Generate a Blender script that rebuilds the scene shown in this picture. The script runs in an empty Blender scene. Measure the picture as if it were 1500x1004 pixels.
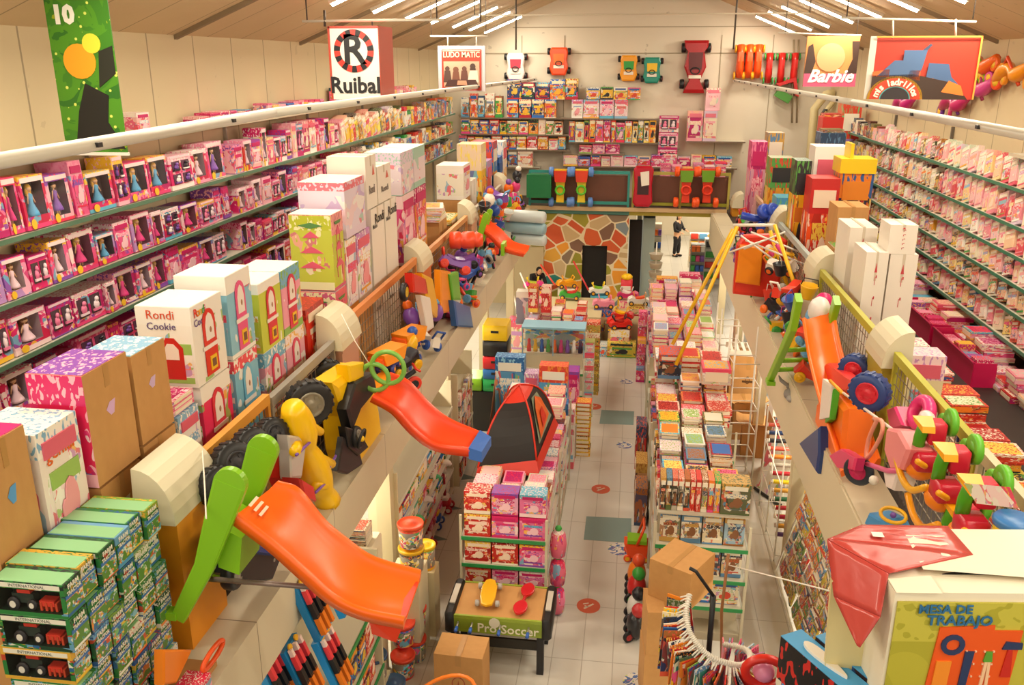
import bpy, math, random
import numpy as np
from mathutils import Vector, Matrix, Euler
R = random.Random(11)
PI = math.pi
S = bpy.context.scene
col = bpy.data.collections.new('toy_shop'); S.collection.children.link(col)

# ------------------------------------------------------------------ camera
FPX, VX, VY, H = 1270.0, 935.0, 90.0, 7.5          # focal length in pixels of a 1500 px wide frame, vanishing point, eye height
TH = math.atan2(502 - VY, FPX); YA = math.atan2((VX - 750) * math.cos(TH), FPX)
cf = Vector((-math.sin(YA) * math.cos(TH), math.cos(YA) * math.cos(TH), -math.sin(TH)))
cr = Vector((math.cos(YA), math.sin(YA), 0)); cu = cr.cross(cf)
CAM = Vector((0, 0, H))
cam_d = bpy.data.cameras.new('camera'); cam = bpy.data.objects.new('camera', cam_d); S.collection.objects.link(cam)
cam_d.sensor_width = 36; cam_d.lens = FPX / 1500 * 36; cam_d.clip_end = 200
cam.matrix_world = Matrix((( cr.x, cu.x, -cf.x, 0), (cr.y, cu.y, -cf.y, 0), (cr.z, cu.z, -cf.z, H), (0, 0, 0, 1)))
S.camera = cam
def at(px, py, X=None, Y=None, Z=None):
    d = cf + cr * ((px - 750) / FPX) - cu * ((py - 502) / FPX)
    t = X / d.x if X is not None else Y / d.y if Y is not None else (Z - H) / d.z
    return CAM + d * t
# ------------------------------------------------------------------ light and exposure
S.view_settings.view_transform = 'Standard'; S.view_settings.look = 'None'
S.view_settings.gamma = 1; S.view_settings.exposure = 0.12; S.view_settings.use_curve_mapping = False
S.cycles.use_denoising = True
S.cycles.max_bounces = 6; S.cycles.diffuse_bounces = 4; S.cycles.glossy_bounces = 2; S.cycles.transmission_bounces = 2; S.cycles.transparent_max_bounces = 6
S.cycles.sample_clamp_indirect = 4
LAMP = (1.0, 0.91, 0.72)
LAMP_W = 62.0
W = bpy.data.worlds.new('world'); S.world = W; W.use_nodes = True
W.node_tree.nodes['Background'].inputs[0].default_value = (1.0, 0.90, 0.72, 1); W.node_tree.nodes['Background'].inputs[1].default_value = 1.3

# ------------------------------------------------------------------ materials
def lin(h):
    h = h.lstrip('#'); h = h if len(h) == 6 else ''.join(q * 2 for q in h); c = [int(h[i:i + 2], 16) / 255 for i in (0, 2, 4)]
    return tuple(((x / 12.92) if x <= .04045 else ((x + .055) / 1.055) ** 2.4) for x in c) + (1,)
MC = {}
def M(h, rough=.45, metal=0, emit=0, alpha=1, spec=.5):
    k = (h, rough, metal, emit, alpha, spec)
    if k in MC: return MC[k]
    m = bpy.data.materials.new('surface_' + h.strip('#')); m.use_nodes = True; b = m.node_tree.nodes['Principled BSDF']
    b.inputs['Base Color'].default_value = lin(h); b.inputs['Roughness'].default_value = rough; b.inputs['Metallic'].default_value = metal
    b.inputs['Specular IOR Level'].default_value = spec
    if emit: b.inputs['Emission Color'].default_value = lin(h); b.inputs['Emission Strength'].default_value = emit
    if alpha < 1: b.inputs['Alpha'].default_value = alpha
    MC[k] = m; return m
def nd(t, kind, **kw):
    n = t.nodes.new(kind)
    for k, v in kw.items():
        if k in n.inputs: n.inputs[k].default_value = v
        else: setattr(n, k, v)
    return n
def ramp(t, pal, src):
    n = t.nodes.new('ShaderNodeValToRGB'); n.color_ramp.interpolation = 'CONSTANT'; e = n.color_ramp.elements
    k = len(pal)
    while len(e) < k: e.new(.5)
    for i in range(k): e[i].position = i / k; e[i].color = lin(pal[i])
    t.links.new(src, n.inputs[0]); return n.outputs[0]
def mix(t, fac, a, b, blend='MIX'):
    n = t.nodes.new('ShaderNodeMix'); n.data_type = 'RGBA'; n.blend_type = blend
    for s, v in ((n.inputs[0], fac), (n.inputs[6], a), (n.inputs[7], b)):
        if isinstance(v, (int, float, tuple)): s.default_value = v
        else: t.links.new(v, s)
    return n.outputs[2]
def gt(t, src, v):
    n = t.nodes.new('ShaderNodeMath'); n.operation = 'GREATER_THAN'; t.links.new(src, n.inputs[0]); n.inputs[1].default_value = v; return n.outputs[0]
def mth(t, op, a, b=0.):
    n = t.nodes.new('ShaderNodeMath'); n.operation = op
    for s, v in ((n.inputs[0], a), (n.inputs[1], b)):
        if isinstance(v, (int, float)): s.default_value = v
        else: t.links.new(v, s)
    return n.outputs[0]
def tree(name, rough=.5):
    m = bpy.data.materials.new(name); m.use_nodes = True; t = m.node_tree; b = t.nodes['Principled BSDF']; b.inputs['Roughness'].default_value = rough
    return m, t, b
def print_mat(name, pal, s=5., big=.5, small=.56, rough=.38, aspect=(1, 1, 1)):
    """printed cardboard: the object's own colour under large and small printed shapes that differ from box to box"""
    m, t, b = tree(name, rough)
    tc = nd(t, 'ShaderNodeTexCoord'); oi = nd(t, 'ShaderNodeObjectInfo')
    mp = nd(t, 'ShaderNodeMapping'); mp.inputs['Scale'].default_value = aspect
    t.links.new(tc.outputs['Generated'], mp.inputs[0])
    off = mth(t, 'MULTIPLY', oi.outputs['Random'], 71.)
    t.links.new(off, mp.inputs['Location'])
    v1 = nd(t, 'ShaderNodeTexVoronoi', Scale=s * .8); t.links.new(mp.outputs[0], v1.inputs['Vector'])
    v2 = nd(t, 'ShaderNodeTexVoronoi', Scale=s * 2.7, distance='CHEBYCHEV'); t.links.new(mp.outputs[0], v2.inputs['Vector'])
    n1 = nd(t, 'ShaderNodeTexNoise', Scale=s * .45); t.links.new(mp.outputs[0], n1.inputs['Vector'])
    n2 = nd(t, 'ShaderNodeTexNoise', Scale=s * .9, Detail=1.); t.links.new(mp.outputs[0], n2.inputs['Vector'])
    sp1 = nd(t, 'ShaderNodeSeparateColor'); t.links.new(v1.outputs['Color'], sp1.inputs[0])
    sp2 = nd(t, 'ShaderNodeSeparateColor'); t.links.new(v2.outputs['Color'], sp2.inputs[0])
    c1 = ramp(t, pal, sp1.outputs[0]); c2 = ramp(t, pal[::-1], sp2.outputs[1])
    a = mix(t, gt(t, n1.outputs[0], big), oi.outputs['Color'], c1)
    a = mix(t, gt(t, n2.outputs[0], small), a, c2)
    a = mix(t, .16, a, oi.outputs['Color'])
    g = nd(t, 'ShaderNodeSeparateXYZ'); t.links.new(tc.outputs['Generated'], g.inputs[0])
    r1 = mth(t, 'FRACT', mth(t, 'MULTIPLY', oi.outputs['Random'], 7.31)); r2 = mth(t, 'FRACT', mth(t, 'MULTIPLY', oi.outputs['Random'], 23.7))
    ch = ramp(t, pal, r1); cb = ramp(t, pal[::-1], r2)
    lm = nd(t, 'ShaderNodeMapping'); lm.inputs['Scale'].default_value = (13, 13, 13); t.links.new(tc.outputs['Generated'], lm.inputs[0]); t.links.new(off, lm.inputs['Location'])
    n3 = nd(t, 'ShaderNodeTexNoise', Scale=1., Detail=1.); t.links.new(lm.outputs[0], n3.inputs['Vector'])
    top = mth(t, 'GREATER_THAN', g.outputs[2], mth(t, 'ADD', mth(t, 'MULTIPLY', r2, .14), .72)); tc2 = mix(t, gt(t, n3.outputs[0], .57), ch, cb)
    a = mix(t, top, a, tc2); a = mix(t, mth(t, 'MULTIPLY', mth(t, 'LESS_THAN', g.outputs[2], mth(t, 'MULTIPLY', r1, .16)), 1.), a, cb)
    t.links.new(a, b.inputs['Base Color']); return m
def tint_mat(name, rough=.4, mult=1.0):
    m, t, b = tree(name, rough); oi = nd(t, 'ShaderNodeObjectInfo')
    t.links.new(mix(t, 1.0, oi.outputs['Color'], (mult, mult, mult, 1), 'MULTIPLY'), b.inputs['Base Color']); return m
TINT = tint_mat('plain_cardboard_print', .42)
P_PINK = print_mat('pink_toy_print', ['#e0407c', '#f49ab8', '#c02070', '#f8d8dc', '#8a4cae', '#e83058', '#f6c23c', '#fbe9e2', '#d8286c', '#ef7fa8', '#f7b6c8', '#5fb2d0'], 3.8)
P_PASTEL = print_mat('pastel_pack_print', ['#f4c6c4', '#f8e2cc', '#f0a8b4', '#f6ead6', '#e88c9c', '#f2d49a', '#d8c2d8', '#f0b89c', '#c8d8c0', '#e05c74'], 2.6, .54, .64)
P_MULTI = print_mat('bright_toy_print', ['#e03c28', '#f6c021', '#2d6cc0', '#f4efe0', '#3ba04a', '#f08424', '#e84c90', '#60c0e0', '#22304e', '#f8e070', '#b82030', '#f2d8b8'], 3.8)
P_WHITE = print_mat('white_toy_print', ['#e84a70', '#f6d8dc', '#f2b040', '#88b8d8', '#f7f2ea', '#f7f2ea', '#c890c8', '#f7f2ea', '#e8606c', '#9cc060'], 4.2, .56, .6)
P_BOOK = print_mat('book_cover_print', ['#8a3a2c', '#e8dcc0', '#2e4a6c', '#c89c4c', '#58683a', '#f0e6d4', '#a0622c', '#b8b0a0', '#3c2c28', '#d8583c', '#5c88b0'], 3.)
P_RED = print_mat('red_toy_print', ['#d03028', '#f4e4d0', '#e8604c', '#a81c20', '#f0c850', '#f6d8c8', '#c82828'], 5., .52, .6)
P_BLUE = print_mat('blue_toy_print', ['#4c9cd0', '#f0f0e8', '#e04c38', '#f4c83c', '#2c68a8', '#90c8e4', '#f6f2e4', '#f08c3c', '#7ac27c'], 4., .52, .56)
P_DARK = print_mat('dark_toy_print', ['#1c1c22', '#3a2c2c', '#e88420', '#2c5c9c', '#f0e0c0', '#c82c28', '#202028', '#e8c830'], 5., .5, .58)
P_YEL = print_mat('yellow_toy_print', ['#f0b41c', '#2c2c30', '#f6d860', '#c87018', '#f4e8c8', '#58a048', '#d84830'], 4.5, .55, .58)
P_GREEN = print_mat('green_toy_print', ['#2c7a3c', '#2a5a9a', '#78a03c', '#c8382c', '#1c2c28', '#e8e4d4', '#d8a83c', '#6aa0c8', '#204c30'], 4., .5, .56)
P_LIME = print_mat('lime_toy_print', ['#d8d84c', '#f0a8a0', '#f4f0c0', '#e87078', '#c0c838', '#f6e8d0', '#d4688c'], 4.5, .6, .62)
def wall_mat(name, c1, c2, scale, seam=0, seamaxis='Y', rough=.75, stain=.5):
    m, t, b = tree(name, rough); tc = nd(t, 'ShaderNodeTexCoord')
    n = nd(t, 'ShaderNodeTexNoise', Scale=scale, Detail=6.); t.links.new(tc.outputs['Object'], n.inputs['Vector'])
    c = mix(t, n.outputs[0], lin(c1), lin(c2))
    n3 = nd(t, 'ShaderNodeTexNoise', Scale=scale * 6, Detail=8.); t.links.new(tc.outputs['Object'], n3.inputs['Vector'])
    c = mix(t, mth(t, 'MULTIPLY', gt(t, n3.outputs[0], .70), stain), c, lin('#7a6a58'))
    if seam:
        sx = nd(t, 'ShaderNodeSeparateXYZ'); t.links.new(tc.outputs['Object'], sx.inputs[0])
        fr = mth(t, 'FRACT', mth(t, 'DIVIDE', sx.outputs[seamaxis], seam)); c = mix(t, mth(t, 'MULTIPLY', mth(t, 'LESS_THAN', fr, .022), .55), c, lin('#5c4a3a'))
    t.links.new(c, b.inputs['Base Color']); return m
def tile_mat(name, c1, c2, mort, sx, sy, rough=.3):
    m, t, b = tree(name, rough); tc = nd(t, 'ShaderNodeTexCoord')
    br = nd(t, 'ShaderNodeTexBrick', Color1=lin(c1), Color2=lin(c2), Mortar=lin(mort), Scale=1.)
    br.offset = 0; br.inputs['Mortar Size'].default_value = .006; br.inputs['Brick Width'].default_value = sx; br.inputs['Row Height'].default_value = sy
    t.links.new(tc.outputs['Object'], br.inputs['Vector'])
    n = nd(t, 'ShaderNodeTexNoise', Scale=.9, Detail=5.); t.links.new(tc.outputs['Object'], n.inputs['Vector'])
    c = mix(t, mth(t, 'MULTIPLY', n.outputs[0], .35), br.outputs[0], lin('#a89c8c'))
    t.links.new(c, b.inputs['Base Color']); return m
def wood_mat():
    m, t, b = tree('cardboard', .8); tc = nd(t, 'ShaderNodeTexCoord')
    n = nd(t, 'ShaderNodeTexNoise', Scale=6., Detail=4.); t.links.new(tc.outputs['Object'], n.inputs['Vector'])
    t.links.new(mix(t, n.outputs[0], lin('#bd8a50'), lin('#cd9a5e')), b.inputs['Base Color']); return m
CARD = wood_mat()

# ------------------------------------------------------------------ mesh builder
class MB:
    def __init__(s): s.v = []; s.f = []; s.mi = []; s.sm = []; s.mats = []; s.T = Matrix.Identity(4); s.cur = 0
    def use(s, m):
        if m not in s.mats: s.mats.append(m)
        s.cur = s.mats.index(m); return s
    def at(s, loc=(0, 0, 0), rot=(0, 0, 0), sc=(1, 1, 1)):
        s.T = Matrix.Translation(loc) @ Euler(rot).to_matrix().to_4x4() @ Matrix.Diagonal((*sc, 1)); return s
    def add(s, vs, fs, smooth=False):
        o = len(s.v); s.v += [tuple(s.T @ Vector(v)) for v in vs]
        for f in fs: s.f.append([i + o for i in f]); s.mi.append(s.cur); s.sm.append(smooth)
        return s
    def box(s, c, d):
        x, y, z = c; a, b, h = d[0] / 2, d[1] / 2, d[2] / 2
        return s.add([(x + i * a, y + j * b, z + k * h) for k in (-1, 1) for j in (-1, 1) for i in (-1, 1)],
                     [(0, 2, 3, 1), (4, 5, 7, 6), (0, 1, 5, 4), (2, 6, 7, 3), (0, 4, 6, 2), (1, 3, 7, 5)])
    def rbox(s, c, d, r):                                   # box with rounded upright edges and softened top and bottom
        a, b = d[0] / 2 - r, d[1] / 2 - r; ring = []
        for q, (sx, sy) in enumerate(((1, 1), (-1, 1), (-1, -1), (1, -1))):
            for k in range(4):
                an = PI / 2 * q + PI / 2 * k / 3; ring.append((sx * a, sy * b, math.cos(an), math.sin(an)))
        n = len(ring); vs = []; h = d[2]
        for (z, k) in ((0, .4), (r * .6, 1), (h - r * .6, 1), (h, .4)):
            vs += [(c[0] + p[0] + p[2] * r * k, c[1] + p[1] + p[3] * r * k, c[2] - h / 2 + z) for p in ring]
        fs = [(l * n + i, l * n + (i + 1) % n, (l + 1) * n + (i + 1) % n, (l + 1) * n + i) for l in range(3) for i in range(n)]
        s.add(vs, fs, True); return s.add([vs[i] for i in range(n)][::-1] + vs[3 * n:], [tuple(range(n)), tuple(range(n, 2 * n))])
    def tube(s, pts, r, n=8, closed=False):
        pts = [Vector(p) for p in pts]; k = len(pts); rs = r if isinstance(r, (list, tuple)) else [r] * k; vs = []
        prev = None
        for i, p in enumerate(pts):
            if closed: d = pts[(i + 1) % k] - pts[i - 1]
            else: d = pts[min(i + 1, k - 1)] - pts[max(i - 1, 0)]
            d.normalize()
            if prev is None: a = d.orthogonal().normalized()
            else: a = (prev - d * prev.dot(d)).normalized()
            prev = a; b = d.cross(a)
            vs += [tuple(p + (a * math.cos(2 * PI * j / n) + b * math.sin(2 * PI * j / n)) * rs[i]) for j in range(n)]
        m = k if closed else k - 1
        fs = [(i * n + j, i * n + (j + 1) % n, ((i + 1) % k) * n + (j + 1) % n, ((i + 1) % k) * n + j) for i in range(m) for j in range(n)]
        if not closed: fs += [tuple(range(n))[::-1], tuple((k - 1) * n + j for j in range(n))]
        return s.add(vs, fs, True)
    def lathe(s, prof, n=20):                               # (radius, z) pairs about the local z axis
        vs = []; fs = []; k = len(prof)
        for r, z in prof: vs += [(r * math.cos(2 * PI * j / n), r * math.sin(2 * PI * j / n), z) for j in range(n)]
        for i in range(k - 1): fs += [(i * n + j, i * n + (j + 1) % n, (i + 1) * n + (j + 1) % n, (i + 1) * n + j) for j in range(n)]
        s.add(vs, fs, True)
        caps = []
        if prof[0][0] > 1e-4: caps.append(tuple(range(n))[::-1])
        if prof[-1][0] > 1e-4: caps.append(tuple((k - 1) * n + j for j in range(n)))
        if caps:
            o = len(s.v) - len(vs)
            for c in caps: s.f.append([o + i for i in c]); s.mi.append(s.cur); s.sm.append(False)
        return s
    def ball(s, c, r, n=12):
        rx, ry, rz = r if isinstance(r, (tuple, list)) else (r, r, r); m = max(4, n // 2); vs = []
        for i in range(m + 1):
            a = PI * i / m
            vs += [(c[0] + rx * math.sin(a) * math.cos(2 * PI * j / n), c[1] + ry * math.sin(a) * math.sin(2 * PI * j / n), c[2] - rz * math.cos(a)) for j in range(n)]
        return s.add(vs, [(i * n + j, i * n + (j + 1) % n, (i + 1) * n + (j + 1) % n, (i + 1) * n + j) for i in range(m) for j in range(n)], True)
    def prism(s, poly, a, b, axis='Y', smooth=False, inset=0):
        """outline (u, w) extruded from a to b along an axis; inset rounds the two ends"""
        n = len(poly); cx = sum(p[0] for p in poly) / n; cz = sum(p[1] for p in poly) / n
        def P(u, w, t): return {'Y': (u, t, w), 'X': (t, u, w), 'Z': (u, w, t)}[axis]
        lv = [(a, 1 - inset), (a + (b - a) * .12, 1), (b - (b - a) * .12, 1), (b, 1 - inset)] if inset else [(a, 1), (b, 1)]
        vs = [P(cx + (u - cx) * k, cz + (w - cz) * k, t) for t, k in lv for u, w in poly]; L = len(lv)
        s.add(vs, [(l * n + i, l * n + (i + 1) % n, (l + 1) * n + (i + 1) % n, (l + 1) * n + i) for l in range(L - 1) for i in range(n)], smooth)
        return s.add(vs[:n] + vs[-n:], [tuple(range(n))[::-1], tuple(range(n, 2 * n))])
    def loft(s, rings, closed=True, smooth=True, caps=True):
        n = len(rings[0]); vs = [tuple(p) for r in rings for p in r]; m = n if closed else n - 1
        s.add(vs, [(l * n + i, l * n + (i + 1) % n, (l + 1) * n + (i + 1) % n, (l + 1) * n + i) for l in range(len(rings) - 1) for i in range(m)], smooth)
        if caps and closed: s.add([tuple(p) for p in rings[0]] + [tuple(p) for p in rings[-1]], [tuple(range(n))[::-1], tuple(range(n, 2 * n))])
        return s
    def build(s, name, mat=None, parent=None, loc=None, rot=None, color=None):
        me = bpy.data.meshes.new(name); me.from_pydata(s.v, [], s.f)
        mats = s.mats if s.mats else [mat]
        for m in mats: me.materials.append(m)
        me.polygons.foreach_set('material_index', s.mi if s.mats else [0] * len(s.f)); me.polygons.foreach_set('use_smooth', s.sm); me.update()
        o = bpy.data.objects.new(name, me); 
        if LINK[0]: col.objects.link(o)
        if parent: o.parent = parent
        if loc is not None: o.location = loc
        if rot is not None: o.rotation_euler = rot
        if color: o.color = lin(color)
        return o
LINK = [True]
def empty(name, loc=(0, 0, 0), rot=(0, 0, 0)):
    o = bpy.data.objects.new(name, None); o.location = loc; o.rotation_euler = rot; o.empty_display_size = .1
    if LINK[0]: col.objects.link(o)
    return o
USED = {}
def tag(o, label, cat, group=None, kind=None):
    for a, b in ((' from its near end', ' from near end'), (' the ', ' '), (' the ', ' '), (' the ', ' '), (' of ', ' '), (' printed ', ' '), (' from near end', ' along'), (' from doll end', ' along')):
        if len(label.split()) > 16: label = label.replace(a, b, 1) if a != ' from its near end' else label.replace(a, b)
    o['label'] = label; o['category'] = cat
    if group: o['group'] = group
    if kind: o['kind'] = kind
    return o
def struct(o): o['kind'] = 'structure'; return o
def kids(o): return CH.get(o.name, [])
CH = {}
def template(root, parts):                                  # parts: list of (child, [grandchildren])
    CH[root.name] = parts; return root
def copy_tree(root, loc, rot=(0, 0, 0), sc=(1, 1, 1), color=None, parts=True):
    r = root.copy(); col.objects.link(r); r.location = loc; r.rotation_euler = rot; r.scale = sc
    if color: r.color = color
    if parts:
        for ch, gs in CH.get(root.name, []):
            c = ch.copy(); col.objects.link(c); c.parent = r
            if color and not ch.get('own'): c.color = color
            for g in gs:
                d = g.copy(); col.objects.link(d); d.parent = c
    return r
TXC = {}
def text(s, size, mat, parent, loc, rot, bold=.0, name='lettering', align='CENTER', sx=1, shear=0):
    k = (s, size, mat.name, bold, align, shear)
    if k not in TXC:
        c = bpy.data.curves.new(name, 'FONT'); c.body = s; c.size = size; c.align_x = align; c.align_y = 'CENTER'; c.offset = bold; c.extrude = .002; c.resolution_u = 2; c.shear = shear
        f = bpy.data.objects.new('tmp_letters', c); S.collection.objects.link(f); dg = bpy.context.evaluated_depsgraph_get(); me = bpy.data.meshes.new_from_object(f.evaluated_get(dg)); me.materials.clear(); me.materials.append(mat)
        bpy.data.objects.remove(f); bpy.data.curves.remove(c); me.name = name; TXC[k] = me
    o = bpy.data.objects.new(name, TXC[k]); col.objects.link(o); o.parent = parent; o.location = loc; o.rotation_euler = rot; o.scale = (sx, 1, 1)
    return o
ONES = 'first second third fourth fifth sixth seventh eighth ninth tenth eleventh twelfth thirteenth fourteenth fifteenth sixteenth seventeenth eighteenth nineteenth'.split()
TENS = {2: 'twenty', 3: 'thirty', 4: 'forty', 5: 'fifty', 6: 'sixty', 7: 'seventy', 8: 'eighty', 9: 'ninety'}
def nth(i):
    if i < 20: return ONES[i - 1]
    t, u = divmod(i, 10)
    if t >= 10: return 'hundred-and-' + nth(i - 100) if i > 100 else 'hundredth'
    return TENS[t] + '-' + ONES[u - 1] if u else TENS[t][:-1] + 'ieth'
def curve(pts, k=6):                                        # Catmull-Rom through points
    P = [Vector(p) for p in pts]; P = [2 * P[0] - P[1]] + P + [2 * P[-1] - P[-2]]; out = []
    for i in range(1, len(P) - 2):
        for j in range(k):
            t = j / k; a, b, c, d = P[i - 1:i + 3]
            out.append(.5 * ((2 * b) + (c - a) * t + (2 * a - 5 * b + 4 * c - d) * t * t + (3 * b - a - 3 * c + d) * t ** 3))
    return out + [P[-2]]
# ------------------------------------------------------------------ the building
XL, XR, YB, ZF, ZC, ZR, XM = -6.4, 6.1, 29.8, 3.1, 7.85, 10.4, -.15
LE, RE = -2.9, 2.4                                          # outer edges of the two mezzanine ledges
WALL_L = wall_mat('painted_panel_wall', '#d8c8a6', '#ccb990', .5, 1.25, 'Y', stain=.15)
WALL_B = wall_mat('painted_far_wall', '#e6ddcc', '#dacdb6', .5, 0, stain=.35)
ROOF = wall_mat('boarded_roof', '#dcc49c', '#c8ae84', .7, 1.18, 'Y', stain=.3)
FLOOR = tile_mat('pale_floor_tiles', '#dad6ce', '#d4d0c8', '#aea89e', .40, 1.2)
DARKF = wall_mat('dark_vinyl_floor', '#3a302c', '#2c2422', 3., stain=.1, rough=.5)
CREAM = M('#d8cdb0', .6); CREAM2 = M('#c9bd9e', .6); WHITE = M('#ece6da', .45); BLACK = M('#16151a', .4); GREY = M('#9a948a', .4); STEEL = M('#b4b0aa', .3, .7)
struct(MB().box((0, 18, -.05), (26, 44, .1)).build('floor', FLOOR))
struct(MB().box((XL - .1, 13.4, 3.93), (.2, 33, 7.85)).build('wall_left', WALL_L))
struct(MB().box((XR + .1, 13.4, 3.93), (.2, 33, 7.85)).build('wall_right', WALL_L))
m = MB(); m.prism([(XL, ZF), (XR, ZF), (XR, ZC), (XM, ZR), (XL, ZC)], YB, YB + .2, 'Y'); struct(m.build('wall_back', WALL_B))
for nm, xa in (('ceiling', XL), ('ceiling', XR)):
    m = MB(); m.add([(xa, -3, ZC), (XM, -3, ZR), (XM, YB + .2, ZR), (xa, YB + .2, ZC), (xa, -3, ZC + .15), (XM, -3, ZR + .15), (XM, YB + .2, ZR + .15), (xa, YB + .2, ZC + .15)],
                      [(0, 1, 2, 3), (4, 7, 6, 5), (0, 4, 5, 1), (3, 2, 6, 7)]); struct(m.build(nm, ROOF))
# thin seams of the far wall, roof trusses and tie rods
def roofz(x): return ZC + (ZR - ZC) * (x - XL) / (XM - XL) if x < XM else ZC + (ZR - ZC) * (XR - x) / (XR - XM)
n = 0
for y in [2.6 + 2.36 * k * 2 for k in range(6)]:
    for s, xe in ((-1, XL), (1, XR)):
        n += 1; m = MB(); z = .06
        m.add([(xe, y - .05, ZC - z), (XM, y - .05, ZR - z), (XM, y + .05, ZR - z), (xe, y + .05, ZC - z), (xe, y - .05, ZC), (XM, y - .05, ZR), (XM, y + .05, ZR), (xe, y + .05, ZC)],
              [(0, 1, 2, 3), (4, 7, 6, 5), (0, 4, 5, 1), (3, 2, 6, 7), (0, 3, 7, 4), (1, 5, 6, 2)])
        struct(m.build('trim_%d' % n, M('#8a765c', .7)))
for k, (x, z0, z1) in enumerate(((-2.6, 6.95, 6.97), (2.6, 6.95, 6.97))): pass
for z in (7.75, 8.55):
    n += 1; struct(MB().box((0, YB - .01, z), (10.5 if z < 8 else 8.2, .02, .03)).build('trim_%d' % n, M('#a99a80', .8)))
for x in (-3.8, -2.4, 2.6, 4.2):
    n += 1; struct(MB().box((x, YB - .01, 6.4), (.025, .02, 3.8)).build('trim_%d' % n, M('#a99a80', .8)))
def rod(label, pts, r, mat, name='tie_rod', cat='rod', grp=None):
    o = MB().tube(pts, r, 6).build(name, mat); tag(o, label, cat, grp); return o
for sx_ in (-3.6, 3.5): rod('dark drop rod holding the %s end of the long tie rod' % ('doll side' if sx_ < 0 else 'book side'), [(sx_, 20, 8.46), (sx_, 20, roofz(sx_) - .01)], .012, M('#4c4238', .5), 'hanger_rod')
rod('thin white tie rod crossing the hall below the ridge', [(-3.6, 20, 8.46), (3.5, 20, 8.46)], .016, M('#c9bea8', .5))
rod('dark hanger rod under the roof beside the far lamps of doll aisle', [(-2.75, 20.5, roofz(-2.75)), (-2.75, 20.5, 7.75)], .02, M('#4c4238', .5), 'hanger_rod')
rod('dark hanger rod under the roof on the book aisle side', [(2.05, 20.5, roofz(2.05)), (2.05, 20.5, 7.75)], .02, M('#4c4238', .5), 'hanger_rod')
rod('short dark hanger rod above the red framed sign', [(-3.4, 19.6, roofz(-3.4)), (-3.4, 19.6, 8.3)], .02, M('#4c4238', .5), 'hanger_rod')
# ceiling tubes
TUBE = M('#fff3dc', .5, emit=34)
def tube_light(x0, x1, y, side, i, lit=True):
    z0, z1 = roofz(x0) - .17, roofz(x1) - .17; v = Vector((x1 - x0, 0, z1 - z0)); L = v.length; ang = -math.atan2(z1 - z0, x1 - x0); c = ((x0 + x1) / 2, y, (z0 + z1) / 2)
    r = empty('ceiling_light', c, (0, ang, 0))
    tag(r, 'glowing fluorescent tube, %s lamp from the far wall on the %s roof slope' % (nth(i), side), 'lamp', 'fluorescent tubes under the roof')
    MB().box((0, 0, .05), (L, .09, .06)).build('housing', M('#d8cfbe', .5), r)
    t = MB(); t.at(rot=(0, PI / 2, 0)); t.lathe([(.022, -L / 2 + .02), (.026, -L / 2 + .04), (.026, L / 2 - .04), (.022, L / 2 - .02)], 10); t.build('tube', TUBE, r)
    ld = bpy.data.lights.new('tube_glow', 'AREA'); ld.shape = 'RECTANGLE'; ld.size = L * .95; ld.size_y = .06; ld.energy = LAMP_W; ld.color = LAMP
    lo = bpy.data.objects.new('tube_glow', ld); col.objects.link(lo); lo.parent = r; lo.location = (0, 0, -.032)
YT = [28.3, 25.7, 23.4, 20.9, 18.6, 16.25, 14.0, 11.6, 9.3, 7.0, 4.7, 2.3, 0.0]
for i, y in enumerate(YT):
    tube_light(-4.8, -3.6, y, 'doll aisle', i + 1); tube_light(3.4, 4.6, y, 'book aisle', i + 1)
for s, x in (('doll', -3.9), ('book', 3.4)):               # unseen strips added under both mezzanines to brighten the ground floor
    for i, y in enumerate((6., 9.5, 13., 16.5, 20., 23.5)):
        r = empty('fill_strip_light', (x, y, 2.8), (0, 0, PI / 2)); tag(r, 'added fill strip under the %s side mezzanine floor, %s from the near end' % (s, nth(i + 1)), 'lamp', 'added fill strips under the mezzanine floors')
        MB().box((0, 0, .02), (1.3, .1, .05)).build('housing', M('#d8cfbe', .5), r); t = MB(); t.at((0, 0, -.03), (0, PI / 2, 0)); t.lathe([(.022, -.6), (.022, .6)], 8); t.build('tube', TUBE, r)
        ld = bpy.data.lights.new('fill_strip_glow', 'AREA'); ld.shape = 'RECTANGLE'; ld.size = 1.2; ld.size_y = .08; ld.energy = 60; ld.color = LAMP
        lo = bpy.data.objects.new('fill_strip_glow', ld); col.objects.link(lo); lo.parent = r; lo.location = (0, 0, -.062)
# mezzanine slabs, ledges and fascia
def slab(name, x0, x1, y0, y1, z0, z1, mat): return struct(MB().box(((x0 + x1) / 2, (y0 + y1) / 2, (z0 + z1) / 2), (x1 - x0, y1 - y0, z1 - z0)).build(name, mat))
slab('floor_mezzanine_left', XL, -3.3, 1, YB, 2.85, 3.1, DARKF); slab('floor_mezzanine_right', 2.85, XR, 1, YB, 2.85, 3.1, DARKF)
slab('floor_mezzanine_back', -3.3, 2.85, 27, YB, 2.98, 3.1, DARKF)
slab('floor_platform', -3.3, 2.85, -2, 4.6, 2.85, 3.1, DARKF)
LEDGE = tile_mat('cream_ledge_panels', '#d9ceb2', '#d2c6a8', '#7d7058', 30., 1.9, .5)
for nm, x0, x1 in (('trim_ledge_left', -3.3, LE), ('trim_ledge_right', RE, 2.85)):
    slab(nm, x0, x1, 4.6, 26.9, 2.55, 3.13, LEDGE)
WB = M('#cfc3a4', .65)
slab('wall_under_left', -4.6, -4.5, 4, 27, 0, 2.85, WB); slab('wall_under_right', 4.1, 4.2, 4, 27, 0, 2.85, WB)
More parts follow.
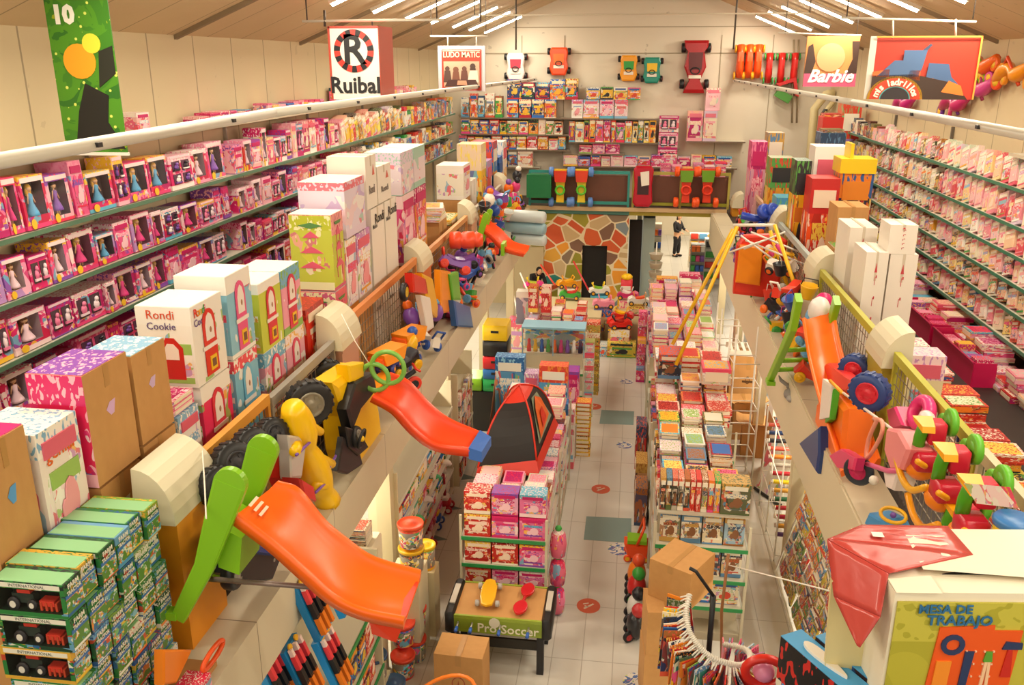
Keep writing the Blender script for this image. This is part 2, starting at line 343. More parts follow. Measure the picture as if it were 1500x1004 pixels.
# posts under the ledges
for k, (x, y) in enumerate([(-3.15, y) for y in (6.5, 10.2, 14.0, 18.2, 22.4)] + [(2.65, y) for y in (8.2, 12.3, 16.4, 20.5, 24.6)]):
    slab('trim_post_%d' % k, x - .1, x + .1, y - .1, y + .1, 0, 2.55, M('#cabd9a', .6))
# beige fascia boxes hanging under the book-side ledge
slab('trim_fascia_right', 2.38, 2.43, 4.6, 26.9, 2.2, 3.1, CREAM)
# far mezzanine: crazy-paving wall below, coloured railing above
def paving():
    m, t, b = tree('crazy_paving_mural', .6); tc = nd(t, 'ShaderNodeTexCoord'); mp = nd(t, 'ShaderNodeMapping'); mp.inputs['Scale'].default_value = (1, 0, 1); t.links.new(tc.outputs['Object'], mp.inputs[0])
    v = nd(t, 'ShaderNodeTexVoronoi', Scale=2.15); e = nd(t, 'ShaderNodeTexVoronoi', Scale=2.15, feature='DISTANCE_TO_EDGE')
    for q in (v, e): t.links.new(mp.outputs[0], q.inputs['Vector'])
    sp = nd(t, 'ShaderNodeSeparateColor'); t.links.new(v.outputs['Color'], sp.inputs[0])
    c = ramp(t, ['#c8532b', '#8f8a2a', '#c9ae83', '#7d8a92', '#7b5a48', '#e0942a', '#cc5a2c', '#98902c', '#2f8a83', '#d8a038', '#c4a87c', '#84705c'], sp.outputs[0])
    t.links.new(mix(t, mth(t, 'LESS_THAN', e.outputs['Distance'], .045), c, lin('#e0d0ac')), b.inputs['Base Color']); return m
pv = paving()
struct(MB().box((-2.65, 27.05, 1.48), (2.3, .1, 2.96)).box((-.4, 27.05, 1.48), (.64, .1, 2.96)).box((-1.11, 27.05, 2.47), (.78, .1, .98)).build('wall_mural', pv))
struct(MB().box((-1.11, 27.6, 1.2), (.9, 1., 2.4)).build('door_1', M('#14110f', .8)))
slab('wall_side_mural', -3.9, -2.72, 26.93, 26.99, 0, 1.9, M('#cbb992', .6)); slab('wall_mural_edge', -4.6, -3.8, 27.0, 27.1, 0, 2.9, M('#cbb992', .6))
slab('trim_beam_olive', -.08, 2.9, 26.95, 27.05, 2.97, 3.1, M('#a89a34', .5)); slab('trim_beam_teal', -3.3, -.08, 26.95, 27.02, 2.98, 3.1, M('#4a8078', .5))
slab('trim_back_kerb', -3.3, 2.85, 26.85, 27.0, 3.1, 3.22, M('#c9ad84', .6))
slab('wall_dark_passage', -.05, .35, 27.6, 27.8, 0, 2.7, M('#2a2220', .8)); slab('wall_passage_blue', .38, .75, 27.5, 30, 0, 2.8, M('#9aa8a4', .6))
slab('wall_room_back', -.5, 8, 39.5, 39.7, 0, 3.4, M('#dcd0b8', .7)); slab('wall_room_left', .2, .35, 30, 39.6, 0, 3.4, M('#d0c4aa', .7)); slab('wall_room_right', 7.6, 7.8, 29.8, 39.6, 0, 3.4, M('#d0c4aa', .7)); slab('ceiling_room', .2, 7.8, 29.9, 39.6, 3.3, 3.4, M('#e0d8c8', .7))
for i, (x, y) in enumerate(((2.2, 31.5), (4.6, 31.5), (2.2, 34.5), (4.6, 34.5), (3.4, 37.2))):
    r = empty('ceiling_panel_light', (x, y, 3.28)); tag(r, 'flat glowing ceiling panel in the bright room below far mezzanine, %s from the doorway' % nth(i + 1), 'lamp', 'ceiling panels of the bright back room')
    MB().box((0, 0, 0), (1.2, .3, .03)).build('diffuser', TUBE, r)
    ld = bpy.data.lights.new('panel_glow', 'AREA'); ld.shape = 'RECTANGLE'; ld.size = 1.2; ld.size_y = .3; ld.energy = 20; ld.color = (1, .9, .72)
    lo = bpy.data.objects.new('panel_glow', ld); col.objects.link(lo); lo.parent = r; lo.location = (0, 0, -.03)
def rail(label, x0, x1, y, hexes, sheet):
    r = empty('railing', (x0, y, 3.22)); tag(r, label, 'railing'); L = x1 - x0
    for z, h in hexes: MB().box((L / 2, 0, z), (L, .06, .09)).build('rail', M(h, .45), r)
    for k in range(3): MB().box((.03 + (L - .06) * k / 2, 0, .53), (.07, .07, 1.06)).build('post', M(hexes[0][1], .45), r)
    MB().box((L / 2, .12, .5), (L - .1, .03, .9)).build('brown_board', M('#6a4030', .55), r)
    return r
rail('teal framed railing with brown boards on the far mezzanine', -3.2, -.1, 26.95, ((1.05, '#2f8f88'), (.12, '#2f8f88')), 0)
rail('olive framed railing with brown boards on the far mezzanine', -.02, 2.9, 26.95, ((1.05, '#aaa04a'), (.12, '#8f9024')), 0)
# long white pipes running down the hall on both sides
PW = M('#d9d5c8', .35)
a, b, c = at(-30, 241, X=-3.35), at(400, 165, X=-3.45), at(785, 116, Y=29.7); a = a - (b - a) * .5
for lab, p, q in (('long white electrical trunking over the doll aisle railing, near length', a, b), ('white electrical trunking reaching the far wall over doll aisle railing', b, c)):
    r = rod(lab, [p, q], .045, PW, 'conduit_pipe', 'pipe')
    d = (q - p); k = int(d.length / 1.6)
    for i in range(k):
        w = p + d * ((i + .5) / k); MB().box((w.x + .045, w.y, w.z), (.03, .05, .03)).build('clip', BLACK, r)
a, b, c = at(1075, 118, Y=29.7), at(1250, 150, X=2.75), at(1530, 203, X=2.8); c = c + (c - b) * .6
for lab, p, q in (('white electrical trunking reaching the far wall over book aisle railing', a, b), ('long white electrical trunking over the book aisle railing, near length', b, c)):
    r = rod(lab, [p, q], .045, PW, 'conduit_pipe', 'pipe'); d = (q - p); k = int(d.length / 1.6)
    for i in range(k):
        w = p + d * ((i + .5) / k); MB().box((w.x - .045, w.y, w.z), (.03, .05, .03)).build('clip', BLACK, r)
# drain pipes in the far corner
rod('thick cream drain pipe bent down the far wall corner', [at(1222, 136, Y=29.0), at(1210, 138, Y=29.0), at(1193, 160, Y=29.0), at(1188, 215, Y=29.0), Vector((at(1188, 215, Y=29.0).x, 29.0, 3.1))], .13, M('#d8c898', .4), 'drain_pipe', 'pipe')
rod('thinner cream drain pipe beside the thick one in far corner', [at(1222, 148, Y=28.8), at(1203, 170, Y=28.8), at(1199, 215, Y=28.8), Vector((at(1199, 215, Y=28.8).x, 28.8, 3.1))], .08, M('#d8c898', .4), 'drain_pipe', 'pipe')
rod('dark cable conduit arching over the drain pipes', [at(1212, 162, Y=28.6), at(1208, 161, Y=28.6), at(1203, 168, Y=28.6), at(1203, 205, Y=28.6), Vector((at(1203, 205, Y=28.6).x, 28.6, 3.1))], .04, M('#4a4a48', .4), 'cable_conduit', 'pipe')
for x in (1163, 1170): rod('thin upright conduit on the far wall %s' % ('beside the red toy carts' if x == 1163 else 'next to the cream pipe'), [at(x, 58, Y=29.5), at(x - 3, 180, Y=29.5)], .03, M('#a39378', .4), 'wall_conduit', 'pipe')
# ------------------------------------------------------------------ columns along the railings
def cap_column(y, side, face, label, z0=3.1, L=.62, x=None, capm=None):
    sx = 1 if side == 'L' else -1; x = (-3.46 if side == 'L' else 2.98) if x is None else x
    r = empty('railing_column', (x, y, z0)); tag(r, label, 'column', 'capped columns along the mezzanine railings')
    MB().box((0, L / 2, .58), (.27, L, 1.16)).build('shaft', M(face, .5), r)
    m = MB(); prof = [(-.15, 0)] + [(-.15 + .32 * math.sin(a), .42 * math.cos(a)) for a in [PI / 2 * k / 7 for k in range(8)]]
    prof = [(sx * u, w) for u, w in prof]
    if sx < 0: prof = prof[::-1]
    ring = lambda yy, k: [(u, yy + (0.10 * w if yy < .2 else -.06 * w), 1.16 + w * k) for u, w in prof]
    m.loft([ring(-.07, 1), ring(L + .05, 1)], True, False); o = m.build('cap', M('#d6cdb0', .55), r)
    MB().box((0, L / 2, 1.14), (.31, L + .06, .05)).build('collar', M(face, .5), r)
    return r
cap_column(5.3, 'L', '#e8961c', 'amber column with cream curved cap behind the big orange slide', x=-3.38, L=.6)
cap_column(9.35, 'L', '#b98c78', 'column with cream curved cap behind the black wheeled yellow buggy')
cap_column(13.4, 'L', '#d8783a', 'orange column with cream cap beside white printed cartons')
cap_column(17.8, 'L', '#d8b08a', 'pale column with cream cap above the jumbled ride-on toys')
cap_column(22.6, 'L', '#cdb88c', 'cream column with cream cap near the far railing of doll aisle')
cap_column(9.6, 'R', '#a89a30', 'olive column with cream curved cap behind the blue tyred tractor')
cap_column(13.7, 'R', '#cfc4a4', 'column with cream cap standing before tall white cartons')
cap_column(17.9, 'R', '#cfc4a4', 'column with cream cap beside the blue toy tractor')
cap_column(22.0, 'R', '#cfc4a4', 'pale column with cream cap next to yellow far post')
cap_column(26.4, 'R', '#d8921c', 'golden yellow column at the corner of the far railing', z0=2.2, x=3.1)
# side railings: top rail, wire mesh between the columns
def side_rail(x, y0, y1, top, hexc, label, mesh=True):
    r = empty('mesh_railing', (x, y0, 3.1)); tag(r, label, 'railing'); L = y1 - y0
    MB().box((0, L / 2, top), (.07, L, .1)).build('top_rail', M(hexc, .5), r)
    m = MB()
    for k in range(int(L / .12)): m.box((0, k * .12 + .06, top / 2), (.008, .008, top))
    for k in range(9): m.box((0, L / 2, .1 + k * .13), (.008, L, .008))
    m.build('wire_mesh', M('#8d8474', .4, .4), r)
    for yy in (.02, L - .02): MB().box((0, yy, top / 2), (.06, .05, top)).build('post', M(hexc, .5), r)
for a in ((-3.42, 5.95, 7.4, 1.3, '#d99a3c', 'mesh railing with amber top rail behind the stacked black wheels'), (-3.42, 7.45, 9.3, 1.24, '#9a9388', 'mesh railing with grey top rail behind the yellow buggy'),
          (-3.42, 10.05, 13.3, 1.36, '#d88848', 'mesh railing with orange top rail in front of white printed cartons'), (-3.42, 14.1, 17.7, 1.3, '#d89a60', 'mesh railing with tan top rail behind the middle jumble of toys'),
          (-3.42, 18.5, 22.5, 1.3, '#b8b09c', 'mesh railing with pale top rail near soft balls and toys'), (2.95, 4.7, 7.0, 1.32, '#cfc8a8', 'mesh railing with pale cream top rail behind the bright trikes'), (2.95, 7.05, 9.5, 1.32, '#b2ae38', 'mesh railing with olive green top rail behind the pink toys'),
          (2.95, 10.3, 13.6, 1.3, '#b2ae38', 'mesh railing with olive end and blue grey top before white cartons'), (2.95, 14.4, 17.8, 1.3, '#a9b6b4', 'mesh railing with blue grey top rail before stacked game boxes'), (2.95, 18.6, 21.9, 1.3, '#c9a488', 'mesh railing with pinkish top rail near the blue toy tractor')):
    side_rail(*a)
# ------------------------------------------------------------------ templates of shelf goods (unit size, front towards -y)
LINK[0] = False
SKIN = M('#e8b890', .5); DARKWIN = M('#4a3436', .25)
CLEAR = None
def clear_mat():
    m, t, b = tree('clear_plastic', .08); out = t.nodes['Material Output']
    tr = nd(t, 'ShaderNodeBsdfTransparent'); gl = nd(t, 'ShaderNodeBsdfGlossy', Roughness=.12); mx = nd(t, 'ShaderNodeMixShader'); mx.inputs[0].default_value = .10
    t.links.new(tr.outputs[0], mx.inputs[1]); t.links.new(gl.outputs[0], mx.inputs[2]); t.links.new(mx.outputs[0], out.inputs[0]); return m
CLEAR = clear_mat()
def framed(m, x0, x1, z0, z1, dep, inner):
    """unit box with a window opening x0..x1, z0..z1 sunk dep into the front"""
    P = lambda x, y, z: (x, y, z)
    o = [(-.5, 0), (.5, 0), (.5, 1), (-.5, 1)]; i = [(x0, z0), (x1, z0), (x1, z1), (x0, z1)]
    vs = [P(x, .5, z) for x, z in o] + [P(x, -.5, z) for x, z in o] + [P(x, -.5, z) for x, z in i] + [P(x, -.5 + dep, z) for x, z in i]
    m.add(vs, [(0, 3, 2, 1), (0, 1, 5, 4), (1, 2, 6, 5), (2, 3, 7, 6), (3, 0, 4, 7)] + [(4 + k, 4 + (k + 1) % 4, 8 + (k + 1) % 4, 8 + k) for k in range(4)])
    m.use(inner); m.add(vs, [(8 + k, 8 + (k + 1) % 4, 12 + (k + 1) % 4, 12 + k) for k in range(4)] + [(12, 13, 14, 15)])
def doll_part(dress, hair, x=0, s=1.):
    m = MB(); m.use(SKIN); m.ball((x, -.37, .66 * s + .1), (.085 * s, .08, .062 * s), 8); m.tube([(x, -.37, .6 * s + .1), (x, -.37, .5 * s + .1)], .02 * s, 6)
    for k in (-1, 1): m.tube([(x + k * .06 * s, -.37, .56 * s + .1), (x + k * .15 * s, -.38, .38 * s + .1)], .018 * s, 5); m.tube([(x + k * .04 * s, -.37, .2 * s + .1), (x + k * .045 * s, -.37, .03 + .1)], .022 * s, 5)
    m.use(dress); m.at((x, -.37, .1)); m.lathe([(.17 * s, .14 * s), (.15 * s, .2 * s), (.055 * s, .4 * s), (.075 * s, .54 * s), (.02, .57 * s)], 8); m.at()
    m.use(hair); m.ball((x, -.34, .685 * s + .1), (.095 * s, .1, .07 * s), 8); m.ball((x + .06 * s, -.33, .6 * s + .1), (.04 * s, .06, .1 * s), 6); m.ball((x - .06 * s, -.33, .6 * s + .1), (.04 * s, .06, .1 * s), 6)
    return m
T = {}
def tdoll(key, name, pm, dress, hair, win=(-.36, .36, .14, .86), back='#7c4a5c'):
    m = MB().use(pm); framed(m, win[0], win[1], win[2], win[3], .3, M(back, .5)); root = m.build(name)
    d = doll_part(M(dress, .5), M(hair, .6)).build('doll'); d.parent = root
    h = MB().box((0, -.51, .93), (.9, .02, .09)).build('header_strip', M('#f4dfe0', .4)); h.parent = root
    pl = MB().add([(win[0], -.49, win[2]), (win[1], -.49, win[2]), (win[1], -.49, win[3]), (win[0], -.49, win[3])], [(0, 1, 2, 3)]).build('clear_window', CLEAR); pl.parent = root
    lg = MB().at((-.26, -.52, .1), (PI / 2, 0, 0)).lathe([(.1, -.0), (.1, .02)], 12).build('round_badge', M('#f0c030', .4)); lg.parent = root
    T[key] = template(root, [(d, []), (h, []), (pl, []), (lg, [])]); return root
tdoll('doll1', 'doll_box', P_PINK, '#e83c8c', '#e8c050'); tdoll('doll2', 'doll_box', P_PINK, '#8c5cc0', '#3c2418', back='#5a4450'); tdoll('doll3', 'fashion_doll_box', P_PINK, '#f4d0dc', '#6a3818', (-.3, .3, .2, .94), '#9c8490')
tdoll('doll4', 'fashion_doll_box', P_PINK, '#58a8d8', '#e8b048', (-.4, .4, .24, .9), '#4c3c44')
def tmulti(key, name, pm, rows, cols, cs, back):
    m = MB().use(pm); m.box((0, 0, .5), (1, 1, 1)); root = m.build(name); ps = []
    for r in range(rows):
        for c in range(cols):
            x = (c + .5) / cols * .86 - .43; z = .12 + (r + .5) / rows * .76; w = .86 / cols * .78; h = .76 / rows * .78
            wd = MB().box((x, -.505, z), (w, .03, h)).build('window', M(back, .2)); wd.parent = root
            g = MB().use(M(cs[(r + c) % len(cs)], .35)); g.ball((x, -.54, z - h * .08), (w * .3, .05, h * .26), 8); g.ball((x + w * .05, -.56, z + h * .22), (w * .2, .05, h * .15), 8)
            g.use(M(cs[(r + c + 1) % len(cs)], .35)); g.box((x, -.55, z - h * .33), (w * .8, .05, h * .12)); o = g.build('small_toy'); o.parent = root; ps += [(wd, []), (o, [])]
    h = MB().box((0, -.51, .95), (.84, .02, .07)).build('header_strip', M('#f2cfd8', .4)); h.parent = root; ps.append((h, []))
    T[key] = template(root, ps)
tmulti('multi1', 'toy_set_box', P_PINK, 2, 2, ['#f8f0f0', '#7a4ca8', '#2c2430'], '#5c3c50'); tmulti('multi2', 'toy_set_box', P_PINK, 1, 2, ['#f080a8', '#f6e0e8'], '#504048'); tmulti('multi3', 'figure_set_box', P_MULTI, 2, 2, ['#e8c030', '#d03c2c', '#3c8cc8'], '#3c3838')
def tprint(key, name, pm, pic, hdr, rnd=True, shape=None):
    m = MB().use(pm); m.box((0, 0, .5), (1, 1, 1)); root = m.build(name); ps = []
    p = MB().box((0.02, -.508, .42), (.7, .02, .5)).build('picture_panel', pic); p.parent = root; ps.append((p, []))
    h = MB().box((0, -.51, .85), (.78, .03, .13)).build('title_band', M(hdr, .4)); h.parent = root; ps.append((h, []))
    g = MB().use(M('#d8a878' if shape is None else shape, .5)); g.at((.06, -.525, .4), (PI / 2, 0, 0)).lathe([(.17, 0), (.16, .015)], 12); g.at((-.12, -.525, .33), (PI / 2, 0, 0), (1, 1, 1)).lathe([(.1, 0), (.09, .02)], 10); g = g.build('pictured_toy'); g.parent = root; ps.append((g, []))
    T[key] = template(root, ps)
tprint('pinkprint', 'pink_toy_box', P_PINK, P_PINK, '#c81e68', shape='#f6c8d4'); tprint('redprint', 'red_toy_box', P_RED, P_RED, '#f4e0c8', shape='#f4d8c0'); tprint('multiprint', 'toy_box', P_MULTI, P_MULTI, '#f6e8c0', shape='#f0b030'); tprint('multiprint2', 'game_box', P_MULTI, P_WHITE, '#2c5ca0', shape='#d84830')
tprint('whiteprint', 'white_toy_box', P_WHITE, P_WHITE, '#e0647c', shape='#f0a0a8'); tprint('blueprint', 'blue_toy_box', P_BLUE, P_BLUE, '#f4f0e0', shape='#e85838'); tprint('darkprint', 'dark_toy_box', P_DARK, P_DARK, '#e88c28', shape='#d8b040'); tprint('yelprint', 'yellow_toy_box', P_YEL, P_YEL, '#2a2a2e', shape='#2a2a2e')
tprint('bookprint', 'jigsaw_box', P_BOOK, P_BOOK, '#f0ead8', shape='#8a5a38'); tprint('pastelprint', 'pastel_toy_box', P_PASTEL, P_PASTEL, '#e8788c', shape='#f4dcc8')
def tpack(key, name, pm, pic):
    m = MB().use(pm); m.box((0, 0, .5), (1, 1, 1)); root = m.build(name); ps = []
    p = MB().box((0, -.53, .4), (.8, .06, .55)).build('picture_panel', pic); p.parent = root; ps.append((p, []))
    h = MB().box((0, -.53, .86), (.8, .06, .12)).build('title_band', TINT); h.parent = root; h['own'] = 1; h.color = lin('#f6ecd8'); ps.append((h, []))
    T[key] = template(root, ps)
tpack('pack1', 'activity_book', P_PASTEL, P_PASTEL); tpack('pack2', 'sticker_pack', P_PASTEL, P_WHITE); tpack('pack3', 'puzzle_pack', P_BOOK, P_MULTI); tpack('pack4', 'story_book', P_BOOK, P_BOOK)
def tflat(key, name, pm):                                    # box lying flat in a pile
    m = MB().use(pm); m.box((0, 0, .5), (1, 1, 1)); root = m.build(name)
    p = MB().box((0, 0, 1.01), (.84, .84, .03)).build('lid_picture', pm); p.parent = root; q = MB().box((0, -.503, .5), (.8, .012, .6)).build('side_title', TINT); q.parent = root; q['own'] = 1; q.color = lin('#f2e6cc')
    T[key] = template(root, [(p, []), (q, [])])
tflat('flatbook', 'boxed_game', P_BOOK); tflat('flatmulti', 'boxed_game', P_MULTI); tflat('flatpink', 'pink_boxed_game', P_PINK); tflat('flatpastel', 'flat_gift_box', P_PASTEL); tflat('flatred', 'red_boxed_game', P_RED); tflat('flatyel', 'yellow_boxed_game', P_YEL); tflat('flatwhite', 'white_boxed_game', P_WHITE)
def tplain(key, name, mat):
    root = MB().box((0, 0, .5), (1, 1, 1)).build(name, mat)
    t = MB().box((0, 0, 1.003), (.12, 1.0, .006)).box((0, -.503, .9), (.12, .006, .2)).build('packing_tape', M('#b98a50', .3)); t.parent = root
    T[key] = template(root, [(t, [])])
tplain('carton', 'carton', CARD)
LINK[0] = True
PINKS = [('hot pink', '#d8246c'), ('pink', '#e85a90'), ('magenta', '#b81e68'), ('crimson pink', '#c8204c'), ('pale pink', '#f2b4c4'), ('rose pink', '#e04878'), ('lilac', '#b88cc8'), ('deep pink', '#cc1e58')]
PALES = [('pale pink', '#f2c4c4'), ('cream', '#f0e4c8'), ('blush', '#f0b8b8'), ('white', '#f4eee2'), ('peach', '#f0c8a4'), ('rose', '#e48c98'), ('coral red', '#d8505c'), ('straw yellow', '#ecd08c')]
BRIGHT = [('yellow', '#f2c02c'), ('red', '#d03428'), ('blue', '#3478c0'), ('orange', '#ee8428'), ('white', '#f2ece0'), ('green', '#4c9c48'), ('cream', '#f0e0b8'), ('sky blue', '#70b8dc')]
YELLS = [('pale yellow', '#f0dc90'), ('yellow', '#ecc448'), ('cream', '#f2e8cc'), ('lemon', '#f0e468'), ('amber', '#e4a030')]
BOOKS = [('brown', '#7a4630'), ('cream', '#eadfc4'), ('navy', '#28406a'), ('red', '#b83028'), ('olive', '#5e6834'), ('tan', '#c09a64'), ('grey', '#9a948a'), ('teal', '#2f7a78')]
ROT = {'L': PI / 2, 'R': -PI / 2, 'F': 0.}
def place(key, side, x, y, z, w, d, h, c, label, cat, group, lean=0, yaw=0, tilt=0, parts=True):
    """x, y: middle of the thing's base; w along the shelf, d into it"""
    o = copy_tree(T[key], (x, y, z), (lean, tilt, ROT[side] + yaw), (w, d, h), lin(c), parts)
    return tag(o, label, cat, group)
DESC = {'doll1': 'doll box with blonde doll', 'doll2': 'doll box with dark haired doll', 'doll3': 'narrow doll box', 'doll4': 'fashion doll box', 'multi1': 'box with four windows', 'multi2': 'box with two windows', 'multi3': 'figure box with four windows',
        'pinkprint': 'printed toy box', 'redprint': 'printed toy box', 'multiprint': 'printed toy box', 'multiprint2': 'printed game box', 'whiteprint': 'white toy box', 'blueprint': 'printed toy box', 'darkprint': 'dark toy box', 'yelprint': 'yellow toy box',
        'bookprint': 'jigsaw box', 'pastelprint': 'pastel toy box', 'pack1': 'activity book', 'pack2': 'sticker pack', 'pack3': 'puzzle pack', 'pack4': 'story book', 'flatbook': 'flat game box', 'flatmulti': 'flat game box', 'flatpink': 'flat game box', 'flatpastel': 'flat gift box', 'flatred': 'flat game box', 'flatyel': 'flat game box', 'flatwhite': 'flat game box', 'carton': 'carton'}
def fill(side, front, a0, a1, z, h, w, d, keys, cols, where, group, gap=.012, lean=0., tilt=0., parts=True, back2=0., cnt=0, a_of=None, cat='box'):
    """one row of goods from a0 to a1; h, w are ranges; where names the shelf"""
    a = a0; i = cnt
    while True:
        ww = R.uniform(*w)
        if a + ww > a1: break
        i += 1; hh = R.uniform(*h); k = R.choice(keys); nm, hx = R.choice(cols); tl = -tilt
        dd = d * R.uniform(.8, 1); c = a + ww / 2; yw = R.uniform(-.02, .02)
        if side == 'L': p = (front - dd / 2 - .02 + R.uniform(-.03, 0), c)
        elif side == 'R': p = (front + dd / 2 + .02 + R.uniform(0, .03), c)
        else: p = (c, front + dd / 2 + .02 + R.uniform(0, .03))
        place(k, side, p[0], p[1], z + .002, ww * .97, dd, hh, hx, '%s %s, %s, %s from %s end' % (nm, DESC[k], where, nth(i), 'near' if side != 'F' else 'doll'), cat, group, lean=-lean, yaw=yw, tilt=tl, parts=parts)
        a += (ww + gap) / math.cos(tl) + (.004 if tl else 0)
    return i
def board(name, label, x0, x1, y0, y1, z, edge, side, th=.035):
    r = MB().box(((x0 + x1) / 2, (y0 + y1) / 2, z - th / 2), (x1 - x0, y1 - y0, th)).build(name, M('#cfc8b8', .5)); tag(r, label, 'shelf')
    if side == 'L': e = MB().box((x1 + .008, (y0 + y1) / 2, z - th / 2), (.016, y1 - y0, th + .012))
    elif side == 'R': e = MB().box((x0 - .008, (y0 + y1) / 2, z - th / 2), (.016, y1 - y0, th + .012))
    else: e = MB().box(((x0 + x1) / 2, y0 - .008, z - th / 2), (x1 - x0, .016, th + .012))
    e.build('shelf_edge', M(edge, .4), r); return r
# ---- doll wall
rows = [(6.62, .3, 'top shelf'), (5.88, .66, 'second shelf'), (5.28, .5, 'third shelf'), (4.72, .48, 'fourth shelf'), (4.16, .48, 'fifth shelf'), (3.6, .48, 'sixth shelf')]
for i, (z, h, nm) in enumerate(rows):
    y1 = 28.9 if i < 4 else (16. if i == 4 else 11.)
    fr = -5.9 if i else -6.02
    board('wall_shelf', '%s of the doll wall with %s front edge' % (nm, 'grey green' if i % 2 else 'pale'), XL + .01, fr, 6.0, y1, z, '#5c8068' if i in (1, 2, 3, 5) else '#c8bca4', 'L')
    if i == 0: continue
    sh = 'doll wall ' + nm
    yy = 12.5
    keys1 = ['doll1', 'doll2', 'doll3', 'doll4', 'multi1', 'multi2', 'pinkprint', 'pinkprint']
    c = fill('L', fr, 6.2, min(yy, y1), z, (h * .66, h * .97), (.2, .6), .4, keys1, PINKS, sh, 'toys on the doll wall shelves', lean=.06)
    if y1 > yy: c = fill('L', fr, yy, min(17.5, y1), z, (h * .6, h * .92), (.2, .38), .36, ['doll2', 'doll3', 'multi2', 'pinkprint', 'pinkprint', 'pastelprint', 'whiteprint'], PINKS[:5] + PALES[:3] + BRIGHT[:2], sh, 'toys on the doll wall shelves', cnt=c)
    if y1 > 18: c = fill('L', fr, 17.5, 22.5, z, (h * .6, h * .9), (.16, .3), .3, ['pack3', 'pack1', 'pack4', 'multiprint', 'pinkprint'] if i > 1 else ['pack1', 'pack4', 'pack3'], YELLS + BRIGHT[:2] if i < 3 else BRIGHT + PINKS[:2], sh, 'toys on the doll wall shelves', cnt=c, tilt=.25 if i == 1 else 0)
    if y1 > 23: c = fill('L', fr, 22.5, 28.8, z, (h * .5, h * .85), (.24, .42), .3, ['multiprint', 'multiprint2', 'pack3', 'bookprint'], BRIGHT, sh, 'toys on the doll wall shelves', cnt=c, parts=False)
# second tier: small boxes stacked on the top shelf
for (a, b_, h) in ((7.4, 8.0, .14), (8.25, 8.9, .0), (10.2, 10.8, .26), (11.8, 13.6, .16), (12.3, 13.0, .2), (14.2, 17., .2), (18., 19.4, .34), (19.6, 24.5, .25)):
    if h: fill('L', -6.02, a, b_, 6.62, (h * .8, h * 1.1), (.18, .34), .3, ['pinkprint', 'multi2', 'pastelprint', 'multiprint2'], PINKS[:5] + PALES[:4] + BRIGHT[:1], 'doll wall very top cluster %s' % nth(int(a) - 5), 'small boxes on top of the doll wall', parts=a < 14, cnt=int(a * 2))
for y in (6.3, 9.6, 13.2, 16.8, 20.4, 24., 27.6): MB().box((XL + .03, y, 4.9), (.05, .04, 3.5)).build('shelf_upright', M('#b0a898', .5)); tag(bpy.data.objects[col.objects[-1].name], 'grey slotted upright holding the doll wall shelves, %s from the near end' % nth([6.3, 9.6, 13.2, 16.8, 20.4, 24., 27.6].index(y) + 1), 'upright')
# ---- book wall
rows = [(5.72, .44, 'top shelf'), (5.2, .46, 'second shelf'), (4.8, .36, 'third shelf'), (4.42, .34, 'fourth shelf'), (4.04, .34, 'fifth shelf'), (3.62, .36, 'sixth shelf')]
for i, (z, h, nm) in enumerate(rows):
    fr = 5.6 - .02 * i; board('wall_shelf', '%s of the book wall with green front edge' % nm, fr, XR - .01, 8.5, 26.0, z, '#3f7c62', 'R')
    sh = 'book wall ' + nm
    keys = ['pack1', 'pack2', 'pack1', 'pack2', 'pastelprint'] if i < 3 else ['pack1', 'pack3', 'pastelprint', 'pack2', 'flatpastel']
    keys = [k for k in keys if k != 'flatpastel']
    c = fill('R', fr, 9.2, 17., z, (h * .86, h * .99), (.2, .36), .12 if i < 4 else .22, keys, PALES, sh, 'packs on the book wall shelves', tilt=.3, lean=.12, cat='book')
    c = fill('R', fr, 17., 21.5, z, (h * .7, h * .95), (.16, .28), .14, ['pack1', 'pack3', 'pack4', 'pack2'], PALES + YELLS, sh, 'packs on the book wall shelves', tilt=.26, lean=.12, cnt=c, cat='book')
    c = fill('R', fr, 21.5, 25.8, z, (h * .6, h * .9), (.2, .34), .2, ['pack3', 'pack4', 'pack1', 'bookprint'], YELLS + BOOKS[:5] + PALES[:3], sh, 'packs on the book wall shelves', cnt=c, parts=False, cat='book')
fill('R', 5.62, 9.5, 13.6, 6.2, (.16, .24), (.2, .3), .25, ['pinkprint', 'redprint', 'pastelprint'], [('red', '#c83040'), ('pale pink', '#f0b8c0')], 'the book wall upper ledge', 'small boxes above the book wall')
board('wall_shelf', 'short upper ledge of the book wall carrying red and pink boxes', 5.6, XR - .01, 9.3, 14.2, 6.19, '#c8bca4', 'R')
for i, y in enumerate((10.4, 14.3, 18.2, 22.1, 26.0)): tag(MB().box((XR - .03, y, 4.7), (.05, .05, 3.2)).build('shelf_upright', M('#6c6458', .5)), 'dark slotted upright holding the book wall shelves, %s from the near end' % nth(i + 1), 'upright')
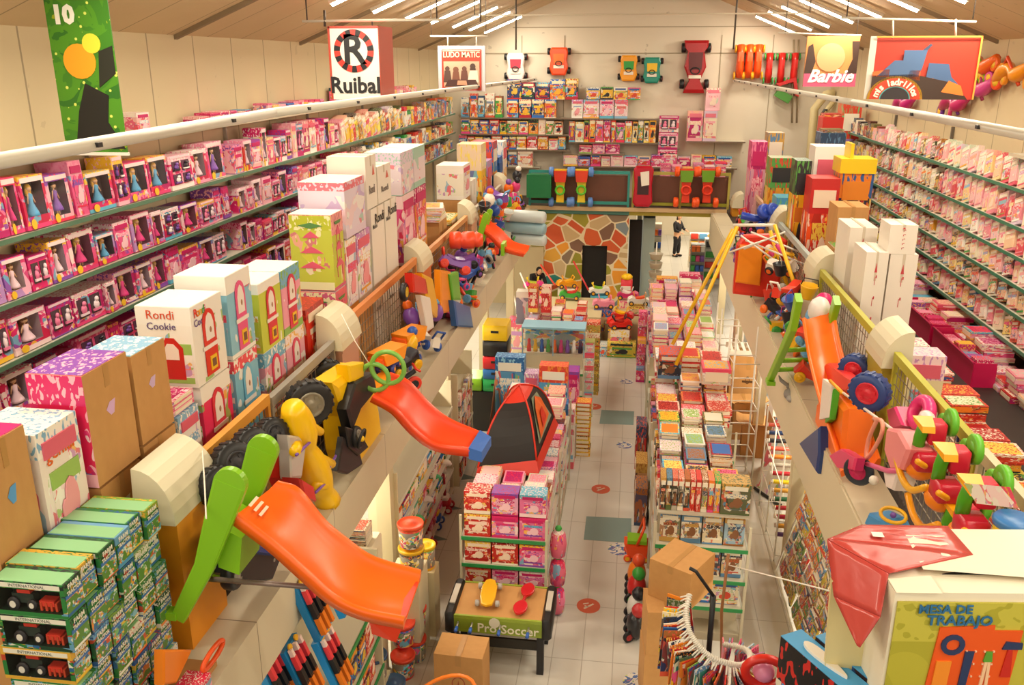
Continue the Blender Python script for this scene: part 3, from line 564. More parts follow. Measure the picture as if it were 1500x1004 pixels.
# floor goods by the book wall: piles of flat boxes and long pink bins
k = 0
for y in [10.2 + .42 * j for j in range(26)]:
    n_ = R.randint(2, 5); z = 3.1
    for j in range(n_):
        k += 1; hh = R.uniform(.06, .12); nm, hx = R.choice(PALES + BOOKS[:4] if y > 17 else PINKS[:6] + PALES[:3])
        place(R.choice(['flatpastel', 'flatred', 'flatpink'] if y < 17 else ['flatbook', 'flatpastel', 'flatwhite', 'flatred']), 'R', 5.42 + R.uniform(-.05, .05), y, z, .36, .42, hh, hx, '%s flat box, book wall floor pile %s from near end, %s up' % (nm, nth(int((y - 10.2) / .42 + .5) + 1), nth(j + 1)), 'box', 'flat boxes piled on the floor by the book wall', yaw=R.uniform(-.04, .04)); z += hh
for y in (12.3, 14.2):
    r = empty('pink_bin', (5.02, y, 3.1)); tag(r, 'long magenta plastic bin full of packs, %s end of the book wall floor' % ('near' if y < 13 else 'middle'), 'bin', 'magenta floor bins')
    m = MB(); pr = M('#d01858', .35); L = 1.75
    for (c, d) in (((0, L / 2, .02), (.3, L, .03)), ((-.15, L / 2, .18), (.02, L, .36)), ((.15, L / 2, .15), (.02, L, .3)), ((0, 0, .18), (.3, .02, .36)), ((0, L, .18), (.3, .02, .36))): m.box(c, d)
    m.build('bin_body', pr, r); MB().box((-.165, L / 2, .355), (.03, L + .02, .03)).build('rim', M('#b81450', .4), r)
    for j in range(7):
        nm, hx = R.choice(PALES); place('flatpink', 'R', 5.03, y + .17 + j * .235, 3.15, .2, .24, R.uniform(.22, .34), hx, '%s pack standing in the %s magenta bin, %s from its near end' % (nm, 'near' if y < 13 else 'middle', nth(j + 1)), 'box', 'packs in the magenta bins')
# ---- far wall shelves (x from doll aisle to book aisle)
def xz(px, py): p = at(px, py, Y=29.2); return p.x, p.z
def far_shelf(px0, px1, py, tag_, d=.38): 
    x0, z = xz(px0, py); x1, _ = xz(px1, py); board('far_shelf', tag_ + ' of the far wall', x0, x1, 29.2, YB, z, '#7c6a58', 'F'); return x0, x1, z
FG = 'toys on the far wall shelves'
x0, x1, z = far_shelf(675, 965, 172, 'long upper shelf')
c = fill('F', 29.2, x0, at(740, 0, Y=29.2).x, z, (.62, .8), (.22, .34), .3, ['multiprint', 'bookprint', 'multiprint2'], BRIGHT, 'the far wall upper shelf', FG)
xa, xb = at(742, 0, Y=29.2).x, at(838, 0, Y=29.2).x
DK = [('dark blue', '#22386c'), ('red', '#c83828'), ('orange', '#ee7c28'), ('black', '#24222c')]
c = fill('F', 29.2, xa, xb, z, (.585, .586), (.36, .5), .35, ['multiprint', 'darkprint'], DK, 'the far wall upper shelf', FG, cnt=c)
fill('F', 29.2, xa, at(870, 0, Y=29.2).x, z + .588, (.52, .66), (.4, .52), .35, ['multiprint', 'darkprint'], DK, 'the far wall upper pile', FG)
c = fill('F', 29.2, xb + .05, at(860, 0, Y=29.2).x, z, (.585, .586), (.3, .4), .35, ['whiteprint'], PALES[:4], 'the far wall upper shelf', FG, cnt=c)
c = fill('F', 29.2, at(858, 0, Y=29.2).x, at(945, 0, Y=29.2).x, z, (.585, .586), (.42, .55), .35, ['whiteprint', 'pinkprint'], [('white', '#f4f0e4'), ('pale pink', '#f4d8dc')], 'the far wall upper shelf', FG, cnt=c + 1)
fill('F', 29.2, at(862, 0, Y=29.2).x, at(945, 0, Y=29.2).x, z + .588, (.36, .4), (.38, .46), .35, ['yelprint', 'multiprint2'], [('orange', '#ee9430'), ('yellow', '#f0c040')], 'the far wall upper pile beside the white boxes', FG)
x0, x1, z = far_shelf(675, 833, 196, 'short middle shelf')
fill('F', 29.2, x0, x1, z, (.4, .5), (.22, .4), .3, ['multiprint', 'multiprint2', 'yelprint', 'redprint'], BRIGHT, 'the far wall middle shelf', FG)
x0, x1, z = far_shelf(672, 833, 218, 'short lower shelf')
fill('F', 29.2, x0, x1, z, (.36, .46), (.22, .36), .3, ['multiprint', 'whiteprint', 'redprint'], BRIGHT, 'the far wall short lower shelf', FG)
x0, x1, z = far_shelf(833, 965, 208, 'wide middle shelf')
fill('F', 29.2, x0, x1, z, (.62, .74), (.14, .3), .3, ['pinkprint', 'multiprint', 'blueprint', 'yelprint', 'pack3'], BRIGHT + PINKS[:3], 'the far wall wide middle shelf', FG)
x0, x1, z = far_shelf(848, 915, 225, 'narrow low shelf'); fill('F', 29.2, x0, x1, z, (.2, .36), (.3, .5), .3, ['pinkprint', 'whiteprint'], PINKS[:5], 'the far wall narrow low shelf', FG)
x0, x1, z = far_shelf(825, 1080, 243, 'long bottom shelf'); fill('F', 29.2, x0, x1, z, (.3, .42), (.3, .5), .3, ['pinkprint', 'flatpink', 'pastelprint', 'multiprint2'], PINKS + PALES[:4], 'the far wall bottom shelf', FG)
x0, x1, z = far_shelf(672, 790, 244, 'low corner shelf'); fill('F', 29.2, x0, x1, z, (.3, .6), (.3, .6), .3, ['whiteprint', 'multiprint', 'bookprint', 'redprint'], BRIGHT, 'the far wall low corner shelf', FG)
x0, x1, z = far_shelf(1005, 1092, 207, 'pink goods shelf'); fill('F', 29.2, x0, x1 - .75, z, (.949, .95), (.4, .55), .3, ['pinkprint', 'pinkprint', 'pastelprint'], PINKS[:3] + PALES[:2], 'the far wall pink goods shelf', FG)
place('pastelprint', 'F', at(1055, 0, Y=29.2).x, 29.5, z + .952, .45, .35, .7, '#f2c0c8', 'tall pale pink box on top of the far wall pink goods', 'box', FG)
for j, zz in enumerate((4.24, 4.77, 5.3)):   # three doll heads boxes stacked
    place('multi2', 'F', at(990, 0, Y=29.2).x, 29.45, zz, .62, .4, .52, '#e6c8c4', 'pinkish box with oval window, %s from below in stack at far wall' % nth(j + 1), 'box', 'boxes with oval windows')
# pink game stacks on the far mezzanine behind the olive rail
k = 0
for cx in range(6):
    z = 3.12
    for j in range(9):
        k += 1; hh = R.uniform(.1, .18); nm, hx = R.choice([('dusty pink', '#d88c90'), ('pink', '#e0708c'), ('pale pink', '#ecb4b4')]); place('flatpink', 'F', 1.0 + cx * .34, 28.3 + (cx % 2) * .1, z, .32, .5, hh, hx, '%s flat game on far mezzanine, %s pile from doll aisle, %s from below' % (nm, nth(cx + 1), nth(j + 1)), 'box', 'pink games piled on the far mezzanine', parts=False); z += hh
# ------------------------------------------------------------------ big boxes on the doll-side mezzanine
TXT = {}
def mbox(Y0, Y1, dep, z0, z1, key, c, label, x=-3.66, cat='box', group='boxes along the doll aisle railing', name=None):
    return place(key, 'L', x - dep / 2, (Y0 + Y1) / 2, z0, Y1 - Y0, dep, z1 - z0, c, label, cat, group)
def sticker(o, hx, w=.22, h=.16, u=0., v=.62, name='paper_label'):   # on the front of a unit box
    p = MB().add([(u - w / 2, -.506, v - h * .1), (u - w * .1, -.506, v - h / 2), (u + w * .25, -.506, v - h * .45), (u + w / 2, -.506, v + h * .3), (u - w * .1, -.506, v + h * .25)], [(0, 1, 2, 3, 4)]).build(name, M(hx, .5)); p.parent = o; return p
def top_print(o, pm):
    p = MB().box((0, 0, 1.004), (.98, .98, .008)).build('printed_lid', pm); p.parent = o; p.color = o.color
def end_print(o, pm):
    p = MB().box((-.503, 0, .5), (.006, 1, 1)).build('printed_end', pm); p.parent = o; p.color = lin('#d81c50')
def btext(o, s, hx, u, v, size, w, h, rot=0):                 # lettering on a unit box's front; w, h: the box's real size
    t = text(s, size, M(hx, .5), o, (u, -.512, v), (PI / 2, 0, 0), bold=size * .008); t.scale = (1 / w, 1 / h, 1); t.rotation_euler = (PI / 2, 0, 0); return t
mbox(4.15, 4.55, .6, 3.1, 4.35, 'carton', '#ffffff', 'lower brown carton beneath the carton with blue paper label', x=-3.73)
o = mbox(4.15, 4.55, .6, 4.36, 5.33, 'carton', '#e83c80', 'brown carton with pink lid and blue paper label beside green boxes', x=-3.73); sticker(o, '#5c9cd8'); top_print(o, P_PINK)
mbox(4.6, 5.03, .6, 3.1, 4.3, 'carton', '#ffffff', 'brown carton beneath the white pack with orange lettering', x=-3.73)
o = mbox(4.6, 5.03, .5, 4.31, 5.23, 'whiteprint', '#f3e4dc', 'white and pink printed box with orange lettering between two cartons', x=-3.71); btext(o, 'genial', '#e86820', 0, .8, .13, .43, .92)
mbox(5.09, 5.62, .5, 3.1, 3.98, 'carton', '#ffffff', 'lowest brown carton under the red ended carton')
o = mbox(5.09, 5.6, .48, 3.99, 4.6, 'carton', '#ffffff', 'low brown carton directly under the tall red ended carton'); sticker(o, '#d8cfc0', .3, .2)
o = mbox(5.08, 5.62, .42, 4.62, 5.46, 'carton', '#e0305c', 'tall brown carton with red printed end and pink printed lid'); sticker(o, '#d8b0dc'); top_print(o, P_PINK); end_print(o, P_PINK)
mbox(5.67, 6.2, .5, 3.1, 3.98, 'carton', '#ffffff', 'lowest brown carton under the teal edged carton')
o = mbox(5.67, 6.15, .46, 3.99, 4.66, 'carton', '#ffffff', 'low brown carton directly under the tall teal edged carton'); sticker(o, '#a0bce0', .3, .2)
o = mbox(5.67, 6.15, .42, 4.68, 5.4, 'carton', '#8cc8c8', 'tall brown carton with pale teal printed lid'); sticker(o, '#d0b4dc'); top_print(o, P_WHITE)
o = mbox(6.2, 6.55, .5, 4.0, 4.68, 'whiteprint', '#f2ece4', 'white printed box with green and orange toy kitchen below pink packs'); mbox(6.2, 6.58, .5, 3.1, 3.99, 'carton', '#fff', 'brown carton under the white toy kitchen box')
for j in range(3): place('flatpink', 'L', -3.92, 6.37, 4.69 + j * .045, .36, .46, .044, ['#e8a0b8', '#e46890', '#f0c8d0'][j], '%s flat pack in the small pile on the toy kitchen box, %s from below' % (['pale pink', 'rose', 'blush'][j], nth(j + 1)), 'box', 'pink flat packs on the toy kitchen box')
def kitchen(o, hx, hx2='#f0c020'):                           # pictured red arched toy stove
    m = MB().use(M(hx, .4)); arch = [(-.2, .06)] + [(-.2 + .0, .55)] + [(.2 * math.cos(a), .72 + .17 * math.sin(a)) for a in [PI - PI * k / 8 for k in range(9)]] + [(.2, .06)]
    m.prism(arch, -.52, -.508, 'Y'); m.use(M('#f2e8e0', .4)); m.prism([(-.13, .5), (-.13, .7), (-.08, .8), (0, .84), (.08, .8), (.13, .7), (.13, .5)], -.527, -.519, 'Y'); m.box((0, -.525, .42), (.5, .015, .05))
    m.use(M('#a87858', .5)); m.ball((.02, -.52, .62), (.05, .012, .05), 8); m.use(M(hx2, .4)); m.box((.02, -.527, .2), (.2, .015, .18)); m.use(M('#7a5040', .5)); m.box((.02, -.537, .2), (.12, .01, .1))
    p = m.build('pictured_toy'); p.parent = o
def kbox(Y0, Y1, z0, z1, c, label, arch, txt=None, tc='#e04c30', dep=.5, key='whiteplain'):
    o = mbox(Y0, Y1, dep, z0, z1, key, c, label); kitchen(o, arch)
    if txt: btext(o, txt, tc, -.15 if len(txt) < 7 else 0, .92, .1, Y1 - Y0, z1 - z0)
    return o
LINK[0] = False
_r = MB().use(print_mat('sparse_toy_print', ['#f4f0e8', '#e8485c', '#f4f0e8', '#f0b850', '#f4f0e8', '#78b4d4', '#f2e0e0', '#8cb858'], 3.5, .60, .64)).box((0, 0, .5), (1, 1, 1)).build('toy_kitchen_box'); _h = MB().use(M('#f2ece2', .5)).box((0, 0, 1.003), (.98, .98, .006)).build('box_top'); _h.parent = _r
_e = MB().use(P_WHITE).box((-.503, 0, .3), (.006, .9, .5)).build('printed_end'); _e.parent = _r; T['whiteplain'] = template(_r, [(_h, []), (_e, [])]); LINK[0] = True
DESC['whiteplain'] = 'white toy box'
kbox(6.62, 7.18, 4.0, 4.78, '#e83060', 'pink toy kitchen box beneath the white toy kitchen box with rainbow lettering', '#d83044'); mbox(6.62, 7.18, .5, 3.1, 3.99, 'carton', '#fff', 'brown carton two below the rainbow lettered kitchen box')
o = kbox(6.6, 7.17, 4.8, 5.52, '#f2ece2', 'white toy kitchen box with red arch and rainbow lettering', '#d82c20')
for ch, hx, u in zip('Rondi', ('#d83020', '#e88820', '#e8c020', '#3c9c3c', '#d83070'), (-.36, -.28, -.2, -.12, -.06)): btext(o, ch, hx, u, .9, .11, .57, .72)
btext(o, 'Cookie', '#6a4c8c', -.2, .78, .09, .57, .72)
e = text('Rondi', .11, M('#d85028', .5), o, (-.512, .05, .9), (PI / 2, 0, -PI / 2)); e.scale = (1 / .5, 1 / .72, 1); e = text('Cookie', .09, M('#5c4880', .5), o, (-.512, .05, .76), (PI / 2, 0, -PI / 2)); e.scale = (1 / .5, 1 / .72, 1)
p = MB().use(M('#c8241c', .4)).prism([(-.3, .1), (-.3, .5), (-.15, .62), (0, .62), (.1, .5), (.1, .1)], -.512, -.504, 'X').use(M('#f2e4d8', .4)).prism([(-.22, .35), (-.22, .48), (-.13, .55), (-.02, .55), (.04, .48), (.04, .35)], -.52, -.51, 'X').build('pictured_stove'); p.parent = o
kbox(7.28, 7.8, 4.0, 4.8, '#7cbcd8', 'pale blue toy box with red heart beneath the blue and pink box', '#6ab4d8'); mbox(7.28, 7.8, .5, 3.1, 3.99, 'carton', '#fff', 'brown carton two below the tall blue and pink box')
kbox(7.28, 7.8, 4.82, 5.62, '#8cc4dc', 'tall blue and pink toy box with yellow play tower picture', '#e8588c')
kbox(7.95, 8.5, 4.66, 5.38, '#c8d048', 'white toy kitchen box edged in lime green on the upper tier', '#d83040'); kbox(7.95, 8.5, 3.95, 4.65, '#f0a0b0', 'white and pink kitchen box beneath the lime edged box', '#e04868'); mbox(7.95, 8.5, .5, 3.1, 3.94, 'carton', '#fff', 'brown carton two below the lime edged kitchen box')
kbox(8.52, 9.06, 4.66, 5.38, '#f0a0b8', 'white toy kitchen box edged in pink on the upper tier', '#d83050'); kbox(8.52, 9.06, 3.95, 4.65, '#f0a8b8', 'pink kitchen box beneath the pink edged box', '#e04868'); mbox(8.52, 9.06, .5, 3.1, 3.94, 'carton', '#fff', 'brown carton two below the pink edged kitchen box')
mbox(9.15, 9.75, .5, 4.0, 4.78, 'redprint', '#e03018', 'bright red and orange printed box beside the lime carousel box'); mbox(9.15, 9.75, .5, 3.1, 3.99, 'carton', '#fff', 'brown carton under the bright red printed box')
def carousel(o):
    m = MB().use(M('#e0607c', .4))
    for z, w in ((.72, .2), (.52, .26), (.3, .3)): m.prism([(-w, z), (w, z), (w * .5, z + .07), (0, z + .12), (-w * .5, z + .07)], -.515, -.506, 'Y'); m.box((-w * .7, -.51, z - .07), (.02, .01, .14)); m.box((w * .7, -.51, z - .07), (.02, .01, .14))
    m.use(M('#5c9050', .4)); m.prism([(-.3, .9), (.3, .9), (.2, .86), (-.2, .86)], -.515, -.506, 'Y'); p = m.build('pictured_carousel'); p.parent = o
LINK[0] = False
for key, nm, pm in (('limebox', 'lime_toy_box', P_LIME), ('lilacbox', 'baby_carrier_box', print_mat('lilac_toy_print', ['#e4d4e8', '#f4f0ec', '#c8b0dc', '#f2d4dc', '#f4f0ec', '#e87888', '#a8d0c0'], 3.2, .58, .63))):
    _r = MB().use(pm).box((0, 0, .5), (1, 1, 1)).build(nm); _h = MB().use(M('#f0ece0', .5)).box((0, 0, 1.003), (.98, .98, .006)).build('box_top'); _h.parent = _r; T[key] = template(_r, [(_h, [])])
_r = MB().use(M('#efe8dc', .55)).box((0, 0, .5), (1, 1, 1)).build('white_carton'); _t = MB().use(M('#d4c8b4', .35)).box((0, 0, 1.003), (.1, 1, .006)).box((0, -.503, .9), (.1, .006, .2)).build('packing_tape'); _t.parent = _r; T['whitecarton'] = template(_r, [(_t, [])])
LINK[0] = True
for z0, z1, w_ in ((4.74, 5.7, 'upper'), (3.8, 4.72, 'lower')):
    o = mbox(10.2, 10.62, .55, z0, z1, 'limebox', '#c8d04c', '%s tall lime green box picturing a pink carousel' % w_); carousel(o)
    p = MB().use(P_LIME).box((-.504, 0, .5), (.008, .98, .98)).build('printed_end'); p.parent = o; p.color = lin('#c8d04c')
    m = MB().use(M('#e0607c', .4))
    for z, w in ((.7, .2), (.5, .28), (.3, .3)): m.prism([(-w, z), (w, z), (w * .5, z + .05), (0, z + .09), (-w * .5, z + .05)], -.52, -.508, 'X')
    m.use(M('#5c9050', .4)).prism([(-.3, .86), (0, .82), (.3, .86), (0, .9)], -.52, -.508, 'X'); p = m.build('pictured_carousel'); p.parent = o
mbox(10.2, 10.62, .5, 3.1, 3.79, 'carton', '#fff', 'brown carton beneath the two lime carousel boxes')
for Y0, Y1, nm in ((10.66, 11.1, 'whose face shows a pink baby walker'), (11.14, 11.75, 'whose face shows a yellow and lilac tower')):
    mbox(Y0, Y1, .5, 3.1, 4.3, 'carton', '#fff', 'brown carton under the white box %s' % nm)
    o = mbox(Y0, Y1, .5, 4.31, 5.28, 'whiteprint', '#f2e8ea', 'white box %s' % nm)
mbox(10.75, 11.6, .62, 5.3, 6.02, 'lilacbox', '#e4d8ea', 'large lilac and white baby carrier box on the top tier')
o = None
for z0, z1, w_ in ((3.1, 4.28, 'bottom'), (4.3, 5.5, 'middle')):
    for Y0, Y1, k_ in ((11.85, 12.5, 'first'), (12.55, 13.2, 'second')):
        o = mbox(Y0, Y1, .55, z0, z1, 'whitecarton', '#fff', 'plain white carton with black lettering, %s tier, %s from the lilac box' % (w_, k_)); btext(o, 'Rondi', '#222222', .12, .86 if z0 > 4 else .2, .2, .65, 1.2); btext(o, 'Moltó', '#444444', -.25, .78, .09, .65, 1.2)
for Y0, Y1, z1, w_ in ((11.7, 12.2, 6.25, 'taller'), (12.25, 12.95, 6.05, 'shorter')):
    o = mbox(Y0, Y1, .55, 5.52, z1, 'whitecarton', '#fff', '%s plain white carton on the top tier by the lilac box' % w_)
    p = MB().use(M('#d86858', .5)).prism([(.1, .62), (.2, .82), (.3, .62)], -.512, -.505, 'Y').build('printed_logo'); p.parent = o; btext(o, 'Rondi', '#6c6460', 0, .35, .14, .6, .6)
for Y0, Y1, k_ in ((13.55, 14.35, 'first'), (14.4, 15.2, 'second')):
    o = mbox(Y0, Y1, .6, 5.45, 6.12, 'lilacbox', '#eadce4', 'large pale lilac baby box on the top tier beyond the white cartons, %s of two' % k_)
    mbox(Y0, Y1, .55, 4.3, 5.44, 'pinkprint', '#e0508c' if k_ == 'first' else '#e8a040', 'tall %s printed box below the pale lilac baby boxes' % ('pink' if k_ == 'first' else 'orange'))
    mbox(Y0, Y1, .55, 3.1, 4.29, 'carton', '#fff', 'brown carton beneath the tall %s printed box' % ('pink' if k_ == 'first' else 'orange'))
mbox(16.2, 16.9, .7, 3.1, 4.55, 'carton', '#fff', 'brown carton under the foil wrapped flat packs')
for j in range(5): place('flatwhite', 'L', -4.0, 16.5, 4.56 + .055 * j, .7, .7, .052, ['#e8ccc4', '#f0dcd4', '#dcb8b0', '#f0e0d8', '#ecd0c8'][j], 'pale glossy flat pack in pile behind the capped column, %s from below' % nth(j + 1), 'box', 'pale glossy flat packs', yaw=.05 * j)
mbox(18.7, 19.5, .6, 3.1, 4.6, 'carton', '#fff', 'brown carton beneath the white box with palm tree'); o = mbox(18.7, 19.5, .6, 4.61, 5.35, 'whiteprint', '#f2eee0', 'white box picturing an orange palm tree toy near far end')
mbox(19.7, 20.3, .6, 3.1, 4.9, 'whitecarton', '#fff', 'tall pale box beside the palm tree box')
mbox(17.3, 18.3, .5, 4.3, 4.4, 'flatyel', '#e8d488', 'flat yellow and green box lying near the pale glossy packs'); mbox(17.3, 18.3, .5, 3.1, 4.29, 'carton', '#fff', 'brown carton under the flat yellow and green box')
for j, (Y0, zt) in enumerate(((21, 5.6), (21.9, 5.1), (22.8, 5.5), (23.8, 5.0), (24.6, 5.35))):
    mbox(Y0, Y0 + .7, .6, 3.1, zt, ['multiprint', 'whiteprint', 'blueprint', 'multiprint2', 'whiteprint'][j], BRIGHT[j][1], 'tall %s box near the far end of doll aisle, %s from the palm box' % (BRIGHT[j][0], nth(j + 1)))
# ------------------------------------------------------------------ green tractor boxes in the near corner
LINK[0] = False
_r = MB().use(P_GREEN); framed(_r, -.44, .44, .12, .8, .75, M('#1c2a20', .4)); _r = _r.build('tractor_box'); ps = []
m = MB().use(M('#2c3a34', .4)); m.box((-.14, -.15, .42), (.3, .3, .28)); m.use(M('#d83c2c', .4)); m.box((.2, -.2, .34), (.2, .35, .16)); m.box((-.12, -.15, .62), (.18, .3, .1)); m.use(M('#c8482c', .4)); [m.box((.12 + .07 * k, -.25, .26), (.03, .3, .24)) for k in range(4)]
for x, r_ in ((-.26, .14), (0., .11)): m.use(M('#24242a', .5)); m.at((x, -.3, .28), (PI / 2, 0, 0), (.6, 1.4, 1)).lathe([(r_ * .5, 0), (r_, .02), (r_, .12), (r_ * .5, .14)], 14); m.use(M('#e8e4d8', .4)); m.lathe([(r_ * .55, .139), (r_ * .5, .16)], 12); m.at()
o = m.build('toy_tractor'); o.parent = _r; ps.append((o, []))
o = MB().add([(-.44, -.502, .12), (.44, -.502, .12), (.44, -.502, .8), (-.44, -.502, .8)], [(0, 1, 2, 3)]).build('clear_window', CLEAR); o.parent = _r; ps.append((o, []))
o = MB().use(M('#e4e0d0', .4)).box((0, -.504, .9), (.9, .02, .13)).build('white_title_strip'); o.parent = _r; ps.append((o, []))
o = MB().use(M('#8cc08c', .3)).box((0, -.1, 1.005), (.96, .75, .01)).build('pale_green_top'); o.parent = _r; ps.append((o, []))
o = MB().use(P_BLUE).box((.504, 0, .3), (.008, .94, .5)).use(M('#3c74b8', .4)).box((.507, 0, .6), (.008, .94, .1)).build('picture_end'); o.parent = _r; o['own'] = 1; o.color = lin('#5a8c3c'); ps.append((o, []))
T['tractor'] = template(_r, ps); LINK[0] = True
MB().box((-3.6, 4.5, 3.135), (1.25, 1.3, .065)).build('tractor_pallet', CARD); tag(bpy.data.objects['tractor_pallet'], 'flat cardboard base under the green tractor boxes', 'base')
WH = M('#eeeadc', .45)
bw, bd, bh = .47, .168, .236
for cy in range(6):
    topn = 6; yb = 3.98 + cy * (bd + .01)
    for j in range(topn):
        z = 3.17 + j * bh
        if j < 2 and cy > 0: pass
        xx = -3.44 - (.03 if (j + cy) % 3 == 0 else 0)
        o = place('tractor', 'F', xx, yb + bd / 2, z + .001, bw, bd, bh - .006, '#2f7a3c', 'green windowed toy tractor box, %s column back, %s from floor, beside amber column' % (nth(cy + 1), nth(j + 1)), 'box', 'green tractor boxes')
        t = text('FARM', .042, WH, o, (.513, 0, .86), (PI / 2, 0, PI / 2), bold=.001); t.scale = (1 / bd, 1 / bh, 1)
        t = text('TRACTOR', .036, WH, o, (.513, 0, .68), (PI / 2, 0, PI / 2), bold=.001); t.scale = (1 / bd * .8, 1 / bh, 1)
        if cy == 0: t = text('INTERNATIONAL', .03, M('#3a4a40', .5), o, (0, -.518, .9), (PI / 2, 0, 0)); t.scale = (1 / bw, 1 / bh, 1)
# ------------------------------------------------------------------ toy builders
OR, OR2, LIM, RED, YEL, BLU, BLK = M('#f4541a', .3), M('#f76a18', .3), M('#84c020', .35), M('#d42c20', .3), M('#f8c60a', .32), M('#2450a8', .32), M('#1a191c', .45)
def wheel(parent, loc, rot, r, w, tyre=None, hub=None, name='wheel', lug=0, own=True):
    m = MB().lathe([(r * .55, -w / 2), (r * .9, -w / 2), (r, -w * .3), (r, w * .3), (r * .9, w / 2), (r * .55, w / 2)], 24)
    if lug:
        for k in range(18):
            a = 2 * PI * k / 18; m.at((0, 0, 0), (0, 0, a)); m.box((r * .99, 0, 0), (r * .07, r * .14, w * .8)); m.at()
    o = m.build(name, tyre or BLK, parent, loc, rot)
    h = MB().use(hub or GREY).lathe([(.01, w * .62), (r * .15, w * .64), (r * .2, w * .56), (r * .48, w * .52), (r * .54, w * .6), (r * .58, w * .5), (r * .58, -w * .5), (.01, -w * .56)], 18)
    for k in range(5): a = 2 * PI * k / 5; h.box((r * .36 * math.cos(a), r * .36 * math.sin(a), w * .56), (r * .14, r * .14, w * .06))
    h.build('hub', None, o); return o
def disc0(r): return [(r * math.cos(2 * PI * k / 24), r * math.sin(2 * PI * k / 24)) for k in range(24)]
def slide(label, near, far, mat, rim=.10, fl=.035, ends=None):
    """chute lofted between its two upper edges"""
    A, B = curve(near, 5), curve(far, 5); n = min(len(A), len(B)); r = empty('toy_slide', A[0]); tag(r, label, 'slide'); off = Vector(A[0]); rings = []
    for i in range(n):
        a, b = A[i] - off, B[i] - off; w = (b - a).normalized(); t = (A[min(i + 1, n - 1)] - A[max(i - 1, 0)]).normalized(); up = w.cross(t).normalized(); up = up if up.z > 0 else -up; W_ = (b - a).length
        pr = [(0, -rim), (-.012, -.02), (0, 0), (.025, 0), (.045, -.02), (.07, -rim + fl), (W_ / 2, -rim + fl - .006), (W_ - .07, -rim + fl), (W_ - .045, -.02), (W_ - .025, 0), (W_, 0), (W_ + .012, -.02), (W_, -rim), (W_ - .03, -rim - .0), (W_ - .05, -rim + .012), (.05, -rim + .012), (.03, -rim)]
        rings.append([a + w * u + up * v for u, v in pr])
    MB().loft(rings).build('chute', mat, r); return r
def local(r, p): return Vector(p) - Vector(r.location)
# big orange slide near the amber column
nr = [at(x, y, Y=5.0) for x, y in ((345, 752), (401, 796), (455, 842), (495, 877), (536, 895), (592, 906))]
fr_ = [at(x, y, Y=5.56) for x, y in ((408, 704), (440, 716), (477, 761), (509, 788), (549, 815), (617, 835))]
sl = slide('big orange slide with lime green ladder hanging over the ledge in front of amber column', nr, fr_, OR2, .1)
e0, e1 = local(sl, nr[-1]), local(sl, fr_[-1])
MB().loft([[e0 + Vector((-.01, 0, -.06)), e1 + Vector((-.01, 0, -.06)), e1 + Vector((-.08, -.04, -.24)), e0 + Vector((-.08, .04, -.24))], [e0 + Vector((-.26, .02, -.06)), e1 + Vector((-.26, -.02, -.06)), e1 + Vector((-.24, -.06, -.18)), e0 + Vector((-.26, .06, -.2))]], True, False).build('foot_lip', M('#e83a14', .35), sl)
def plank(parent, pts, w, th, mat, name, dirv=(0, 1, 0)):     # flat bar through points, w across dirv
    P = [Vector(p) for p in pts]; rings = []; d = Vector(dirv).normalized()
    for i, p in enumerate(P):
        t = (P[min(i + 1, len(P) - 1)] - P[max(i - 1, 0)]).normalized(); nrm = t.cross(d).normalized(); ww = w[i] if isinstance(w, (list, tuple)) else w
        rings.append([p + nrm * (ww * a) + d * (th * b) for a, b in ((-.5, -.5), (-.42, -.62), (.42, -.62), (.5, -.5), (.5, .5), (.42, .62), (-.42, .62), (-.5, .5))])
    return MB().loft(rings, True, False).build(name, mat, parent)
def ladder(parent, pts, w, y0, y1, mat, rungs=3, th=.05):
    for k, yy in enumerate((y0, y1)):
        q_ = local(parent, (pts[0][0], yy, pts[0][2])); MB().at(tuple(q_ + Vector((.0, 0, .0))), (PI / 2, 0, 0)).prism(disc0((w[0] if isinstance(w, list) else w) * .5), -th * .56, th * .56, 'Z').build('rounded_top', mat, parent)
        plank(parent, [local(parent, (p[0], yy + (p[1] if len(p) > 3 else 0), p[2])) for p in pts], w, th, mat, 'ladder_rail')
    P = [Vector((p[0], 0, p[2])) for p in pts]
    for k in range(rungs):
        f = (k + 1.2) / (rungs + .8); a = P[1].lerp(P[-1], f); MB().tube([local(parent, (a.x, y0, a.z)), local(parent, (a.x, y1, a.z))], .022, 8).build('rung', mat, parent)
pA = [at(338, 708, Y=4.98), at(322, 760, Y=4.98), at(300, 830, Y=4.98), at(262, 905, Y=4.98)]
ladder(sl, [tuple(p) for p in pA], [.23, .2, .14, .11], 4.98, 5.52, LIM, 4)
MB().at(tuple(local(sl, (pA[3].x - .02, 4.98, pA[3].z)))).box((-.04, 0, .03), (.12, .09, .06)).build('ladder_foot', LIM, sl)
g = local(sl, at(350, 790, Y=5.2)); MB().prism([(g.x - .1, g.z + .2), (g.x + .1, g.z + .1), (g.x + .05, g.z - .2), (g.x - .1, g.z - .15)], g.y - .15, g.y + .2, 'Y').build('side_brace', LIM, sl)
q = at(388, 744, Y=5.25); m = MB().use(M('#f4d8c0', .4)); qa = local(sl, q) + Vector((0, 0, .02))
for k in range(3): m.add([tuple(qa + Vector(v)) for v in ((-.09 + .035 * k, -.07, -.035 * k + .03), (-.07 + .035 * k, -.07, -.035 * k + .018), (-.07 + .035 * k, .07, -.035 * k + .018), (-.09 + .035 * k, .07, -.035 * k + .03))], [(0, 1, 2, 3)])
m.build('striped_decal', None, sl)
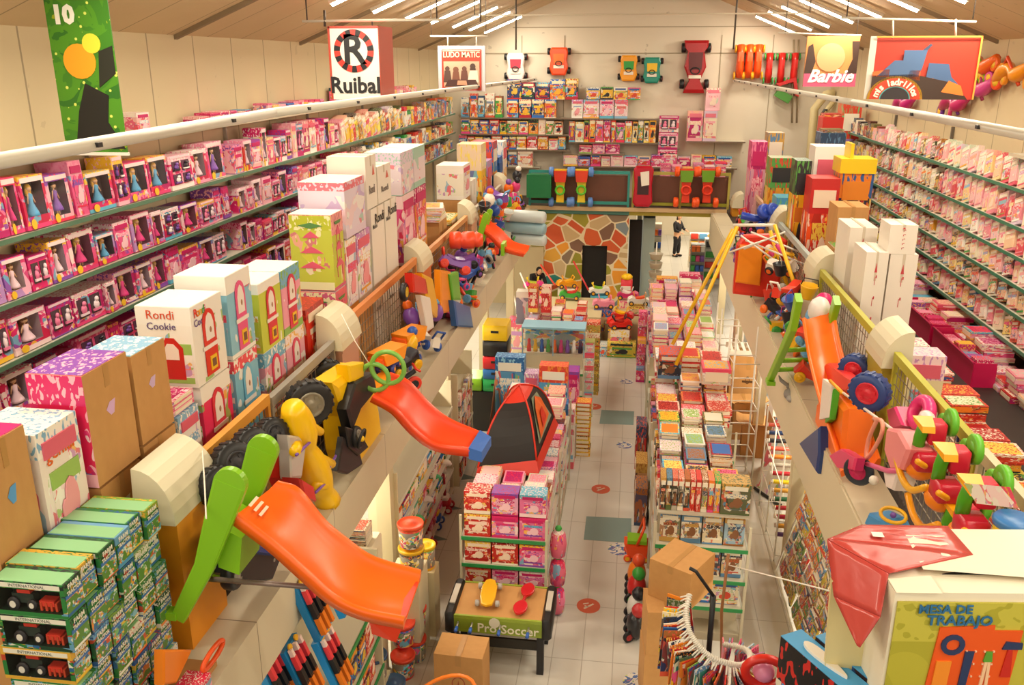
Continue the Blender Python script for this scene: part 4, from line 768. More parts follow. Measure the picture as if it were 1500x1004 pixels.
# second slide, hanging at the middle of the ledge
nr = [at(x, y, Y=8.7) for x, y in ((546, 580), (580, 600), (610, 632), (640, 652), (688, 657))]
fr_ = [at(x, y, Y=9.15) for x, y in ((572, 545), (600, 558), (628, 588), (658, 612), (704, 632))]
s2 = slide('red orange slide with blue tip and green ring handles over the middle of ledge', nr, fr_, M('#f24a20', .3), .11)
e0, e1 = local(s2, nr[-1]), local(s2, fr_[-1]); MB().loft([[e0 + Vector((-.01, -.01, .01)), e1 + Vector((-.01, .01, .01)), e1 + Vector((-.01, .01, -.13)), e0 + Vector((-.01, -.01, -.13))], [e0 + Vector((.13, .03, -.05)), e1 + Vector((.13, -.03, -.05)), e1 + Vector((.13, -.03, -.16)), e0 + Vector((.13, .03, -.18))]], True, False).build('blue_tip', M('#3c6cc0', .35), s2)
for (px, py, rr) in ((549, 539, .16), (568, 525, .19)):
    c_ = local(s2, at(px, py + 14, Y=8.9)); MB().tube([c_ + Vector((rr * math.cos(a), 0, rr * math.sin(a))) for a in [2 * PI * k / 20 for k in range(20)]], .028, 8, True).build('ring_handle', M('#7cb850', .35), s2)
# small slide far along the ledge
nr = [at(x, y, Y=16.5) for x, y in ((705, 330), (722, 345), (740, 362), (768, 370))]; fr_ = [at(x, y, Y=17.0) for x, y in ((716, 322), (735, 336), (752, 353), (776, 360))]
s3 = slide('small orange slide with lime ladder far along the doll aisle ledge', nr, fr_, M('#f0501c', .3), .1)
ladder(s3, [tuple(at(x, y, Y=16.5)) for x, y in ((712, 316), (703, 345), (697, 365))], .12, 16.5, 16.95, LIM, 2)
plank(s3, [local(s3, at(738, 355, Y=16.6)), local(s3, at(738, 372, Y=16.6))], .07, .3, LIM, 'support_leg')
# lime ladder and orange chute on the book side
nr = [at(x, y, X=2.36) for x, y in ((1176, 466), (1184, 520), (1200, 585), (1218, 640), (1232, 690))]; fr_ = [p + Vector((.42, .12, .12)) for p in nr]
nr = [Vector((p.x, p.y, p.z)) for p in nr]
s4 = slide('orange slide standing on end with lime green ladder on the book side ledge', nr, fr_, M('#f4701c', .3), .09)
for X_, (tx, ty) in ((2.15, (1170, 436)), (2.75, (1226, 440))):
    pts = [at(tx, ty, X=X_), at(tx - 8, ty + 42, X=X_), at(tx - 26, ty + 85, X=X_), at(tx - 42, ty + 120, X=X_)] if X_ < 2.5 else [at(tx, ty, X=X_), at(tx - 5, ty + 20, X=X_), at(tx - 12, ty + 50, X=X_)]
    plank(s4, [local(s4, p) for p in pts], [.2, .16, .12, .12][:len(pts)], .07, LIM, 'ladder_rail', (1, 0, 0))
    if X_ < 2.5: P0 = pts
for k, f in enumerate((.42, .62, .8)):
    a = P0[1].lerp(P0[3], f); MB().tube([local(s4, a), local(s4, a + Vector((.45, .1, 0)))], .035, 8).build('rung', LIM, s4)
MB().at(tuple(local(s4, P0[3]))).box((0, -.05, -.02), (.12, .2, .06)).build('ladder_foot', LIM, s4)
# yellow and black buggy hung upright beside the black wheels
b = empty('ride_on_buggy', (-3.15, 8.3, 3.35)); tag(b, 'yellow and black ride-on buggy hung upright with big black tyre and steering wheel', 'ride-on toy')
L_ = lambda px, py, X=-3.1: local(b, at(px, py, X=X))
def sheet(parent, pix, X, th, mat, name, frame=None):
    P = [at(x, y, X=X) for x, y in pix]; P = [local(parent, p) for p in P]; return MB().prism([(p.y, p.z) for p in P], P[0].x - th / 2, P[0].x + th / 2, 'X', False, .12).build(name, mat, parent)
sheet(b, ((470, 560), (512, 532), (530, 560), (540, 600), (545, 640), (530, 690), (505, 700), (492, 660), (488, 610)), -3.12, .3, YEL, 'body')
sheet(b, ((500, 535), (524, 530), (524, 556), (504, 560)), -3.0, .16, YEL, 'rear_block'); sheet(b, ((512, 560), (540, 545), (545, 570), (520, 600), (508, 630), (500, 600)), -2.95, .14, BLK, 'seat')
sheet(b, ((498, 640), (520, 650), (528, 680), (505, 695), (490, 690)), -2.93, .07, BLK, 'front_grille'); sheet(b, ((500, 625), (520, 630), (535, 655), (520, 668), (505, 655)), -2.92, .1, BLK, 'dashboard')
for (px, py, rr, X_) in ((453, 590, .235, -3.12), (480, 553, .21, -3.36), (444, 625, .1, -3.3)): wheel(b, L_(px, py, X_), (0, PI / 2, -.95), rr, .16 if rr > .15 else .1, BLK, M('#8c8676', .35, .3), lug=1)
wheel(b, L_(522, 640, -2.86), (0, PI / 2 - .4, 0), .12, .09, BLK, GREY)
c_ = L_(530, 643, -2.78); MB().tube([c_ + Vector((.25 * .1 * math.sin(a), .1 * math.cos(a), .1 * math.sin(a))) for a in [2 * PI * k / 18 for k in range(18)]], .016, 6, True).build('steering_wheel', BLK, b); MB().ball(tuple(c_), .035, 8).build('horn_button', YEL, b)
# black wheels of the toys behind
for i, (px, py, rr) in enumerate(((398, 636, .15), (368, 655, .17), (342, 680, .19), (318, 712, .16))):
    X_ = -3.14; r = empty('toy_roller', at(px, py, X=X_)); tag(r, 'black ribbed toy wheel tied to the mesh railing, %s from the amber column' % nth(4 - i), 'wheel', 'black wheels tied to the railing'); wheel(r, (0, 0, 0), (0.5, PI / 2 - .35, 0), rr, .14, BLK, M('#2a2a30', .5), lug=1, name='tyre')
# yellow stacked rocking animals with purple pegs
d = empty('rocking_animal', (-3.0, 7.6, 3.3)); tag(d, 'yellow moulded rocking toy with purple peg handles hung beside red toy', 'ride-on toy')
D_ = lambda px, py, X=-3.0: local(d, at(px, py, X=X))
MB().tube(curve([D_(428, 595), D_(440, 630), D_(450, 665), D_(465, 700), D_(480, 735)], 5), [.1 + .06 * abs(math.sin(k * .35)) for k in range(21)], 12).build('body', YEL, d)
for a_, b_, r0 in (((440, 620), (470, 633), .05), ((448, 668), (486, 680), .06), ((455, 710), (478, 712), .05), ((430, 655), (432, 662), .06)):
    MB().tube([D_(*a_), D_((a_[0] + b_[0]) / 2, (a_[1] + b_[1]) / 2, -2.94), D_(*b_, -2.9)], [r0 * 1.5, r0 * 1.2, r0 * .8], 10).build('leg', YEL, d)
for a_, b_ in (((434, 667), (460, 642)), ((480, 690), (492, 668)), ((462, 722), (482, 703))): MB().tube([D_(*a_, -2.88), D_(*b_, -2.9)], .014, 8).build('peg_handle', M('#8058b8', .35), d)
# red and silver toy behind it
g = empty('red_toy_vehicle', (-3.2, 7.2, 3.5)); tag(g, 'red and silver moulded toy vehicle hung between lime ladder and yellow rocking toy', 'ride-on toy')
sheet(g, ((398, 655), (408, 640), (426, 622), (428, 640), (416, 660), (418, 740), (402, 700)), -3.12, .16, RED, 'body'); sheet(g, ((413, 637), (436, 640), (440, 655), (434, 700), (418, 702), (416, 660)), -3.0, .12, M('#c4bfb8', .3, .2), 'silver_panel'); sheet(g, ((425, 700), (445, 712), (450, 735), (432, 728)), -2.95, .2, RED, 'nose')
t = MB()
# blue bodied toy under the big slide
g = empty('blue_toy_vehicle', (-3.0, 6.2, 3.3)); tag(g, 'dark blue moulded ride-on toy tied under the big orange slide', 'ride-on toy')
sheet(g, ((330, 770), (360, 755), (400, 762), (412, 790), (392, 815), (352, 810), (325, 800)), -2.98, .3, M('#28408c', .25), 'body'); sheet(g, ((322, 812), (352, 805), (398, 815), (385, 848), (350, 855), (325, 840)), -3.0, .22, M('#22232c', .4), 'undercarriage')
wheel(g, local(g, at(340, 842, X=-2.95)), (0, PI / 2, 0), .12, .1); wheel(g, local(g, at(392, 820, X=-2.95)), (0, PI / 2, 0), .1, .1)
tag(MB().tube([at(300, 848, Y=5.22), at(475, 862, Y=5.22)], .02, 8).build('steel_bar', M('#8a7870', .35, .4)), 'brown grey metal bar sticking out under the big orange slide', 'bar')
# orange folding shovel tray by the foot of the amber column
g = empty('sand_tray', at(265, 975, X=-3.0)); tag(g, 'orange plastic tray toy with loop handle below the amber column', 'toy')
sheet(g, ((232, 952), (275, 952), (252, 1000), (232, 1004)), -3.03, .08, M('#f08418', .35), 'tray'); c_ = local(g, at(312, 960, X=-2.9)); MB().tube([c_ + Vector((.0, .16 * math.cos(a), .045 * math.sin(a))) for a in [2 * PI * k / 20 for k in range(20)]], .02, 8, True).build('loop_handle', M('#f0581c', .35), g)
place('pinkprint', 'F', -2.95, 4.75, 3.14, .18, .2, .18, '#e8584c', 'small red and lime printed box at the foot of green tractor boxes', 'box', 'loose small boxes')
# toy trucks with orange hoppers
for i, (px, py) in enumerate(((600, 492), (568, 520), (556, 566))):
    c0 = at(px, py, X=-3.1); r = empty('toy_tipper', c0 + Vector((0, 0, -.18))); tag(r, ['orange tipper truck stacked on another beside the orange column', 'orange tipper truck just above the green ring handles', 'orange tipper truck half hidden by the red orange slide'][i], 'toy truck', 'orange tipper trucks')
    m = MB(); m.prism([(-.2, .1), (.18, .1), (.25, .28), (-.26, .26)], -.14, .14, 'Y'); m.build('hopper', M('#f7981c', .3), r, (0, 0, 0), (0, 0, 1.2)); MB().box((0, 0, .06), (.36, .16, .06)).build('chassis', M('#2c3c8c', .4), r, (0, 0, 0), (0, 0, 1.2))
    MB().prism([(-.3, .12), (-.2, .12), (-.2, .24), (-.27, .2)], -.12, .12, 'Y').build('cab', M('#f0601c', .3), r, (0, 0, 0), (0, 0, 1.2))
    for a_, b_ in ((-.13, -.1), (.13, -.1), (-.13, .1), (.13, .1)): wheel(r, (b_ * 1.0, a_, .03), (0, PI / 2, 0), .055, .05, M('#2c3c8c', .4), M('#f0a030', .4))
# tied white cord strands
for i, pts in enumerate((((296, 655, -3.35), (300, 715, -2.95), (302, 760, -2.7)), ((500, 460, -3.3), (520, 500, -3.1), (545, 540, -2.9)))):
    tag(MB().tube([at(x, y, X=X) for x, y, X in pts], .006, 5).build('white_string', M('#eee8dc', .6)), ['white cord tying the lime ladder to amber column', 'white cord from the capped column to the ring handles', 'white cord tying the yellow buggy'][i], 'cord', 'white cords')
# ------------------------------------------------------------------ generic moulded toys
def ride_on(loc, yaw, L, body, top, handle, label, rot=(0, 0), wheelc='#f2b020', grp='ride-on toys', name='ride_on_car'):
    """push-along car: moulded body, seat, curved handle, four wheels"""
    r = empty(name, loc, (rot[0], rot[1], yaw)); tag(r, label, 'ride-on toy', grp); s = L
    MB().prism([(-.5 * s, .14 * s), (-.48 * s, .3 * s), (-.3 * s, .36 * s), (-.05 * s, .3 * s), (.12 * s, .32 * s), (.3 * s, .42 * s), (.46 * s, .34 * s), (.5 * s, .16 * s), (.36 * s, .1 * s), (-.36 * s, .1 * s)], -.2 * s, .2 * s, 'Y', False, .1).build('body', M(body, .3), r)
    MB().prism([(-.3 * s, .34 * s), (-.1 * s, .3 * s), (.1 * s, .31 * s), (.14 * s, .36 * s), (-.05 * s, .38 * s), (-.26 * s, .44 * s)], -.15 * s, .15 * s, 'Y', False, .1).build('seat', M(top, .3), r)
    MB().tube([(-.26 * s, -.14 * s, .38 * s), (-.34 * s, -.15 * s, .54 * s), (-.3 * s, 0, .6 * s), (-.34 * s, .15 * s, .54 * s), (-.26 * s, .14 * s, .38 * s)], .03 * s, 7).build('back_handle', M(handle, .3), r)
    c = Vector((.2 * s, 0, .52 * s)); MB().tube([c + Vector((.03 * s * math.sin(a), .12 * s * math.cos(a), .1 * s * math.sin(a))) for a in [2 * PI * k / 14 for k in range(14)]], .022 * s, 6, True).build('steering_handle', M(handle, .3), r)
    for x in (-.32, .32):
        for y in (-.22, .22): wheel(r, (x * s, y * s, .11 * s), (PI / 2, 0, 0), .11 * s, .07 * s, M('#35303a', .4), M(wheelc, .4))
    return r
def hung_car(px, py, Y, hx, top, sc, label, wheels=False, long_=False):
    """pedal car hung on the wall, nose down, seen from above"""
    p = at(px, py, Y=Y); r = empty('pedal_car', p); tag(r, label, 'ride-on toy', 'toys hung on the far wall'); w, h = (.42 * sc, .6 * sc) if not long_ else (.36 * sc, .8 * sc); c = M(hx, .3)
    out = [(-w, h * .7), (-w * .8, h), (w * .8, h), (w, h * .7), (w * .85, h * .1), (w, -h * .5), (w * .7, -h), (-w * .7, -h), (-w, -h * .5), (-w * .85, h * .1)] if not long_ else [(-w * 1.05, h), (w * 1.05, h), (w, h * .75), (w * .7, h * .6), (w * .95, 0), (w * .45, -h * .55), (w * .95, -h), (-w * .95, -h), (-w * .45, -h * .55), (-w * .95, 0), (-w * .7, h * .6), (-w, h * .75)]
    MB().prism(out, -.22 * sc, .1, 'Y', False, .12).build('body', c, r)
    MB().prism([(-w * .6, h * .55), (w * .6, h * .55), (w * .55, -h * .1), (-w * .55, -h * .1)], -.24 * sc, -.2 * sc, 'Y').build('seat', M(top, .35), r)
    MB().box((0, -.2 * sc, -h * .38), (w * 1.1, .08, .1)).build('front_panel', M('#f2e8d8', .4), r)
    cc = Vector((0, -.3 * sc, -h * .15)); MB().tube([cc + Vector((.14 * sc * math.cos(a), 0, .1 * sc * math.sin(a))) for a in [2 * PI * k / 14 for k in range(14)]], .02 * sc, 6, True).build('steering_wheel', BLK, r)
    for x in (-1, 1):
        for z in (-.66, .72): wheel(r, (x * (w * 1.02 + .02), -.03, z * h), (0, PI / 2, 0), .15 * sc, .14 * sc, BLK if not wheels else M(wheels, .4), M('#a82020', .4))
    return r
hung_car(756, 98, 29.68, '#f0e4dc', '#b83048', .72, 'white pedal car with pink roof hung on the far wall'); hung_car(819, 90, 29.68, '#f0501c', '#f4701c', .72, 'orange pedal car hung on the far wall')
hung_car(921, 100, 29.68, '#f0a020', '#2c9c3c', .66, 'yellow and green pedal car hung on far wall above white boxes'); hung_car(955, 103, 29.68, '#1c8c78', '#f0c020', .66, 'teal and yellow pedal car hung on the far wall')
hung_car(1018, 98, 29.68, '#a81820', '#5c1418', 1., 'dark red long racing pedal car hung on the far wall', long_=True)
def bobby(px, py, Y, hx, label, s=.5, wc='#f0b020'):
    p = at(px, py, Y=Y); r = empty('toy_scooter_car', p); tag(r, label, 'ride-on toy', 'toys hung on the far wall')
    MB().tube([(0, 0, -.5 * s), (0, -.05, -.2 * s), (0, -.05, .2 * s), (0, 0, .5 * s)], [.2 * s, .24 * s, .2 * s, .26 * s], 10).build('body', M(hx, .3), r); MB().box((0, -.2 * s, .15 * s), (.3 * s, .1 * s, .3 * s)).build('seat', M(hx, .3), r)
    r.scale = (.55, 1, 1)
    for x in (-.3, .3):
        for z in (-.45, .4): wheel(r, (x * s, 0, z * s), (0, PI / 2, 0), .13 * s, .1 * s, M(wc, .4), M('#e8582c', .4))
for i, px in enumerate((1084, 1097, 1110)): bobby(px, 90, 29.56, '#f0541c', 'orange ride-on toy with yellow wheels hung on far wall, %s from doll aisle' % nth(i + 1), .95)
for i, px in enumerate((1126, 1144, 1163)): bobby(px, 100, 29.56, '#c82420', 'red ride-on toy hung on far wall, %s from doll aisle' % nth(i + 1), .85, '#3c9c4c')
g = empty('toy_house', at(1155, 128, Y=29.52), (0, .5, 0)); tag(g, 'red and green toy house roof hung at an angle by far wall', 'toy house'); MB().prism([(-.4, -.1), (0, .35), (.4, -.1), (.3, -.12), (0, .2), (-.3, -.12)], -.25, .25, 'Y').build('roof', M('#c0282c', .4), g); MB().box((0, 0, -.3), (.5, .3, .25)).build('green_base', M('#4c8c3c', .4), g)
# tangled toys on the book wall top
for i, (px, py, h1, h2, lab) in enumerate(((1330, 150, '#c8287c', '#7c2880', 'magenta bundle of plastic wheels hung high on book wall'), (1405, 150, '#c83070', '#6c2c8c', 'magenta and purple plastic toy hung on book wall under the truck poster'), (1440, 128, '#d04890', '#a82c60', 'pink spoked plastic toy hung high on the book wall beside poster'), (1445, 95, '#f06c20', '#7cb42c', 'orange and green plastic toy hung on book wall beside truck poster'), (1492, 105, '#f09820', '#e04c20', 'yellow orange plastic toy hung high at near end of book wall'))):
    p = at(px, py, X=6.05); r = empty('hung_toy', p); tag(r, lab, 'toy', 'toys hung high on the book wall'); RR = random.Random(i)
    MB().tube(curve([(-.1, -.7, .12), (-.15, -.3, -.05), (-.12, .1, .06), (-.1, .6, -.12)], 4), [.07 + .06 * math.sin(k * .5) ** 2 for k in range(13)], 8).build('body', M(h1, .3), r)
    for k in range(4): wheel(r, (-.1, -.6 + k * .4 + RR.uniform(-.1, .1), RR.uniform(-.2, .2)), (RR.uniform(-.4, .4), PI / 2, 0), RR.uniform(.09, .15), .07, M(h2 if k % 2 else h1, .35), M('#f0c030', .4))
    MB().tube([(-.12, -.4, -.2), (-.2, 0, .22), (-.12, .4, -.1)], .03, 6).build('handle', M(h2, .3), r)
# ------------------------------------------------------------------ hanging signs
def sign(px0, py0, px1, py1, Y, th, face, label, name='hanging_sign', yaw=0, side=None, cat='sign'):
    a, b_ = at(px0, py0, Y=Y), at(px1, py1, Y=Y); w, h = b_.x - a.x, a.z - b_.z; r = empty(name, ((a.x + b_.x) / 2, Y, b_.z), (0, 0, yaw)); tag(r, label, cat)
    MB().use(face).box((0, th / 2, h / 2), (w, th, h)).build('panel', None, r)
    if side: MB().box((w / 2 + .004, th / 2, h / 2), (.012, th, h)).box((-w / 2 - .004, th / 2, h / 2), (.012, th, h)).box((0, th / 2, h + .004), (w, th, .01)).build('side_faces', side, r)
    return r, w, h
def flat(parent, poly, mat, name, y=-.006, d=.006): return MB().prism(poly, y - d / 2, y + d / 2, 'Y').build(name, mat, parent)
def disc(cx, cz, r, n=28, a0=0, a1=2 * PI, r0=0):
    if r0: return [(cx + r * math.cos(a0 + (a1 - a0) * k / n), cz + r * math.sin(a0 + (a1 - a0) * k / n)) for k in range(n + 1)] + [(cx + r0 * math.cos(a1 - (a1 - a0) * k / n), cz + r0 * math.sin(a1 - (a1 - a0) * k / n)) for k in range(n + 1)]
    return [(cx + r * math.cos(2 * PI * k / n), cz + r * math.sin(2 * PI * k / n)) for k in range(n)]
def rect(x0, z0, x1, z1): return [(x0, z0), (x1, z0), (x1, z1), (x0, z1)]
s_, w, h = sign(480, 39, 558, 146, 13.0, .75, M('#e6e2da', .4), 'white box sign with ringed letter above doll shelves and red side', 'shop_sign', side=M('#c04a34', .4))
flat(s_, rect(-w / 2, 0, -w / 2 + .025, h), M('#b84434', .4), 'red_edge'); flat(s_, rect(-w / 2, h - .025, w / 2, h), M('#b84434', .4), 'red_edge')
mr = MB()
for k in range(22):
    mr.use(M('#e0382c', .4) if k % 2 else M('#16141a', .4)); q0, q1 = 2 * PI * k / 22, 2 * PI * (k + 1) / 22; mr.prism([(rr_ * w * math.cos(q_), h * .67 + rr_ * w * math.sin(q_)) for rr_, q_ in ((.28, q0), (.4, q0), (.4, (q0 + q1) / 2), (.4, q1), (.28, q1))], -.012, -.002, 'Y')
mr.build('checked_ring', None, s_); text('R', .58, BLK, s_, (0, -.01, h * .67), (PI / 2, 0, 0), bold=.012); t = text('Ruibal', .32, M('#1e1c20', .5), s_, (0, -.01, h * .19), (PI / 2, 0, 0), bold=.008, sx=.98)
rod('thin white bar carrying the white box sign', [at(443, 31, Y=13.3), at(650, 29, Y=13.3)], .02, M('#d8d0c0', .5), 'sign_bar', 'bar'); rod('dark hanger strap above the white box sign', [at(475, 15, Y=13.3), at(476, 39, Y=13.3)], .02, M('#4a4038', .5), 'hanger_rod')
for q_ in ((450, 30), (640, 29)): p_ = at(*q_, Y=13.3); rod('dark drop strap from the roof to the white sign bar, %s' % ('doll wall side' if q_[0] < 500 else 'hall side'), [p_, (p_.x, p_.y, roofz(p_.x))], .012, M('#4a4038', .5), 'hanger_rod')
p_ = at(545, 30, Y=13.3); rod('short strap from the white bar to the boxed sign', [p_, (p_.x, 13.3, p_.z - .18)], .012, M('#4a4038', .5), 'sign_strap', 'strap')
s_, w, h = sign(641, 67, 711, 134, 19.0, .06, M('#d8ccd0', .4), 'framed sign with red picture and cream capital lettering over doll aisle')
flat(s_, rect(-w * .42, h * .02, w * .42, h * .92), M('#c03a26', .4), 'red_ground'); text('LUDO MATIC', .16, M('#f0e4c4', .5), s_, (0, -.012, h * .8), (PI / 2, 0, 0), bold=.003, sx=.82); flat(s_, rect(-w * .4, h * .88, w * .4, h * .9), M('#f0e4c4', .5), 'cream_rule', -.012)
mm = MB().use(M('#c8a88c', .5)).prism(rect(-w * .38, h * .1, w * .38, h * .66), -.014, -.01, 'Y')
for k, (x, z, rr, hh) in enumerate(((-.3, .5, .05, '#5a4038'), (-.12, .48, .06, '#7a4a38'), (.06, .5, .05, '#6a4034'), (.24, .55, .06, '#4a342c'))): mm.use(M(hh, .5)).prism(disc(x * w, z * h, rr * w, 12), -.019, -.013, 'Y').prism([(x * w - .09 * w, .2 * h), (x * w + .09 * w, .2 * h), (x * w + .06 * w, (z - .04) * h), (x * w - .06 * w, (z - .04) * h)], -.017, -.012, 'Y')
mm.use(M('#e8d8c8', .5)).prism([(.12 * w, .2 * h), (.36 * w, .2 * h), (.34 * w, .46 * h), (.18 * w, .46 * h)], -.021, -.017, 'Y').use(M('#4c2c28', .5)).prism([(-.36 * w, .11 * h), (.37 * w, .11 * h), (.3 * w, .26 * h), (-.28 * w, .26 * h)], -.024, -.019, 'Y').use(M('#d89878', .5)).prism([(-.1 * w, .14 * h), (.12 * w, .14 * h), (.1 * w, .24 * h), (-.08 * w, .24 * h)], -.028, -.023, 'Y'); mm.build('family_picture', None, s_)
rod('thin white bar carrying the red picture sign', [at(630, 53, Y=19.03), at(714, 53, Y=19.03)], .02, M('#d8d0c0', .5), 'sign_bar', 'bar')
for x in (656, 698): rod('short strap above the red picture sign, %s' % ('doll wall side' if x < 660 else 'hall side'), [at(x, 53, Y=19.03), at(x, 68, Y=19.03)], .015, M('#d8d0c0', .5), 'sign_strap', 'strap')
# tall green banner without its cartoon figure
def swirl(name, pal, s):
    m, t, b_ = tree(name, .45); tc = nd(t, 'ShaderNodeTexCoord'); n_ = nd(t, 'ShaderNodeTexNoise', Scale=s, Detail=3., Distortion=1.6); t.links.new(tc.outputs['Object'], n_.inputs['Vector']); v = nd(t, 'ShaderNodeTexVoronoi', Scale=11.); t.links.new(tc.outputs['Object'], v.inputs['Vector'])
    t.links.new(mix(t, mth(t, 'LESS_THAN', v.outputs['Distance'], .16), ramp(t, pal, n_.outputs[0]), lin('#d8e068')), b_.inputs['Base Color']); return m
a, b_ = at(80, -28, Y=8.0), at(190, 226, Y=8.0)
r = empty('hanging_banner', (-5.2, 8.0, b_.z), (0, 0, .05)); tag(r, 'tall glossy green banner with white numeral hung before the doll wall', 'banner'); bw2, bh2 = .62, a.z - b_.z + .12
MB().use(swirl('green_swirl_print', ['#1c4a14', '#1f5a1c', '#2c6c1c', '#4c8c1c', '#3c7c1c', '#98a81c', '#c0b828', '#78a01c'], 2.2)).box((0, 0, bh2 / 2), (bw2, .012, bh2)).build('sheet', None, r); MB().box((0, 0, 0), (bw2 + .02, .03, .03)).build('bottom_bar', WHITE, r)
flat(r, [(-.2, .05), (.3, .05), (.16, .3), (.2, .55), (-.02, .66), (-.12, .4)], M('#1c1c18', .5), 'dark_shape', -.01); flat(r, [(.12, .62), (.3, .75), (.3, 1.0), (.16, .95)], M('#24261c', .5), 'dark_shape', -.01)
flat(r, disc(-.04, .86, .16, 20), M('#e8a020', .5), 'amber_spot', -.011); flat(r, disc(.1, 1.02, .09, 20), M('#dcd83c', .5), 'amber_spot', -.012)
text('10', .22, M('#f0eee0', .5), r, (-.14, -.012, bh2 - .42), (PI / 2, 0, 0), bold=.012)
# pink poster, portrait left plain
s_, w, h = sign(1183, 53, 1252, 127, 19.0, .05, M('#c88448', .5), 'peach and pink poster with white script hung over the book aisle', 'poster', cat='poster')
flat(s_, rect(-w / 2, 0, w / 2, h * .26), M('#c85478', .5), 'pink_band'); t = text('Barbie', .34, M('#f8f0ec', .4), s_, (0, -.014, h * .2), (PI / 2, 0, 0), bold=.01, shear=.35)
flat(s_, [(-w * .5, h * .26), (-w * .36, h * .26), (-w * .3, h * .5), (-w * .38, h * .85), (-w * .46, h * .8)], M('#3c2418', .5), 'dark_shape', -.006); flat(s_, [(w * .5, h * .26), (w * .3, h * .26), (w * .4, h * .55), (w * .36, h * .9), (w * .5, h * .9)], M('#3a2218', .5), 'dark_shape', -.006)
flat(s_, disc(-.02, h * .58, w * .27, 24), M('#d89868', .5), 'peach_disc', -.009)
for q_ in (632, 712): p_ = at(q_, 53, Y=19.03); rod('thin drop wire from roof to the red picture sign bar, %s' % ('doll wall side' if q_ < 650 else 'hall side'), [p_, (p_.x, p_.y, roofz(p_.x))], .008, M('#4a4038', .5), 'hanger_rod')
for q_ in (1150, 1255): p_ = at(q_, 50, Y=19.03); rod('thin drop wire from roof to the peach poster bar, %s' % ('book wall side' if q_ > 1200 else 'hall side'), [p_, (p_.x, p_.y, roofz(p_.x))], .008, M('#4a4038', .5), 'hanger_rod')
for q_ in (1195, 1240): rod('tiny hook between the bar and peach poster, %s' % ('book wall side' if q_ > 1200 else 'hall side'), [at(q_, 49, Y=19.03), at(q_, 55, Y=19.03)], .01, M('#4a4038', .5), 'sign_strap', 'strap')
rod('thin white bar above the peach poster', [at(1140, 48, Y=19.03), at(1262, 52, Y=19.03)], .018, M('#d8d0c0', .5), 'sign_bar', 'bar')
# toy truck poster
s_, w, h = sign(1285, 53, 1424, 146, 12.0, .04, M('#c0341e', .5), 'large red poster of block trucks hung over the book aisle', 'poster', yaw=-.04, cat='poster')
flat(s_, rect(-w / 2 - .07, 0, -w / 2 + .01, h), M('#dcd4c8', .5), 'white_edge')
for p_, hx in ((rect(-w / 2, h - .02, w / 2, h), '#e8a040'), (rect(w / 2 - .02, 0, w / 2, h), '#e8a040'), ([(-w * .5, 0), (w * .44, 0), (w * .3, h * .26), (-w * .1, h * .4), (-w * .5, h * .38)], '#3a2418'), ([(-w * .45, h * .38), (-w * .3, h * .62), (-w * .22, h * .62), (-w * .22, h * .78), (0, h * .78), (-.03 * w, h * .5), (-.06 * w, h * .36)], '#4c6a94'), ([(.02 * w, h * .36), (.03 * w, h * .58), (.22 * w, h * .56), (.26 * w, h * .36), (.36 * w, h * .2), (.1 * w, h * .26)], '#46628c'), ([(-.5 * w, h * .36), (-.34 * w, h * .36), (-.34 * w, h * .48), (-.5 * w, h * .44)], '#e86c2c'), ([(-.16 * w, h * .34), (-.04 * w, h * .3), (-.04 * w, h * .46), (-.14 * w, h * .46)], '#e86c2c'), ([(.18 * w, h * .12), (.4 * w, h * .06), (.36 * w, h * .22), (.24 * w, h * .3)], '#e87c2c'), ([(.0, h * .78), (-.06 * w, h * .76), (.02 * w, h * .88), (.04 * w, h * .86)], '#3c4a64')):
    flat(s_, p_, M(hx, .45), 'picture_shape', -.006 - .002 * (len(hx) + sum(map(ord, hx)) % 4))
for x, z, rr in ((-.24, .42, .065), (.08, .28, .06)):
    flat(s_, disc(x * w, z * h, rr * w * 1.05), M('#2a201c', .5), 'pictured_tyre', -.018); flat(s_, disc(x * w, z * h, rr * w * .6), M('#e88c38', .5), 'pictured_wheel', -.022)
for r0, r1, hx in ((0, .27, '#2a2024'), (.1, .27, '#f0b030'), (0, .245, '#d8401c'), (0, .15, '#3ca8a8'), (0, .14, '#2a2024')): flat(s_, [(-.26 * w + r1 * w * math.cos(PI * k / 16), r1 * w * .85 * math.sin(PI * k / 16)) for k in range(17)], M(hx, .45), 'badge_arc', -.026 - .27 + r1 if False else -.024 - (.27 - r1) * .05)
for k, ch in enumerate('mis ladrillos'):
    a_ = PI * (1 - (k + 1.6) / 15); text(ch, .11, M('#f8f0dc', .5), s_, (-.26 * w + .197 * w * math.cos(a_), -.04, .167 * w * math.sin(a_)), (PI / 2, -(a_ - PI / 2), 0), bold=.004)
for q_ in (1240, 1425): p_ = at(q_, 28, Y=12.02); rod('thin drop wire from roof to the truck poster bar, %s' % ('book wall side' if q_ > 1300 else 'hall side'), [p_, (p_.x, p_.y, roofz(p_.x))], .008, M('#4a4038', .5), 'hanger_rod')
rod('thin white bar above the block truck poster', [at(1232, 26, Y=12.02), at(1430, 32, Y=12.02)], .016, M('#d8d0c0', .5), 'sign_bar', 'bar')
for x in (1308, 1400): rod('short strap above the block truck poster, %s' % ('hall side' if x < 1350 else 'book wall side'), [at(x, 28, Y=12.02), at(x, 56, Y=12.02)], .012, M('#d8d0c0', .5), 'sign_strap', 'strap')
